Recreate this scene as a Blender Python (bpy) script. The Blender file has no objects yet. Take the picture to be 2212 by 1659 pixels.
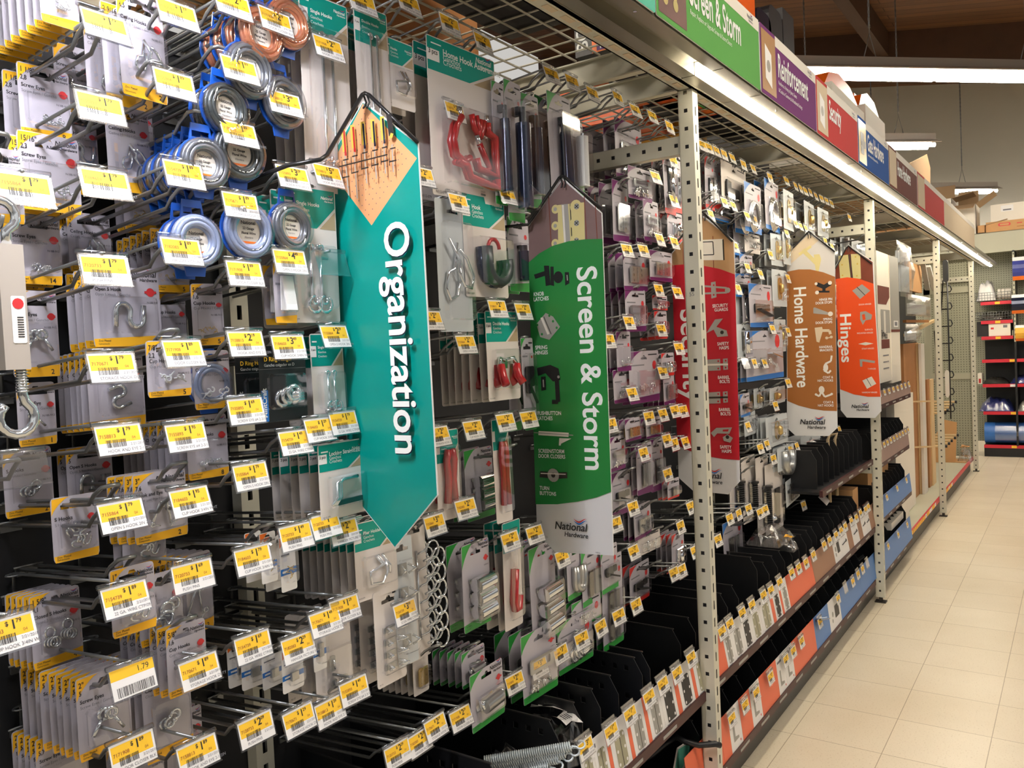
import bpy, math, random, re
from mathutils import Vector, Matrix
from mathutils.geometry import tessellate_polygon
rnd = random.Random(7)
SC = bpy.context.scene
COL = SC.collection
# ------------------------------------------------------------------ camera
# world: X runs along the aisle, Y runs into the shelves, Z is up; metres
FPX, YAW, PITCH, ROLL, CAMZ = 1780.632, 0.605889, -0.0368245, -0.0467841, 1.43052
_F = Vector((math.cos(YAW)*math.cos(PITCH), math.sin(YAW)*math.cos(PITCH), math.sin(PITCH)))
_r = _F.cross(Vector((0, 0, 1))).normalized()
_u = _r.cross(_F)
_R = _r*math.cos(ROLL)+_u*math.sin(ROLL)
_U = -_r*math.sin(ROLL)+_u*math.cos(ROLL)
cam = bpy.data.cameras.new('camera'); cam.sensor_width = 36.0; cam.lens = FPX/2212*36.0
cam.clip_start = 0.02; cam.clip_end = 100
co = bpy.data.objects.new('camera', cam); COL.objects.link(co)
m = Matrix((_R, _U, -_F)).transposed().to_4x4(); m.translation = (0, 0, CAMZ)
co.matrix_world = m
SC.camera = co
# ------------------------------------------------------------------ world, exposure
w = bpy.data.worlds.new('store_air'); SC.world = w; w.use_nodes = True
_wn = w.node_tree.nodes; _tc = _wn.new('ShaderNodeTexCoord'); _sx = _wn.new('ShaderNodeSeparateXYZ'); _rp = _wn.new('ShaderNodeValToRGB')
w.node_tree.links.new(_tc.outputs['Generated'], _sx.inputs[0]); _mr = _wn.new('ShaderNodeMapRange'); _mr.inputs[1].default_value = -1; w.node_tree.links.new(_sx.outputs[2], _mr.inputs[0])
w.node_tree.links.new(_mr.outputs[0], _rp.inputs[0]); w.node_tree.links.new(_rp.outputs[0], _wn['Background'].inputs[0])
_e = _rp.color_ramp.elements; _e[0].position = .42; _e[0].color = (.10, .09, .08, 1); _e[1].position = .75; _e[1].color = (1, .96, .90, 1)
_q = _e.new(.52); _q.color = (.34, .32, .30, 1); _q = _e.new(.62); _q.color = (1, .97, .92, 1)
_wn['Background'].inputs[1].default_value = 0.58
SC.view_settings.view_transform = 'Standard'; SC.view_settings.look = 'None'
SC.view_settings.exposure = 0.0; SC.view_settings.gamma = 1.0; SC.view_settings.use_curve_mapping = False
SC.cycles.max_bounces = 7; SC.cycles.transparent_max_bounces = 24
SC.cycles.diffuse_bounces = 3; SC.cycles.glossy_bounces = 3
TUBE_WARM, TUBE_COOL, TUBE_HANG = 36.0, 300.0, 85.0


def at(px, py, X=None, Y=None, Z=None):
    """the point of the plane X=, Y= or Z= that the photograph shows at pixel (px, py)"""
    d = _F+_R*((px-1106)/FPX)-_U*((py-829.5)/FPX)
    if X is not None: t = X/d.x
    elif Y is not None: t = Y/d.y
    else: t = (Z-CAMZ)/d.z
    return Vector((0, 0, CAMZ))+d*t


def S(r, g, b):
    f = lambda c: (c/255/12.92) if c <= 10 else ((c/255+0.055)/1.055)**2.4
    return (f(r), f(g), f(b), 1)


# ------------------------------------------------------------------ materials
M = {}


def mat(name, col, rough=0.5, metal=0.0, var=0.0, scale=40.0, spec=0.5, emit=0.0, coat=0.0):
    m = bpy.data.materials.new(name); m.use_nodes = True
    nt = m.node_tree; b = nt.nodes['Principled BSDF']
    b.inputs['Base Color'].default_value = col; b.inputs['Roughness'].default_value = rough
    b.inputs['Metallic'].default_value = metal; b.inputs['Specular IOR Level'].default_value = spec
    if coat: b.inputs['Coat Weight'].default_value = coat; b.inputs['Coat Roughness'].default_value = .12
    if emit:
        b.inputs['Emission Color'].default_value = col; b.inputs['Emission Strength'].default_value = emit
    if var:
        tc = nt.nodes.new('ShaderNodeTexCoord'); n = nt.nodes.new('ShaderNodeTexNoise'); n.inputs['Scale'].default_value = scale
        n.inputs['Detail'].default_value = 4
        r = nt.nodes.new('ShaderNodeMix'); r.data_type = 'RGBA'
        r.inputs[6].default_value = tuple(c*(1-var) for c in col[:3])+(1,); r.inputs[7].default_value = tuple(min(1, c*(1+var)) for c in col[:3])+(1,)
        nt.links.new(tc.outputs['Object'], n.inputs['Vector']); nt.links.new(n.outputs['Fac'], r.inputs[0]); nt.links.new(r.outputs[2], b.inputs['Base Color'])
    M[name] = m
    return m


def clear_mat(name, tint=(0.97, 0.97, 0.98, 1), rough=0.12, k=0.5, base=0.05):
    m = bpy.data.materials.new(name); m.use_nodes = True; nt = m.node_tree; nt.nodes.clear()
    o = nt.nodes.new('ShaderNodeOutputMaterial'); mx = nt.nodes.new('ShaderNodeMixShader')
    t = nt.nodes.new('ShaderNodeBsdfTransparent'); g = nt.nodes.new('ShaderNodeBsdfGlossy'); lw = nt.nodes.new('ShaderNodeLayerWeight')
    ma = nt.nodes.new('ShaderNodeMath'); ma.operation = 'MULTIPLY_ADD'; ma.inputs[1].default_value = k; ma.inputs[2].default_value = base
    t.inputs[0].default_value = tint; g.inputs[0].default_value = (1, 1, 1, 1); g.inputs['Roughness'].default_value = rough
    lw.inputs[0].default_value = 0.35
    nt.links.new(lw.outputs['Facing'], ma.inputs[0]); nt.links.new(ma.outputs[0], mx.inputs[0])
    nt.links.new(t.outputs[0], mx.inputs[1]); nt.links.new(g.outputs[0], mx.inputs[2]); nt.links.new(mx.outputs[0], o.inputs[0])
    M[name] = m
    return m


mat('post', S(208, 205, 188), .42, 0, .04, 30)
mat('deck_wire', S(196, 192, 178), .45)
mat('steel', S(176, 178, 178), .30, .85)
mat('wire', S(150, 152, 152), .36, .8, .1, 200)
mat('chrome', S(236, 240, 244), .08, 1.0)
mat('zinc', S(236, 241, 245), .12, .9)
mat('gold', S(206, 178, 116), .28, .8)
mat('darkmetal', S(70, 66, 62), .35, .6)
mat('white_plastic', S(226, 228, 228), .4)
mat('black', S(22, 23, 26), .42, 0, .2, 60)
mat('black_wire', S(24, 24, 26), .3)
mat('bin', S(30, 31, 34), .38, 0, .15, 30)
mat('back', S(26, 27, 30), .6)
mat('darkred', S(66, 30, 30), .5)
mat('galv', S(150, 146, 132), .33, .7)
mat('paper', S(240, 238, 236), .55)
mat('label_yellow', S(250, 200, 52), .5)
mat('ink', S(40, 40, 44), .6)
mat('ink_grey', S(120, 120, 126), .6)
mat('ink_rust', S(170, 105, 50), .6)
mat('ink_white', S(240, 242, 240), .5)
mat('card_grey', S(184, 179, 188), .45, 0, .02, 20)
mat('card_white', S(224, 216, 210), .5)
mat('card_back', S(176, 172, 172), .6)
mat('yellow', S(250, 186, 34), .42)
mat('teal', S(0, 150, 136), .42)
mat('green', S(44, 150, 60), .42)
mat('purple', S(106, 32, 98), .42)
mat('red', S(216, 46, 40), .42)
mat('blue', S(24, 112, 196), .42)
mat('rollblue', S(22, 82, 178), .35, 0, 0, 1, .5, 0, .4)
mat('emblem', S(206, 52, 56), .45)
mat('orange', S(240, 118, 34), .45)
mat('rubber_red', S(176, 26, 34), .3, 0, 0, 1, .5, 0, .5)
mat('navy', S(30, 38, 60), .2, .35)
mat('copper', S(226, 150, 116), .3, .7, .15, 90)
mat('coilgrey', S(112, 116, 124), .35, .5, .2, 120)
mat('coilblue', S(150, 164, 196), .35, .2, .1, 90)
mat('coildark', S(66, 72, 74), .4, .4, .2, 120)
mat('tan', S(176, 156, 124), .6)
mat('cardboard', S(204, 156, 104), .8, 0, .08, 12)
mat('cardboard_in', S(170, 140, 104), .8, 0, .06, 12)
mat('whitebox', S(236, 228, 214), .7)
mat('orange_case', S(232, 96, 18), .4)
mat('boxblack', S(38, 36, 38), .45)
mat('boxyellow', S(240, 180, 60), .5)
mat('boxpurple', S(88, 30, 110), .5)
mat('sign_teal', S(0, 142, 132), .3, 0, 0, 1, .5)
mat('sign_green', S(38, 130, 62), .3)
mat('sign_red', S(186, 32, 46), .3)
mat('sign_brown', S(164, 104, 52), .35)
mat('sign_orange', S(236, 84, 32), .35)
mat('sign_white', S(222, 222, 224), .35)
mat('sign_edge', S(235, 236, 236), .5)
mat('pegphoto', S(222, 160, 112), .4, 0, .08, 9)
mat('woodphoto', S(124, 100, 98), .4, 0, .25, 14)
mat('woodlight', S(178, 140, 100), .4, 0, .2, 10)
mat('doorphoto', S(206, 202, 198), .4)
mat('brass', S(226, 212, 150), .35, .3)
mat('mahogany', S(120, 56, 36), .35, 0, .3, 14)
mat('amber', S(214, 182, 74), .3)
mat('hd_teal', S(96, 182, 160), .75, 0, 0, 1, .12)
mat('hd_green', S(94, 156, 84), .75, 0, 0, 1, .12)
mat('hd_purple', S(112, 60, 112), .75, 0, 0, 1, .12)
mat('hd_red', S(196, 66, 66), .75, 0, 0, 1, .12)
mat('hd_blue', S(18, 80, 160), .75, 0, 0, 1, .12)
mat('hd_brown', S(112, 62, 54), .75, 0, 0, 1, .12)
mat('hd_beige', S(216, 198, 170), .7, 0, 0, 1, .15)
mat('hd_white', S(226, 220, 210), .6, 0, 0, 1, .2)
mat('strip_orange', S(236, 112, 78), .45)
mat('strip_brown', S(160, 118, 94), .45)
mat('strip_mauve', S(168, 142, 132), .45, 0, .1, 18)
mat('strip_blue', S(86, 132, 196), .45)
mat('hinge_grey', S(160, 158, 152), .5)
mat('hinge_tan', S(168, 164, 138), .5)
mat('hinge_black', S(52, 50, 50), .5)
mat('spring_zinc', S(214, 222, 226), .3, .5)
mat('gondola_beige', S(188, 186, 164), .55)
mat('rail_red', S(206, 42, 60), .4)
mat('tarp', S(52, 62, 140), .35, 0, .25, 18)
mat('tarp_blue', S(54, 112, 190), .35, 0, .15, 18)
mat('moulding', S(176, 122, 74), .5, 0, .18, 9)
mat('pine', S(218, 188, 140), .55, 0, .08, 9)
mat('fixture', S(178, 170, 160), .45)
mat('scale_clear', S(200, 206, 210), .4)
mat('tube_warm', (1.0, 0.89, 0.70, 1), .5, emit=TUBE_WARM)
mat('tube_cool', (0.93, 0.93, 1.0, 1), .5, emit=TUBE_COOL)
mat('tube_hang', (1.0, 0.92, 0.79, 1), .5, emit=TUBE_HANG)
clear_mat('clear', (0.97, 0.97, 0.98, 1), .06, .5, .03)
clear_mat('clear_holder', (0.93, 0.94, 0.96, 1), .15, .5, .10)
clear_mat('bag', (0.9, 0.9, 0.9, 1), .25, .5, .12)
clear_mat('teal_clear', (0.55, 0.85, 0.82, 1), .15, .4, .1)


def plank_mat(name, c1, c2, pitch, axis=1):
    m = mat(name, c1, .6); nt = m.node_tree; b = nt.nodes['Principled BSDF']
    tc = nt.nodes.new('ShaderNodeTexCoord'); mp = nt.nodes.new('ShaderNodeMapping')
    n = nt.nodes.new('ShaderNodeTexNoise'); n.inputs['Scale'].default_value = 3.0; n.inputs['Detail'].default_value = 5
    mp.inputs['Scale'].default_value = (9, .8, 1) if axis == 1 else (.8, 9, 1)
    br = nt.nodes.new('ShaderNodeTexBrick'); br.inputs['Scale'].default_value = 1.0
    br.inputs['Brick Width'].default_value = 3.6; br.inputs['Row Height'].default_value = pitch; br.inputs['Mortar Size'].default_value = .006
    br.inputs['Color1'].default_value = c1; br.inputs['Color2'].default_value = c2; br.inputs['Mortar'].default_value = tuple(x*.3 for x in c1[:3])+(1,)
    mp2 = nt.nodes.new('ShaderNodeMapping'); mp2.inputs['Rotation'].default_value = (0, 0, math.pi/2 if axis == 1 else 0)
    mix = nt.nodes.new('ShaderNodeMix'); mix.data_type = 'RGBA'; mix.blend_type = 'MULTIPLY'; mix.inputs[0].default_value = .75
    nt.links.new(tc.outputs['Object'], mp.inputs[0]); nt.links.new(mp.outputs[0], n.inputs['Vector'])
    nt.links.new(tc.outputs['Object'], mp2.inputs[0]); nt.links.new(mp2.outputs[0], br.inputs['Vector'])
    rp = nt.nodes.new('ShaderNodeValToRGB'); rp.color_ramp.elements[0].color = (.35, .35, .35, 1); rp.color_ramp.elements[1].color = (1, 1, 1, 1)
    nt.links.new(n.outputs['Fac'], rp.inputs[0]); nt.links.new(br.outputs[0], mix.inputs[6]); nt.links.new(rp.outputs[0], mix.inputs[7])
    nt.links.new(mix.outputs[2], b.inputs['Base Color'])


plank_mat('ceiling_wood', S(146, 102, 68), S(124, 86, 58), .14, 1)
mat('beam_wood', S(84, 60, 44), .7, 0, .2, 6)


def floor_mat():
    m = mat('floor_tile', S(220, 206, 178), .32); nt = m.node_tree; b = nt.nodes['Principled BSDF']
    tc = nt.nodes.new('ShaderNodeTexCoord'); mp = nt.nodes.new('ShaderNodeMapping'); mp.inputs['Location'].default_value = (-1.449, -.285, 0)
    br = nt.nodes.new('ShaderNodeTexBrick'); br.offset = 0; br.inputs['Scale'].default_value = 1.0
    br.inputs['Brick Width'].default_value = .3048; br.inputs['Row Height'].default_value = .3048; br.inputs['Mortar Size'].default_value = .0016
    br.inputs['Mortar Smooth'].default_value = .3
    br.inputs['Color1'].default_value = S(238, 226, 202); br.inputs['Color2'].default_value = S(233, 220, 195); br.inputs['Mortar'].default_value = S(178, 160, 132)
    n = nt.nodes.new('ShaderNodeTexNoise'); n.inputs['Scale'].default_value = 150; n.inputs['Detail'].default_value = 3
    rp = nt.nodes.new('ShaderNodeValToRGB'); rp.color_ramp.elements[0].position = .32; rp.color_ramp.elements[0].color = (.86, .83, .78, 1)
    rp.color_ramp.elements[1].position = .42; rp.color_ramp.elements[1].color = (1, 1, 1, 1)
    n2 = nt.nodes.new('ShaderNodeTexNoise'); n2.inputs['Scale'].default_value = 2.2; n2.inputs['Detail'].default_value = 4
    rp2 = nt.nodes.new('ShaderNodeValToRGB'); rp2.color_ramp.elements[0].position = .3; rp2.color_ramp.elements[0].color = (.90, .88, .84, 1)
    rp2.color_ramp.elements[1].position = .65; rp2.color_ramp.elements[1].color = (1, 1, 1, 1)
    m1 = nt.nodes.new('ShaderNodeMix'); m1.data_type = 'RGBA'; m1.blend_type = 'MULTIPLY'; m1.inputs[0].default_value = 1
    m2 = nt.nodes.new('ShaderNodeMix'); m2.data_type = 'RGBA'; m2.blend_type = 'MULTIPLY'; m2.inputs[0].default_value = 1
    L = nt.links.new
    L(tc.outputs['Object'], mp.inputs[0]); L(mp.outputs[0], br.inputs['Vector']); L(tc.outputs['Object'], n.inputs['Vector']); L(tc.outputs['Object'], n2.inputs['Vector'])
    L(n.outputs['Fac'], rp.inputs[0]); L(n2.outputs['Fac'], rp2.inputs[0])
    L(br.outputs[0], m1.inputs[6]); L(rp.outputs[0], m1.inputs[7]); L(m1.outputs[2], m2.inputs[6]); L(rp2.outputs[0], m2.inputs[7]); L(m2.outputs[2], b.inputs['Base Color'])
    rr = nt.nodes.new('ShaderNodeMapRange'); rr.inputs[3].default_value = .28; rr.inputs[4].default_value = .36
    L(n2.outputs['Fac'], rr.inputs[0]); L(rr.outputs[0], b.inputs['Roughness'])


floor_mat()


def dotted_mat(name, col, pitch, rad, axes):
    """perforated board: a square grid of dark holes"""
    m = mat(name, col, .55); nt = m.node_tree; b = nt.nodes['Principled BSDF']; L = nt.links.new
    tc = nt.nodes.new('ShaderNodeTexCoord'); sp = nt.nodes.new('ShaderNodeSeparateXYZ'); L(tc.outputs['Object'], sp.inputs[0])
    parts = []
    for a in axes:
        d = nt.nodes.new('ShaderNodeMath'); d.operation = 'DIVIDE'; d.inputs[1].default_value = pitch; L(sp.outputs[a], d.inputs[0])
        f = nt.nodes.new('ShaderNodeMath'); f.operation = 'FRACT'; L(d.outputs[0], f.inputs[0])
        s = nt.nodes.new('ShaderNodeMath'); s.operation = 'SUBTRACT'; s.inputs[1].default_value = .5; L(f.outputs[0], s.inputs[0])
        p = nt.nodes.new('ShaderNodeMath'); p.operation = 'MULTIPLY'; L(s.outputs[0], p.inputs[0]); L(s.outputs[0], p.inputs[1]); parts.append(p)
    ad = nt.nodes.new('ShaderNodeMath'); ad.operation = 'ADD'; L(parts[0].outputs[0], ad.inputs[0]); L(parts[1].outputs[0], ad.inputs[1])
    lt = nt.nodes.new('ShaderNodeMath'); lt.operation = 'LESS_THAN'; lt.inputs[1].default_value = (rad/pitch)**2; L(ad.outputs[0], lt.inputs[0])
    mx = nt.nodes.new('ShaderNodeMix'); mx.data_type = 'RGBA'; mx.inputs[6].default_value = col; mx.inputs[7].default_value = S(70, 66, 54)
    L(lt.outputs[0], mx.inputs[0]); L(mx.outputs[2], b.inputs['Base Color'])


dotted_mat('peg_end', S(172, 172, 150), .0254, .0042, (1, 2))


# ------------------------------------------------------------------ mesh collecting
_TXT = {}


def text_geo(s, bold):
    k = (s, bold)
    if k not in _TXT:
        cu = bpy.data.curves.new('t', 'FONT'); cu.body = s; cu.size = 1; cu.resolution_u = 3 if len(s) > 14 else 4
        if bold: cu.offset = .018
        ob = bpy.data.objects.new('t', cu); COL.objects.link(ob)
        me = bpy.data.meshes.new_from_object(ob.evaluated_get(bpy.context.evaluated_depsgraph_get()))
        vs = [(v.co.x, v.co.y) for v in me.vertices]; fs = [tuple(p.vertices) for p in me.polygons]
        x1 = max([v[0] for v in vs] or [0.1]); _TXT[k] = (vs, fs, x1)
        bpy.data.objects.remove(ob); bpy.data.curves.remove(cu); bpy.data.meshes.remove(me)
    return _TXT[k]


THICK = 1.0


class MB:
    def __init__(s):
        s.v = []; s.f = []; s.mi = []; s.mats = []; s.sm = []

    def m(s, name):
        if name not in s.mats: s.mats.append(name)
        return s.mats.index(name)

    def add(s, vs, fs, mt, smooth=False):
        o = len(s.v); i = s.m(mt)
        s.v += [tuple(v) for v in vs]
        for f in fs: s.f.append([o+k for k in f]); s.mi.append(i); s.sm.append(smooth)

    def box(s, x0, x1, y0, y1, z0, z1, mt):
        v = [(x, y, z) for z in (z0, z1) for y in (y0, y1) for x in (x0, x1)]
        s.add(v, [(0, 2, 3, 1), (4, 5, 7, 6), (0, 1, 5, 4), (2, 6, 7, 3), (0, 4, 6, 2), (1, 3, 7, 5)], mt)
        return s

    def obox(s, c, ax, ay, az, mt):
        c = Vector(c); ax, ay, az = Vector(ax), Vector(ay), Vector(az)
        v = [c+ax*i+ay*j+az*k for k in (-1, 1) for j in (-1, 1) for i in (-1, 1)]
        s.add(v, [(0, 2, 3, 1), (4, 5, 7, 6), (0, 1, 5, 4), (2, 6, 7, 3), (0, 4, 6, 2), (1, 3, 7, 5)], mt)
        return s

    def bar(s, a, b, w, h, mt):
        """a bar of section w x h from a to b"""
        a, b = Vector(a), Vector(b); d = (b-a); n = d.normalized()
        up = Vector((0, 0, 1)) if abs(n.z) < .95 else Vector((0, 1, 0))
        sd = n.cross(up).normalized(); u2 = sd.cross(n)
        return s.obox((a+b)/2, d/2, sd*w/2, u2*h/2, mt)

    def tube(s, pts, r, mt, n=6, closed=False):
        P = [Vector(p) for p in pts]; N = len(P); r *= THICK
        if N < 2: return s
        vs = []; fs = []; prev = None
        for i in range(N):
            a = P[i-1] if (i > 0 or closed) else P[i]; b = P[(i+1) % N] if (i < N-1 or closed) else P[i]
            t = (b-a)
            t = t.normalized() if t.length > 1e-9 else Vector((0, 0, 1))
            if prev is None:
                up = Vector((0, 0, 1)) if abs(t.z) < .9 else Vector((1, 0, 0)); x = t.cross(up).normalized()
            else:
                x = prev-t*prev.dot(t); x = x.normalized() if x.length > 1e-6 else t.orthogonal().normalized()
            prev = x; y = t.cross(x)
            for k in range(n):
                an = 2*math.pi*k/n; vs.append(P[i]+x*(r*math.cos(an))+y*(r*math.sin(an)))
        for i in range(N if closed else N-1):
            j = (i+1) % N
            for k in range(n): fs.append((i*n+k, i*n+(k+1) % n, j*n+(k+1) % n, j*n+k))
        if not closed: fs += [tuple(range(n-1, -1, -1)), tuple((N-1)*n+k for k in range(n))]
        s.add(vs, fs, mt, True)
        return s

    def cyl(s, a, b, r, mt, n=16, r2=None):
        a, b = Vector(a), Vector(b); t = (b-a).normalized(); x = t.orthogonal().normalized(); y = t.cross(x); r2 = r if r2 is None else r2
        vs = [c+x*(q*math.cos(2*math.pi*k/n))+y*(q*math.sin(2*math.pi*k/n)) for c, q in ((a, r), (b, r2)) for k in range(n)]
        s.add(vs, [(k, (k+1) % n, n+(k+1) % n, n+k) for k in range(n)], mt, True)
        s.add(vs, [tuple(range(n-1, -1, -1)), tuple(range(n, 2*n))], mt)
        return s

    def poly(s, pts, y, mt, holes=(), sx=1.0):
        """flat polygon in local XZ facing -Y"""
        loops = [[Vector((p[0], p[1], 0)) for p in pts]]+[[Vector((p[0], p[1], 0)) for p in h] for h in holes]
        flat = [v for l in loops for v in l]
        fs = []
        for t in tessellate_polygon(loops):
            a, b, c = (flat[i] for i in t)
            if (b-a).cross(c-a).z < 0: t = (t[0], t[2], t[1])
            fs.append(t)
        s.add([(v.x*sx, y, v.y) for v in flat], fs, mt)
        return s

    def slab(s, pts, y0, y1, mt, edge=None, backm=None, holes=()):
        """plate with outline pts in XZ between y0 (front) and y1 (back)"""
        s.poly(pts, y0, mt, holes)
        o = len(s.v); s.poly(pts, y1, backm or mt, holes)
        for f in range(len(s.f)-1, -1, -1):
            if min(s.f[f]) < o: break
            s.f[f].reverse()
        for lp in [pts]+list(holes):
            n = len(lp); a = sum(lp[i][0]*lp[(i+1) % n][1]-lp[(i+1) % n][0]*lp[i][1] for i in range(n))
            vs = [(p[0], y0, p[1]) for p in lp]+[(p[0], y1, p[1]) for p in lp]
            fs = [(i, n+i, n+(i+1) % n, (i+1) % n) for i in range(n)]
            if (a < 0) != (lp is not pts): fs = [tuple(reversed(f)) for f in fs]
            s.add(vs, fs, edge or mt)
        return s

    def text(s, t, x, z, size, mt, y=0, align='L', bold=False, sx=1.0, rot=0.0, slant=0.0):
        vs, fs, x1 = text_geo(t, bold)
        dx = {'L': 0, 'C': -x1/2, 'R': -x1}[align]; c, sn = math.cos(rot), math.sin(rot)
        out = []
        for a, b in vs:
            a2 = (a+dx+slant*b)*size*sx; b2 = b*size
            out.append((x+a2*c-b2*sn, y, z+a2*sn+b2*c))
        s.add(out, fs, mt)
        return s

    def mesh(s, name):
        me = bpy.data.meshes.new(name); me.from_pydata(s.v, [], s.f)
        for n in s.mats: me.materials.append(M[n])
        me.polygons.foreach_set('material_index', s.mi); me.polygons.foreach_set('use_smooth', s.sm)
        me.update()
        return me


def rrect(x0, x1, z0, z1, r, n=3):
    out = []
    for cx, cz, a0 in ((x1-r, z1-r, 0), (x0+r, z1-r, 90), (x0+r, z0+r, 180), (x1-r, z0+r, 270)):
        for k in range(n+1):
            a = math.radians(a0+90*k/n); out.append((cx+r*math.cos(a), cz+r*math.sin(a)))
    return out


def circ(cx, cz, r, n=14, rz=None):
    rz = rz or r
    return [(cx+r*math.cos(2*math.pi*k/n), cz+rz*math.sin(2*math.pi*k/n)) for k in range(n)]


# ------------------------------------------------------------------ objects
LABELS = {}
WORDRE = re.compile(r"[A-Za-z0-9][A-Za-z0-9'\u2019-]*")
HALF = math.pi/2


def tag(o, label, cat, group=None, kind=None):
    if label:
        n = len(WORDRE.findall(label))
        if not 4 <= n <= 16: print('LABEL LENGTH', n, label)
        if label in LABELS and not (group and LABELS[label] == group): print('LABEL TWICE', label)
        LABELS[label] = group; o['label'] = label
    if cat: o['category'] = cat
    if group: o['group'] = group
    if kind: o['kind'] = kind
    return o


def ob(name, data, parent=None, loc=(0, 0, 0), rot=(0, 0, 0)):
    if isinstance(data, MB): data = data.mesh(name)
    o = bpy.data.objects.new(name, data); COL.objects.link(o)
    if parent: o.parent = parent
    o.location = loc; o.rotation_euler = rot
    return o


def thing(name, label, cat, loc=(0, 0, 0), rot=(0, 0, 0), group=None):
    return tag(ob(name, None, None, loc, rot), label, cat, group)


def struct(name, mb):
    o = ob(name, mb); o['kind'] = 'structure'
    return o


def dup(o, loc, rot=None, parent=None):
    c = o.copy(); COL.objects.link(c); c.location = loc
    if parent: c.parent = parent
    if rot is not None: c.rotation_euler = rot
    for ch in o.children:
        d = ch.copy(); COL.objects.link(d); d.parent = c
        for g in ch.children:
            e = g.copy(); COL.objects.link(e); e.parent = d
    return c


ORD = ['first', 'second', 'third', 'fourth', 'fifth', 'sixth', 'seventh', 'eighth', 'ninth', 'tenth', 'eleventh', 'twelfth', 'thirteenth', 'fourteenth', 'fifteenth', 'sixteenth',
       'seventeenth', 'eighteenth', 'nineteenth', 'twentieth', 'twenty-first', 'twenty-second', 'twenty-third', 'twenty-fourth', 'twenty-fifth', 'twenty-sixth', 'twenty-seventh', 'twenty-eighth',
       'twenty-ninth', 'thirtieth', 'thirty-first', 'thirty-second', 'thirty-third', 'thirty-fourth', 'thirty-fifth', 'thirty-sixth', 'thirty-seventh', 'thirty-eighth', 'thirty-ninth', 'fortieth']


def logo(mb, x, z, sz, y, ink='ink'):
    """the two-line maker's wordmark with its red and blue ribbon; x, z is its left end on the first baseline"""
    mb.text('National', x, z, sz, ink, y, bold=True, slant=.18)
    x1 = text_geo('National', True)[2]*sz
    mb.text('Hardware', x+x1*.30, z-sz*.62, sz*.62, ink, y, bold=True, slant=.12)
    for c, dz in (('emblem', .30), ('blue', .12)):
        a = [(x+x1*(.62+.42*t), z+sz*(.72+dz+.14*math.sin(t*6.0+2.6))) for t in [k/8 for k in range(9)]]
        b = [(p[0], p[1]-sz*.15*math.sin(math.pi*min(1, k/8+.06))) for k, p in enumerate(a)]
        mb.poly(a+b[::-1], y, c)
# ================================================================== the room
YB = 1.385           # face of the back panel
PX = [-.195, 2.25, 4.70, 7.15, 9.60]   # posts
struct('floor', MB().box(-4, 14.2, -5, 4.5, -.06, 0, 'floor_tile'))
CZ = lambda y: 4.85+.177*y


def slope_box(x0, x1, y0, y1, dz0, dz1, mt):
    b = MB(); v = [(x, y, CZ(y)+d) for d in (dz0, dz1) for y in (y0, y1) for x in (x0, x1)]
    b.add(v, [(0, 2, 3, 1), (4, 5, 7, 6), (0, 1, 5, 4), (2, 6, 7, 3), (0, 4, 6, 2), (1, 3, 7, 5)], mt)
    return b


struct('ceiling', slope_box(-4, 14.2, -5, 7, 0, .1, 'ceiling_wood'))
mat('wall_paint', S(214, 210, 198), .8, 0, .05, 1.5)
struct('wall_far', MB().box(14, 14.2, -5, 7, -.05, 6.2, 'wall_paint'))
struct('ceiling_beam', slope_box(11.25, 11.5, -5, 7, -.47, 0, 'beam_wood'))
struct('ceiling_beam', slope_box(4.2, 4.5, -5, 7, -.52, 0, 'beam_wood'))
for yy in (1.9, -1.6, 5.4):
    struct('ceiling_beam', slope_box(4.5, 11.25, yy, yy+.15, -.3, 0, 'beam_wood'))


def hang_light(a, b, label, tubes):
    a, b = Vector(a), Vector(b); d = (b-a); L = d.length; ang = math.atan2(d.y, d.x)
    t = thing('hanging_light', label, 'light', a, (0, 0, ang), 'fluorescent lights hung from the ceiling')
    h = MB(); h.box(0, L, -.05, .05, 0, .07, 'fixture')
    h.add([(0, -.05, 0), (L, -.05, 0), (L, -.13, -.035), (0, -.13, -.035), (0, -.05, .012), (L, -.05, .012), (L, -.134, -.028), (0, -.134, -.028)], [(0, 1, 2, 3), (7, 6, 5, 4), (3, 2, 6, 7)], 'fixture')
    h.add([(0, .05, 0), (L, .05, 0), (L, .13, -.035), (0, .13, -.035), (0, .05, .012), (L, .05, .012), (L, .134, -.028), (0, .134, -.028)], [(3, 2, 1, 0), (4, 5, 6, 7), (7, 6, 2, 3)], 'fixture')
    ob('housing', h, t)
    for k in range(tubes):
        for sy in (-.055, .055):
            x0 = L*k/tubes+.02; x1 = L*(k+1)/tubes-.02
            ob('tube', MB().cyl((x0, sy, -.045), (x1, sy, -.045), .019, 'tube_hang', 10), t)
    for x in (L*.27, L*.8):
        c = MB(); zt = CZ((a+d*(x/L)).y)-a.z
        c.tube([(x-.05, 0, .07), (x, 0, .25), (x+.05, 0, .07)], .004, 'wire', 5); c.tube([(x, 0, .25), (x, 0, zt)], .004, 'wire', 5)
        z = .3
        while z < zt: c.obox((x, 0, z), (.008, 0, 0), (0, .002, 0), (0, 0, .012), 'wire'); c.obox((x, 0, z+.025), (.002, 0, 0), (0, .008, 0), (0, 0, .012), 'wire'); z += .05
        ob('chain', c, t)
    return t


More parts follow.
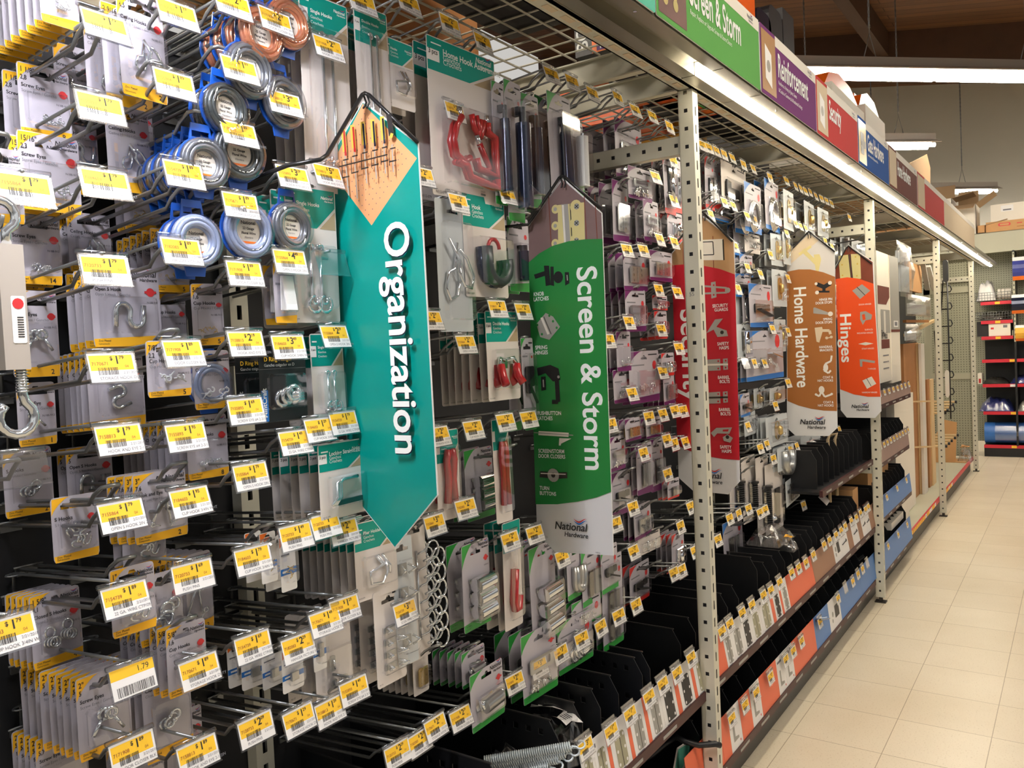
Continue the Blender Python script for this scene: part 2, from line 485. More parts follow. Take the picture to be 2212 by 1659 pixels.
hang_light((5.93, 1.66, 3.33), (7.62, -.04, 3.33), 'long white fluorescent light hanging nearest, above the purple header sign', 2)
hang_light((7.82, 2.45, 3.30), (9.05, 1.16, 3.30), 'smaller looking fluorescent light farther off before the pale wall', 2)
hang_light((1.2, -.2, 3.3), (2.9, -1.9, 3.3), 'fluorescent ceiling light over the near aisle, outside the picture', 2)  # the remaining ceiling lights are extra, added to brighten the scene
hang_light((9.6, -.6, 3.3), (11.3, -2.3, 3.3), 'fluorescent ceiling light over the far cross aisle, outside the picture', 2)
hang_light((10.9, 2.6, 3.3), (12.6, .9, 3.3), 'fluorescent ceiling light near the far wall, behind the header signs', 2)
hang_light((-.6, 3.2, 3.3), (1.1, 1.5, 3.3), 'fluorescent ceiling light above the neighbouring aisle, over the wire deck', 2)

# ================================================================== the racks


def holes_plate(mb, org, eu, ev, W, L, hw, hl, pitch, first, mt, depth=None):
    """flat plate W x L in the directions eu, ev with a row of rectangular holes down its middle"""
    org, eu, ev = Vector(org), Vector(eu), Vector(ev)
    c0, c1 = (W-hw)/2, (W+hw)/2
    P = lambda u, v: org+eu*u+ev*v
    vs, fs = [], []

    def q(u0, u1, v0, v1):
        o = len(vs); vs.extend([P(u0, v0), P(u1, v0), P(u1, v1), P(u0, v1)]); fs.append((o, o+1, o+2, o+3))
    q(0, c0, 0, L); q(c1, W, 0, L)
    v = 0; k = first
    while k+hl < L:
        q(c0, c1, v, k); v = k+hl; k += pitch
    q(c0, c1, v, L)
    mb.add(vs, fs, mt)


def post_mb(H):
    b = MB()  # local: x 0..0.038 (front slot face at y=0, -Y), y 0..0.043
    Wx, Wy = .036, .043
    holes_plate(b, (0, Wy, .03), (0, -1, 0), (0, 0, 1), Wy, H-.03, .0105, .0105, .0508, .03, 'post')      # -X face, square holes
    holes_plate(b, (0, 0, .03), (1, 0, 0), (0, 0, 1), Wx, H-.03, .007, .026, .0508, .02, 'post')          # -Y face, slots
    b.box(Wx, Wx+.002, 0, Wy, .03, H, 'post'); b.box(0, Wx, Wy-.001, Wy+.001, .03, H, 'post')
    b.box(.005, .031, .006, .037, .03, H-.01, 'boxblack')  # black core stands in for the shade inside the hollow post
    b.box(.010, .026, .012, .03, 0.004, .03, 'darkmetal'); b.box(-.004, .042, -.006, .05, 0, .006, 'darkmetal')
    return b


post_me = post_mb(2.155).mesh('upright_post')


def arm_mb(L):
    b = MB()
    holes_plate(b, (0, L, -.026), (0, 0, 1), (0, -1, 0), .052, L, .011, .011, .0508, .02, 'post')
    b.box(.005, .026, .002, L-.002, -.023, .023, 'boxblack')  # black core paints the arm's hollow dark behind its holes
    b.box(.028, .030, 0, L, -.026, .026, 'post'); b.box(0, .03, 0, L, .025, .026, 'post'); b.box(0, .03, 0, L, -.026, -.025, 'post')
    return b


arm_me = arm_mb(.445).mesh('cross_arm')
RACKN = ['nearest rack bay with screw hooks and teal cards', 'rack bay with black bins between the first two posts', 'third rack bay with long white boxes and mouldings', 'last rack bay before the end pegboard, red railed']
for i in range(4):
    x0, x1 = PX[i], PX[i+1]
    t = thing('gondola_rack', 'grey steel '+RACKN[i], 'rack', (x0, .893, 0))
    if i == 0: ob('upright_post', post_me, t, (0, 0, 0))
    ob('upright_post', post_me, t, (x1-x0, 0, 0))
    if i: ob('cross_arm', arm_me, t, (x1-x0+.004, .043, 2.005)) if i != 3 else ob('cross_arm', arm_me, t, (x1-x0+.004, .043, 1.975))
    else:
        ob('cross_arm', arm_me, t, (.004, .043, 2.005)); ob('cross_arm', arm_me, t, (x1-x0+.004, .043, 2.005))
    L = x1-x0; yb = YB-.893
    bm = MB()
    if i < 2: bm.box(0, L, yb, yb+.012, .12, 2.06, 'back')
    else: bm.box(0, L, yb+.05, yb+.062, .12, 2.06, 'back')
    ob('back_board', bm, t)
    fb = MB(); fb.box(0, L, .004, .045, 2.158, 2.166, 'post'); fb.box(0, L, .004, .008, 2.158, 2.236, 'post'); fb.box(0, L, .041, .045, 2.158, 2.236, 'post')
    k = .05
    while k < L-.06:   # oblong slots punched along the underside
        fb.box(k, k+.042, .014, .03, 2.1565, 2.1585, 'hd_beige'); k += .075
    ob('front_beam', fb, t)
    for xc in ((1.16, 2.265) if i == 0 else (.05, 1.2, L-.12)):
        cb = MB(); cb.box(xc, xc+.004, .045, 1.0, 2.172, 2.238, 'post'); cb.box(xc-.022, xc+.004, .045, 1.0, 2.168, 2.173, 'post'); cb.box(xc-.012, xc+.004, .045, 1.0, 2.236, 2.24, 'post')
        ob('deck_beam', cb, t)
    kp = MB(); kp.box(0, L, .072, .078, .008, .125, 'black'); kp.box(0, L, .05, .08, .118, .128, 'black')
    ob('kick_plate', kp, t)
    bs = MB(); bs.box(0, L, .055, yb+(0 if i < 2 else .05), .128, .14, 'bin' if i < 2 else 'gondola_beige')
    ob('base_shelf', bs, t)
    if i >= 1:
        rr = MB(); z0, z1 = (.118, .15) if i >= 2 else (.10, .118)
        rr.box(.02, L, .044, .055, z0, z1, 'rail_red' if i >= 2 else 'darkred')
        kk = .9 if i == 2 else .15
        while i >= 2 and kk < (L-.2 if i == 2 else .75): rr.box(kk, kk+.045, .0425, .0445, z0+.003, z1-.003, 'label_yellow' if rnd.random() < .6 else 'paper'); kk += .065
        ob('price_rail', rr, t)
# slotted uprights against the back board
for x, lab in ((1.012, 'slotted grey wall standard against the dark back board near the wire spools'), (3.46, 'slotted grey wall standard against the dark back board beyond the first post')):
    b = MB(); holes_plate(b, (0, -.03, .13), (1, 0, 0), (0, 0, 1), .038, 1.9, .011, .028, .0508, .02, 'post')
    b.box(-.002, .0, -.03, -.002, .13, 2.03, 'post'); b.box(.038, .040, -.03, -.002, .13, 2.03, 'post'); b.box(0, .038, -.006, -.004, .13, 2.03, 'black')
    tag(ob('wall_standard', b, None, (x, YB, 0)), lab, 'upright')

# wire decks on top
DECKN = ['white wire grid deck overhead in the nearest bay', 'white wire grid deck overhead behind the first post', 'white wire grid deck overhead in the third bay', 'white wire grid deck overhead in the last bay']
for i, (x0, x1) in enumerate(((-.1, 2.10), (2.3, 4.66), (4.76, 7.1), (7.2, 9.55))):
    b = MB(); Y0, Y1 = .95, 1.85
    y = Y0
    while y < Y1: b.tube([(x0, y, 2.2585), (x1, y, 2.2585)], .0032, 'deck_wire', 5); y += .0762
    x = x0+.01
    while x < x1: b.tube([(x, Y0-.01, 2.2645), (x, Y1, 2.2645)], .0028, 'deck_wire', 5); x += .0762
    tag(ob('wire_deck', b), DECKN[i], 'wire deck', 'overhead wire decks')

# light canopy over the front edge


def canopy(x0, x1, lab, tubes, mt):
    t = thing('light_canopy', lab, 'light', (x0, .753, 2.15)); L = x1-x0
    h = MB(); h.box(0, L, .002, .036, 0, .002, 'galv'); h.box(0, L, .086, .122, 0, .002, 'galv'); h.box(0, L, .0, .003, -.002, .03, 'galv'); h.box(0, L, .121, .124, -.002, .03, 'galv')
    h.box(0, L, .036, .0375, 0, .034, 'galv'); h.box(0, L, .0845, .086, 0, .034, 'galv'); h.box(0, L, .036, .086, .034, .036, 'galv')
    x = .3
    while x < L: h.box(x, x+.001, .003, .121, -.0006, .0005, 'darkmetal'); h.cyl((x+.2, .019, -.003), (x+.2, .019, .001), .004, 'zinc', 8); x += 1.22
    ob('housing', h, t)
    for a, b in tubes: ob('tube', MB().cyl((a-x0+.01, .061, .012), (b-x0-.01, .061, .012), .0215, mt, 12), t)
    return t


canopy(-1.3, 2.13, 'metal light canopy above the nearest bay, its trough dark beside the teal header', [(.22, .66)], 'tube_cool')
canopy(2.135, 10.55, 'long metal light canopy with glowing white tubes running along the aisle', [(2.16+1.2*k, 2.16+1.2*(k+1)) for k in range(7)], 'tube_warm')

# header boards standing on the canopy edge


def board(x0, x1, mt, lab, title=None, sub=(), pic=None, z1=.2, pm=None, tint=None):
    W = x1-x0; p = MB(); p.slab(rrect(0, W, 0, z1, .006, 2), 0, .003, mt, 'sign_edge')
    a = 0
    if pic:
        p.poly([(.012, .012), (W*.24, .012), (W*.24, z1-.012), (.012, z1-.012)], -.0006, pic); a = W*.24
        if pm == 'hinge':
            for q in (.07, .15):
                p.poly(circ(W*q, .10, .011, 12, .055), -.0011, 'brass'); p.poly(circ(W*q, .05, .014), -.0012, 'brass'); p.poly(circ(W*q, .15, .014), -.0012, 'brass')
        elif pm == 'plate':
            p.poly([(W*.07, .05), (W*.17, .03), (W*.17, .13), (W*.07, .15)], -.0011, 'paper'); p.poly(circ(W*.12, .09, .018), -.0014, 'hinge_grey')
        elif pm == 'latch':
            p.poly(rrect(W*.07, W*.17, .05, .14, .01), -.0011, 'darkmetal'); p.poly(rrect(W*.1, W*.22, .08, .11, .005), -.0014, 'hinge_grey')
    p.poly([(a, z1-.032), (W, z1-.05*.7), (W, z1-.0005), (a, z1-.0005)], -.0007, 'hd_white')
    if title:
        s = min(.1, (W-a-.035)/max(.1, text_geo(title, True)[2])/.56)
        p.text(title, a+.02, z1*.42, s, 'ink_white', -.0012, 'L', True, .56)
        for k, q in enumerate(sub): p.text(q, a+.022, z1*.30-.022*k, .017, 'ink_white', -.0012, 'L', False, .8)
        logo(p, W-.10, z1-.02, .014, -.0013, 'ink_grey')
    else:
        pass
    t = tag(ob('header_sign', p, None, (x0, .747, 2.152)), lab, 'sign', 'coloured header signs above the canopy')
    return t


board(1.0, 1.69, 'hd_teal', 'plain teal header sign cut off at the top of the picture')
board(1.695, 2.40, 'hd_green', 'green header sign reading Screen & Storm above the canopy', 'Screen & Storm', ['Repair, Replace or Upgrade Screen & Storm Doors'], 'woodphoto', pm='hinge')
board(2.41, 3.015, 'hd_purple', 'purple header sign reading Reinforcement above the canopy', 'Reinforcement', ['Reinforce a Variety of Joints, Seams', '& Cracks in Commercial & Residential Settings'], 'woodlight', pm='plate')
board(3.02, 3.67, 'hd_red', 'pale red header sign reading Security above the canopy', 'Security', [], 'hd_beige', pm='plate')
board(3.675, 4.335, 'hd_blue', 'blue header sign reading Gate Hardware above the canopy', 'Gate Hardware', ['Gate Automation & Replacement Parts'], 'amber', pm='latch')
board(4.34, 5.17, 'hd_brown', 'brown header sign reading Home Hardware above the canopy', 'Home Hardware', [], 'hd_beige')
board(5.18, 6.28, 'hd_red', 'last pinkish red header sign, farthest along the canopy', None, [], 'hd_beige')
board(6.29, 8.2, 'hd_beige', 'blank beige header board beyond the last red sign')

# ================================================================== things stored on the decks
DZ = 2.268


def carton(x0, x1, y0, y1, z1, mt, lab, cat='box', deco=None, name='carton', z0=DZ):
    b = MB(); b.box(0, x1-x0, 0, y1-y0, 0, z1-z0, mt)
    if deco: deco(b, x1-x0, y1-y0, z1-z0)
    return tag(ob(name, b, None, (x0, y0, z0)), lab, cat)


def face_x(b, W, fn):
    """draw on the -X side: fn gets a flat mesh whose x runs right as seen from there"""
    t = MB(); fn(t)
    b_v = [(v[1], W-v[0], v[2]) for v in t.v]
    o = len(b.v); b.v += b_v
    for f, mi, sm in zip(t.f, t.mi, t.sm): b.f.append([o+k for k in f]); b.mi.append(b.m(t.mats[mi])); b.sm.append(sm)


def face_bottom(b, fn):
    """draw on the underside: local x along X, z along -Y... read from below"""
    t = MB(); fn(t); o = len(b.v); b.v += [(v[0], v[2], v[1]-.0004) for v in t.v]
    for f, mi, sm in zip(t.f, t.mi, t.sm): b.f.append([o+k for k in f]); b.mi.append(b.m(t.mats[mi])); b.sm.append(sm)


def bost(b, W, D, H):
    def f(t):
        t.poly([(.055, 0), (D, 0), (D, H), (.055, H)], -.0008, 'orange'); t.poly([(.07, .045), (D, .045), (D, H-.1), (.07, H-.1)], -.001, 'boxblack')
        t.text('BOSTITCH', .042, .012, .052, 'ink_white', -.0015, 'L', True, 1, HALF)
        t.poly([(.07, .004), (D, .004), (D, .036), (.07, .036)], -.0012, 'boxpurple'); t.text('18', .075, .009, .03, 'ink_white', -.0016, 'L', True); t.text('1/2" - 1 1/2"', .118, .012, .018, 'ink_white', -.0016, 'L', True)
        t.text('M', .08, .06, .03, 'ink_grey', -.0016, 'L', True)
    face_x(b, D, f)


def bott(b, W, D, H):
    def f(t):
        t.poly([(0, D-.05), (W, D-.05), (W, D), (0, D)], -.0004, 'orange'); t.text('BOSTITCH', .03, D*.3, .05, 'hinge_grey', -.0008, 'L', True, 1.0, HALF*0)
    face_bottom(b, f)


carton(2.10, 2.29, .955, 1.18, 2.62, 'boxblack', 'black and orange tool carton lettered BOSTITCH standing on the wire deck', deco=bost)
carton(2.34, 2.66, .96, 1.26, 2.6, 'boxblack', 'black carton lettered underneath, on the deck right above the first post', deco=bott)
carton(2.69, 2.93, .96, 1.25, 2.58, 'boxblack', 'black carton with a green and orange base, second along the deck past the post', deco=lambda b, W, D, H: face_bottom(b, lambda t: (t.poly([(W*.3, .03), (W, .03), (W, .16), (W*.3, .16)], -.0004, 'orange'), t.poly([(W*.4, .05), (W*.75, .05), (W*.75, .13), (W*.4, .13)], -.0006, 'hd_green'), t.text('MO', W*.45, .07, .04, 'ink_white', -.0008, 'L', True))))
carton(3.12, 3.42, 1.3, 1.6, 2.55, 'boxyellow', 'yellow tool carton lying on the wire deck near the second beam', deco=lambda b, W, D, H: face_bottom(b, lambda t: (t.poly([(.05, 0), (.12, 0), (.12, D), (.05, D)], -.0004, 'boxblack'))))
carton(2.75, 3.1, 1.32, 1.75, 2.5, 'orange_case', 'orange carton lying farther back on the deck past the first post')
carton(1.50, 1.86, .97, 1.24, 2.5, 'boxblack', 'black tool case lying on the near wire deck', cat='case', name='tool_case', deco=lambda b, W, D, H: (b.box(.05, W-.05, .03, .05, H, H+.03, 'boxblack'), b.box(.12, .2, .1, .16, -.004, 0, 'darkmetal')))
carton(.95, 1.46, .99, 1.3, 2.55, 'cardboard', 'brown cardboard carton on the near wire deck above the wire spools')
carton(1.0, 1.35, 1.36, 1.8, 2.6, 'cardboard', 'brown cardboard carton farther back on the near deck')
carton(.55, .92, 1.0, 1.4, 2.6, 'orange', 'orange and white carton at the top edge left of the teal packs', deco=lambda b, W, D, H: b.box(-.001, W*.8, -.001, 0, 0, .12, 'paper'))
carton(1.45, 2.0, 1.45, 1.8, 2.42, 'moulding', 'brown wooden crate far back on the near wire deck')


carton(3.50, 4.5, 1.34, 1.8, 2.5, 'boxblack', 'long black carton far back on the deck before the second post')  # cartons from here to the last bay are added to darken the decks
carton(4.82, 5.9, 1.05, 1.5, 2.44, 'cardboard', 'long brown carton on the deck just past the second post')
carton(6.0, 7.0, 1.0, 1.75, 2.42, 'boxblack', 'wide black carton on the third bay deck')
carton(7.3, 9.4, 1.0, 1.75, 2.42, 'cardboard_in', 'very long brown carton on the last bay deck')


def soft_case(l, r, t, bt, Y, D, mt, lab, name, cat, deco=None):
    a = at(l, bt, Y=Y); c = at(r, bt, Y=Y); q = at((l+r)/2, t, Y=Y); W = c.x-a.x; H = q.z-DZ
    b = MB(); pts = rrect(0, W, 0, H, min(.04, W*.3), 4); b.slab(pts, 0, D, mt)
    if deco: deco(b, W, D, H)
    return tag(ob(name, b, None, (a.x, Y, DZ)), lab, cat)


soft_case(1637, 1668, 28, 120, .93, .3, 'navy', 'dark moulded tool case in clear wrap standing above the green header sign', 'tool_case', 'case', lambda b, W, D, H: (b.box(W*.3, W*.7, .1, .14, H-.002, H+.04, 'paper'), b.box(-.006, 0, .05, .2, .1, .2, 'black')))
soft_case(1664, 1692, 22, 125, .93, .34, 'boxblack', 'black ribbed tool case second from the left above the header signs', 'tool_case', 'case', lambda b, W, D, H: [b.box(-.004, W+.004, -.004, .3, H*q, H*q+.012, 'navy') for q in (.3, .5, .7)])
carton(*[at(1693, 100, Y=.93).x, at(1716, 100, Y=.93).x, .93, 1.2, at(1704, 30, Y=.93).z], 'boxblack', 'tall grey black carton with small orange print above the purple header sign', deco=lambda b, W, D, H: face_x(b, D, lambda t: (t.poly([(.04, H*.6), (.1, H*.6), (.1, H*.75), (.04, H*.75)], -.001, 'orange'), t.poly([(.04, H*.4), (.1, H*.4), (.1, H*.5), (.04, H*.5)], -.001, 'orange'), t.text('F', .13, H*.2, .06, 'ink_white', -.001, 'L', True))))


def drill_box(l, r, t, bt, lab):
    a = at(l, bt, Y=.93); c = at(r, bt, Y=.93); W = c.x-a.x; H = at((l+r)/2, t, Y=.93).z-DZ; D = .3
    b = MB(); b.box(0, W, 0, D, 0, H, 'whitebox'); b.poly([(W*.08, H*.35), (W*.92, H*.35), (W*.92, H*.75), (W*.08, H*.75)], -.001, 'boxblack')
    face_x(b, D, lambda t: (t.poly([(.05, H*.35), (D-.12, H*.35), (D-.12, H*.78), (.05, H*.78)], -.001, 'boxblack'), t.poly([(.05, H*.86), (.18, H*.86), (.18, H*.89), (.05, H*.89)], -.001, 'ink'), t.poly([(D-.09, H*.4), (D-.03, H*.4), (D-.03, H*.7), (D-.09, H*.7)], -.001, 'ink_grey')))
    r0 = ob('boxed_tool_case', None, None, (a.x, .93, DZ)); tag(r0, lab, 'case')
    ob('sleeve', b, r0)
    k = MB(); P = [(0, H), (W*.12, H+.07), (W*.4, H+.11), (W*.75, H+.10), (W, H+.04), (W, H)]
    k.slab(P[::-1], .03, D-.03, 'orange_case'); k.box(W*.42, W*.7, .1, .16, H+.10, H+.13, 'orange_case'); ob('case', k, r0)
    return r0


drill_box(1800, 1868, 212, 290, 'white boxed orange case above the red Security header, left one of two')
drill_box(1872, 1913, 248, 325, 'white boxed orange case above the blue Gate Hardware header, right one of two')


def open_box(x0, x1, y0, y1, z0, z1, mt, lab, flaps, inner='cardboard_in', pr=None):
    t = thing('open_carton', lab, 'box', (x0, y0, z0)); W, D, H = x1-x0, y1-y0, z1-z0; e = .006
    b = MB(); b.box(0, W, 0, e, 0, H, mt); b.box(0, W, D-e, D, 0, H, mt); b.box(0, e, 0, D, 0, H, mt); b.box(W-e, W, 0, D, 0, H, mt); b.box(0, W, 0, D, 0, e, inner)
    if pr: pr(b, W, D, H)
    ob('body', b, t)
    for (sd, ang) in flaps:
        f = MB(); c, s = math.cos(ang), math.sin(ang); fl = .22
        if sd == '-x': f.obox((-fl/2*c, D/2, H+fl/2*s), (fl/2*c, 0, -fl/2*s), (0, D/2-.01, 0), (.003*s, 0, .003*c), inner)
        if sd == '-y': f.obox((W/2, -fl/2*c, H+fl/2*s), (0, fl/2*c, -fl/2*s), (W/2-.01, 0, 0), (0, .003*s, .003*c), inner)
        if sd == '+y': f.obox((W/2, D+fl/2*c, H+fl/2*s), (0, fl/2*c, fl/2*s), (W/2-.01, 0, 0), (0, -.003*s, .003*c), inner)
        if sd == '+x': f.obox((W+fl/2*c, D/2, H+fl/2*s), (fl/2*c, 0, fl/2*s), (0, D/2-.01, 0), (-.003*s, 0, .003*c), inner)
        ob('flap', f, t)
    return t


def xbox(X, D, l, r, t, bt, z0=None):
    a = at(l, bt, X=X); c = at(r, t, X=X); zz = z0 if z0 is not None else a.z
    return X, X+D, c.y, a.y, zz, c.z


q = at(1945, 352, Y=1.0)
flap = MB(); flap.slab([(0, 0), (.50, -.12), (.98, .02), (1.02, .22), (.86, .30), (.42, .19), (.05, .10)], 0, .004, 'cardboard_in')
t = thing('open_carton', 'cardboard carton with a big raised flap under the farther hanging light', 'box', (q.x, .95, DZ))
ob('body', MB().box(0, .9, .05, .5, 0, .22, 'cardboard'), t); ob('flap', flap, t, (.0, .0, .24), (0, 0, 0))
EZ = 2.545
x0, x1, y0, y1, z0, z1 = xbox(10.9, .4, 2006, 2056, 428, 500, EZ)
open_box(x0, x1, y0, y1, EZ, z1, 'whitebox', 'tall white open carton leftmost on top of the end gondola', [('-y', .2), ('+y', 1.0), ('+x', 1.35)])
x0, x1, y0, y1, z0, z1 = xbox(10.85, .42, 2060, 2108, 440, 500, EZ)
open_box(x0, x1, y0, y1, EZ, z1, 'whitebox', 'white open carton with four spread flaps, on the end gondola', [('-y', .6), ('+y', .2), ('+x', 1.4), ('-x', -.3)])
x0, x1, y0, y1, z0, z1 = xbox(10.82, .4, 2130, 2300, 462, 503, EZ)


def pr_brown(b, W, D, H):
    face_x(b, D, lambda t: (t.poly(rrect(.12, .24, H*.5, H*.8, .015), -.001, 'emblem'), t.poly(rrect(.135, .225, H*.56, H*.74, .01), -.0014, 'cardboard'), [t.poly([(x, H*.62), (x+.05, H*.62), (x+.05, H*.7), (x, H*.7)], -.001, 'emblem') for x in (.3, .37, .6, .67)], t.poly([(D*.5, 0), (D*.53, 0), (D*.53, H), (D*.5, H)], -.0016, 'hd_teal'), t.poly([(.3, H*.3), (.5, H*.3), (.5, H*.36), (.3, H*.36)], -.001, 'ink_rust')))


carton(x0, x1, y0, y1, z1, 'cardboard', 'brown carton with red print and a blue strap on the end gondola', deco=pr_brown, z0=EZ)
zb = z1+.002
x0, x1, y0, y1, z0, z1 = xbox(10.84, .36, 2140, 2300, 424, 460, zb)
carton(x0, x1, y0, y1, z1, 'whitebox', 'white carton with a small label stacked on the brown strapped carton', deco=lambda b, W, D, H: face_x(b, D, lambda t: (t.poly(rrect(.1, .22, H*.55, H*.9, .004), -.001, 'paper'), t.poly(rrect(.12, .2, H*.6, H*.68, .002), -.0014, 'ink_grey'))), z0=zb)
x0, x1, y0, y1, z0, z1 = xbox(10.8, .3, 2111, 2128, 486, 503, EZ)
open_box(x0, x1, y0, y1, EZ, z1, 'cardboard', 'small brown carton lying with its dark open end out, beside the strapped carton', [('-y', .2)])

# ================================================================== end gondola across the aisle
EX = 10.8
t = thing('end_gondola', 'beige shelving across the far end of the aisle with red edged shelves', 'rack', (EX, -2.2, 0))
b = MB(); b.box(.0, .04, 0, 3.9, 2.315, EZ, 'gondola_beige'); b.box(0, .5, 0, 3.9, EZ-.006, EZ-.001, 'gondola_beige'); ob('header_beam', b, t)
b = MB(); b.box(.42, .44, 0, 3.9, .13, 2.45, 'peg_end'); ob('back_board', b, t)
b = MB(); b.box(.005, .02, 0, 3.14, 0, .128, 'black'); ob('kick_plate', b, t)
for z in (1.773, 1.558, 1.38, 1.118, .838, .526, .145):
    y0 = 2.83 if z > 1.3 else 0
    b = MB(); b.box(.0, .41, y0, 3.14, z-.03, z-.014, 'black' if z < 1.3 else 'gondola_beige'); b.box(-.012, 0, y0, 3.14, z-.045, z-.008, 'rail_red')
    yy = y0+.12
    while yy < 3.0: b.box(-.0135, -.012, yy, yy+.05, z-.041, z-.014, 'label_yellow' if rnd.random() < .8 else 'paper'); yy += .2 if z > 1.3 else .45
    if z > 1.3: b.box(.02, .4, y0, y0+.01, z-.02, z+.05, 'gondola_beige')
    ob('shelf', b, t)
b = MB(); b.box(.40, .418, 0, 3.14, .15, 1.32, 'black'); ob('lower_back', b, t)
b = MB(); b.box(-.02, .41, 2.80, 2.82, .13, 2.32, 'black'); holes_plate(b, (-.021, 2.82, 1.3), (0, -1, 0), (0, 0, 1), .02, 1.0, .008, .02, .05, .02, 'gondola_beige'); ob('upright', b, t)


def cloth_lump(name, lab, cat, x0, x1, y0, y1, z0, h, mt, group=None, seed=1, wrap=None):
    r = random.Random(seed); b = MB(); n, mm = 9, 12; vs = []
    for i in range(n+1):
        for j in range(mm+1):
            u, v = i/n, j/mm; e = (1-(2*u-1)**4)*(1-(2*v-1)**4)
            vs.append((x0+(x1-x0)*u, y0+(y1-y0)*v, z0+.003+h*e*(.5+.5*r.random())))
    fs = [(i*(mm+1)+j, (i+1)*(mm+1)+j, (i+1)*(mm+1)+j+1, i*(mm+1)+j+1) for i in range(n) for j in range(mm)]
    b.add(vs, fs, mt, True); b.box(x0, x1, y0, y1, z0, z0+.004, mt)
    if wrap: b.add([(v[0], v[1], v[2]+.004) for v in vs], fs, wrap, True)
    return tag(ob(name, b), lab, cat, group)


Yp = lambda px, py, X=EX: at(px, py, X=X).y
cloth_lump('rag_bag', 'crumpled white bag of rags in the top wire basket of the end gondola', 'bag', EX+.0, EX+.3, Yp(2150, 630), Yp(2108, 630), 1.78, .24, 'paper', seed=3)
cloth_lump('folded_bag', 'dark plastic goods heaped in the second wire basket of the end gondola', 'bag', EX+.0, EX+.3, Yp(2180, 680), Yp(2110, 680), 1.56, .10, 'darkmetal', seed=4, wrap='bag')


def basket(y0, y1, z, h, lab):
    b = MB(); x0, x1 = EX-.01, EX+.38
    for q in range(4):
        zz = z+h*q/3; b.tube([(x0, y0, zz), (x0, y1, zz), (x1, y1, zz), (x1, y0, zz), (x0, y0, zz)], .0025, 'wire', 4)
    yy = y0
    while yy < y1: b.tube([(x0, yy, z+h), (x0, yy, z), (x1, yy, z)], .002, 'wire', 4); yy += .028
    tag(ob('wire_basket', b), lab, 'basket')


basket(Yp(2183, 640), Yp(2106, 640), 1.778, .09, 'grey wire basket on the uppermost red edged shelf of the end gondola')
basket(Yp(2184, 680), Yp(2106, 680), 1.562, .085, 'grey wire basket on the second red edged shelf of the end gondola')
roll = MB(); roll.slab(circ(0, .06, .06, 18), 0, .03, 'hd_white', holes=[circ(0, .06, .035, 18)[::-1]]); rme = roll.mesh('tape_roll')
for k, px in enumerate((2158, 2166, 2174, 2181)):
    tag(ob('tape_roll', rme, None, (EX+.06+.02*0, Yp(px, 630)-.015, 1.784)), '%s of four white tape rolls from the left in the top wire basket' % ORD[k], 'tape', 'tape rolls in the wire basket')
y0, y1 = Yp(2183, 720), Yp(2136, 720)
carton(EX-.0, EX+.3, y0, y1, at(2150, 697, X=EX).z, 'whitebox', 'white carton with tiny red print on the third shelf of the end gondola', z0=1.374, deco=lambda b, W, D, H: face_x(b, D, lambda t: (t.poly([(.02, H*.5), (.05, H*.5), (.05, H*.65), (.02, H*.65)], -.001, 'emblem'), t.poly([(D-.07, H*.6), (D-.03, H*.6), (D-.03, H*.8), (D-.07, H*.8)], -.001, 'ink_grey'))))
carton(EX+.02, EX+.3, Yp(2135, 720), Yp(2110, 720), 1.374+.17, 'boxblack', 'black carton beside the white one on the third shelf', z0=1.374)
carton(EX+.0, EX+.2, Yp(2121, 815), Yp(2112, 815), .833+.12, 'whitebox', 'small white and red carton at the shelf end, above the folded tarps', z0=.833, deco=lambda b, W, D, H: face_x(b, D, lambda t: t.poly([(.01, .01), (D-.01, .01), (D-.01, H*.5), (.01, H*.5)], -.001, 'emblem')))
cloth_lump('folded_tarp', 'folded dark tarp lying left on the fifth shelf of the end gondola', 'tarp', EX, EX+.3, Yp(2178, 815), Yp(2122, 815), .833, .07, 'darkmetal', seed=5)
cloth_lump('folded_tarp', 'folded blue tarp at the right end of the fifth shelf', 'tarp', EX, EX+.3, Yp(2260, 815), Yp(2182, 815), .833, .10, 'tarp', seed=6, wrap='bag')
cloth_lump('folded_tarp', 'shiny wrapped blue tarp on the sixth shelf of the end gondola', 'tarp', EX-.01, EX+.3, Yp(2190, 880), Yp(2114, 870), .521, .16, 'tarp', seed=7, wrap='bag')
cloth_lump('folded_tarp', 'grey wrapped tarp at the right edge of the sixth shelf', 'tarp', EX-.01, EX+.3, Yp(2280, 880), Yp(2194, 870), .521, .15, 'hinge_grey', seed=8, wrap='bag')
rl = thing('tarp_roll', 'bright blue rolled tarp in clear wrap on the bottom shelf', 'tarp', (EX+.1, Yp(2280, 950), .14+.125))
ob('roll', MB().cyl((0, 0, 0), (0, Yp(2127, 950)-Yp(2280, 950), 0), .12, 'tarp_blue', 20), rl); ob('wrap', MB().cyl((0, .1, 0), (0, Yp(2150, 950)-Yp(2280, 950), .0), .1235, 'bag', 20), rl)


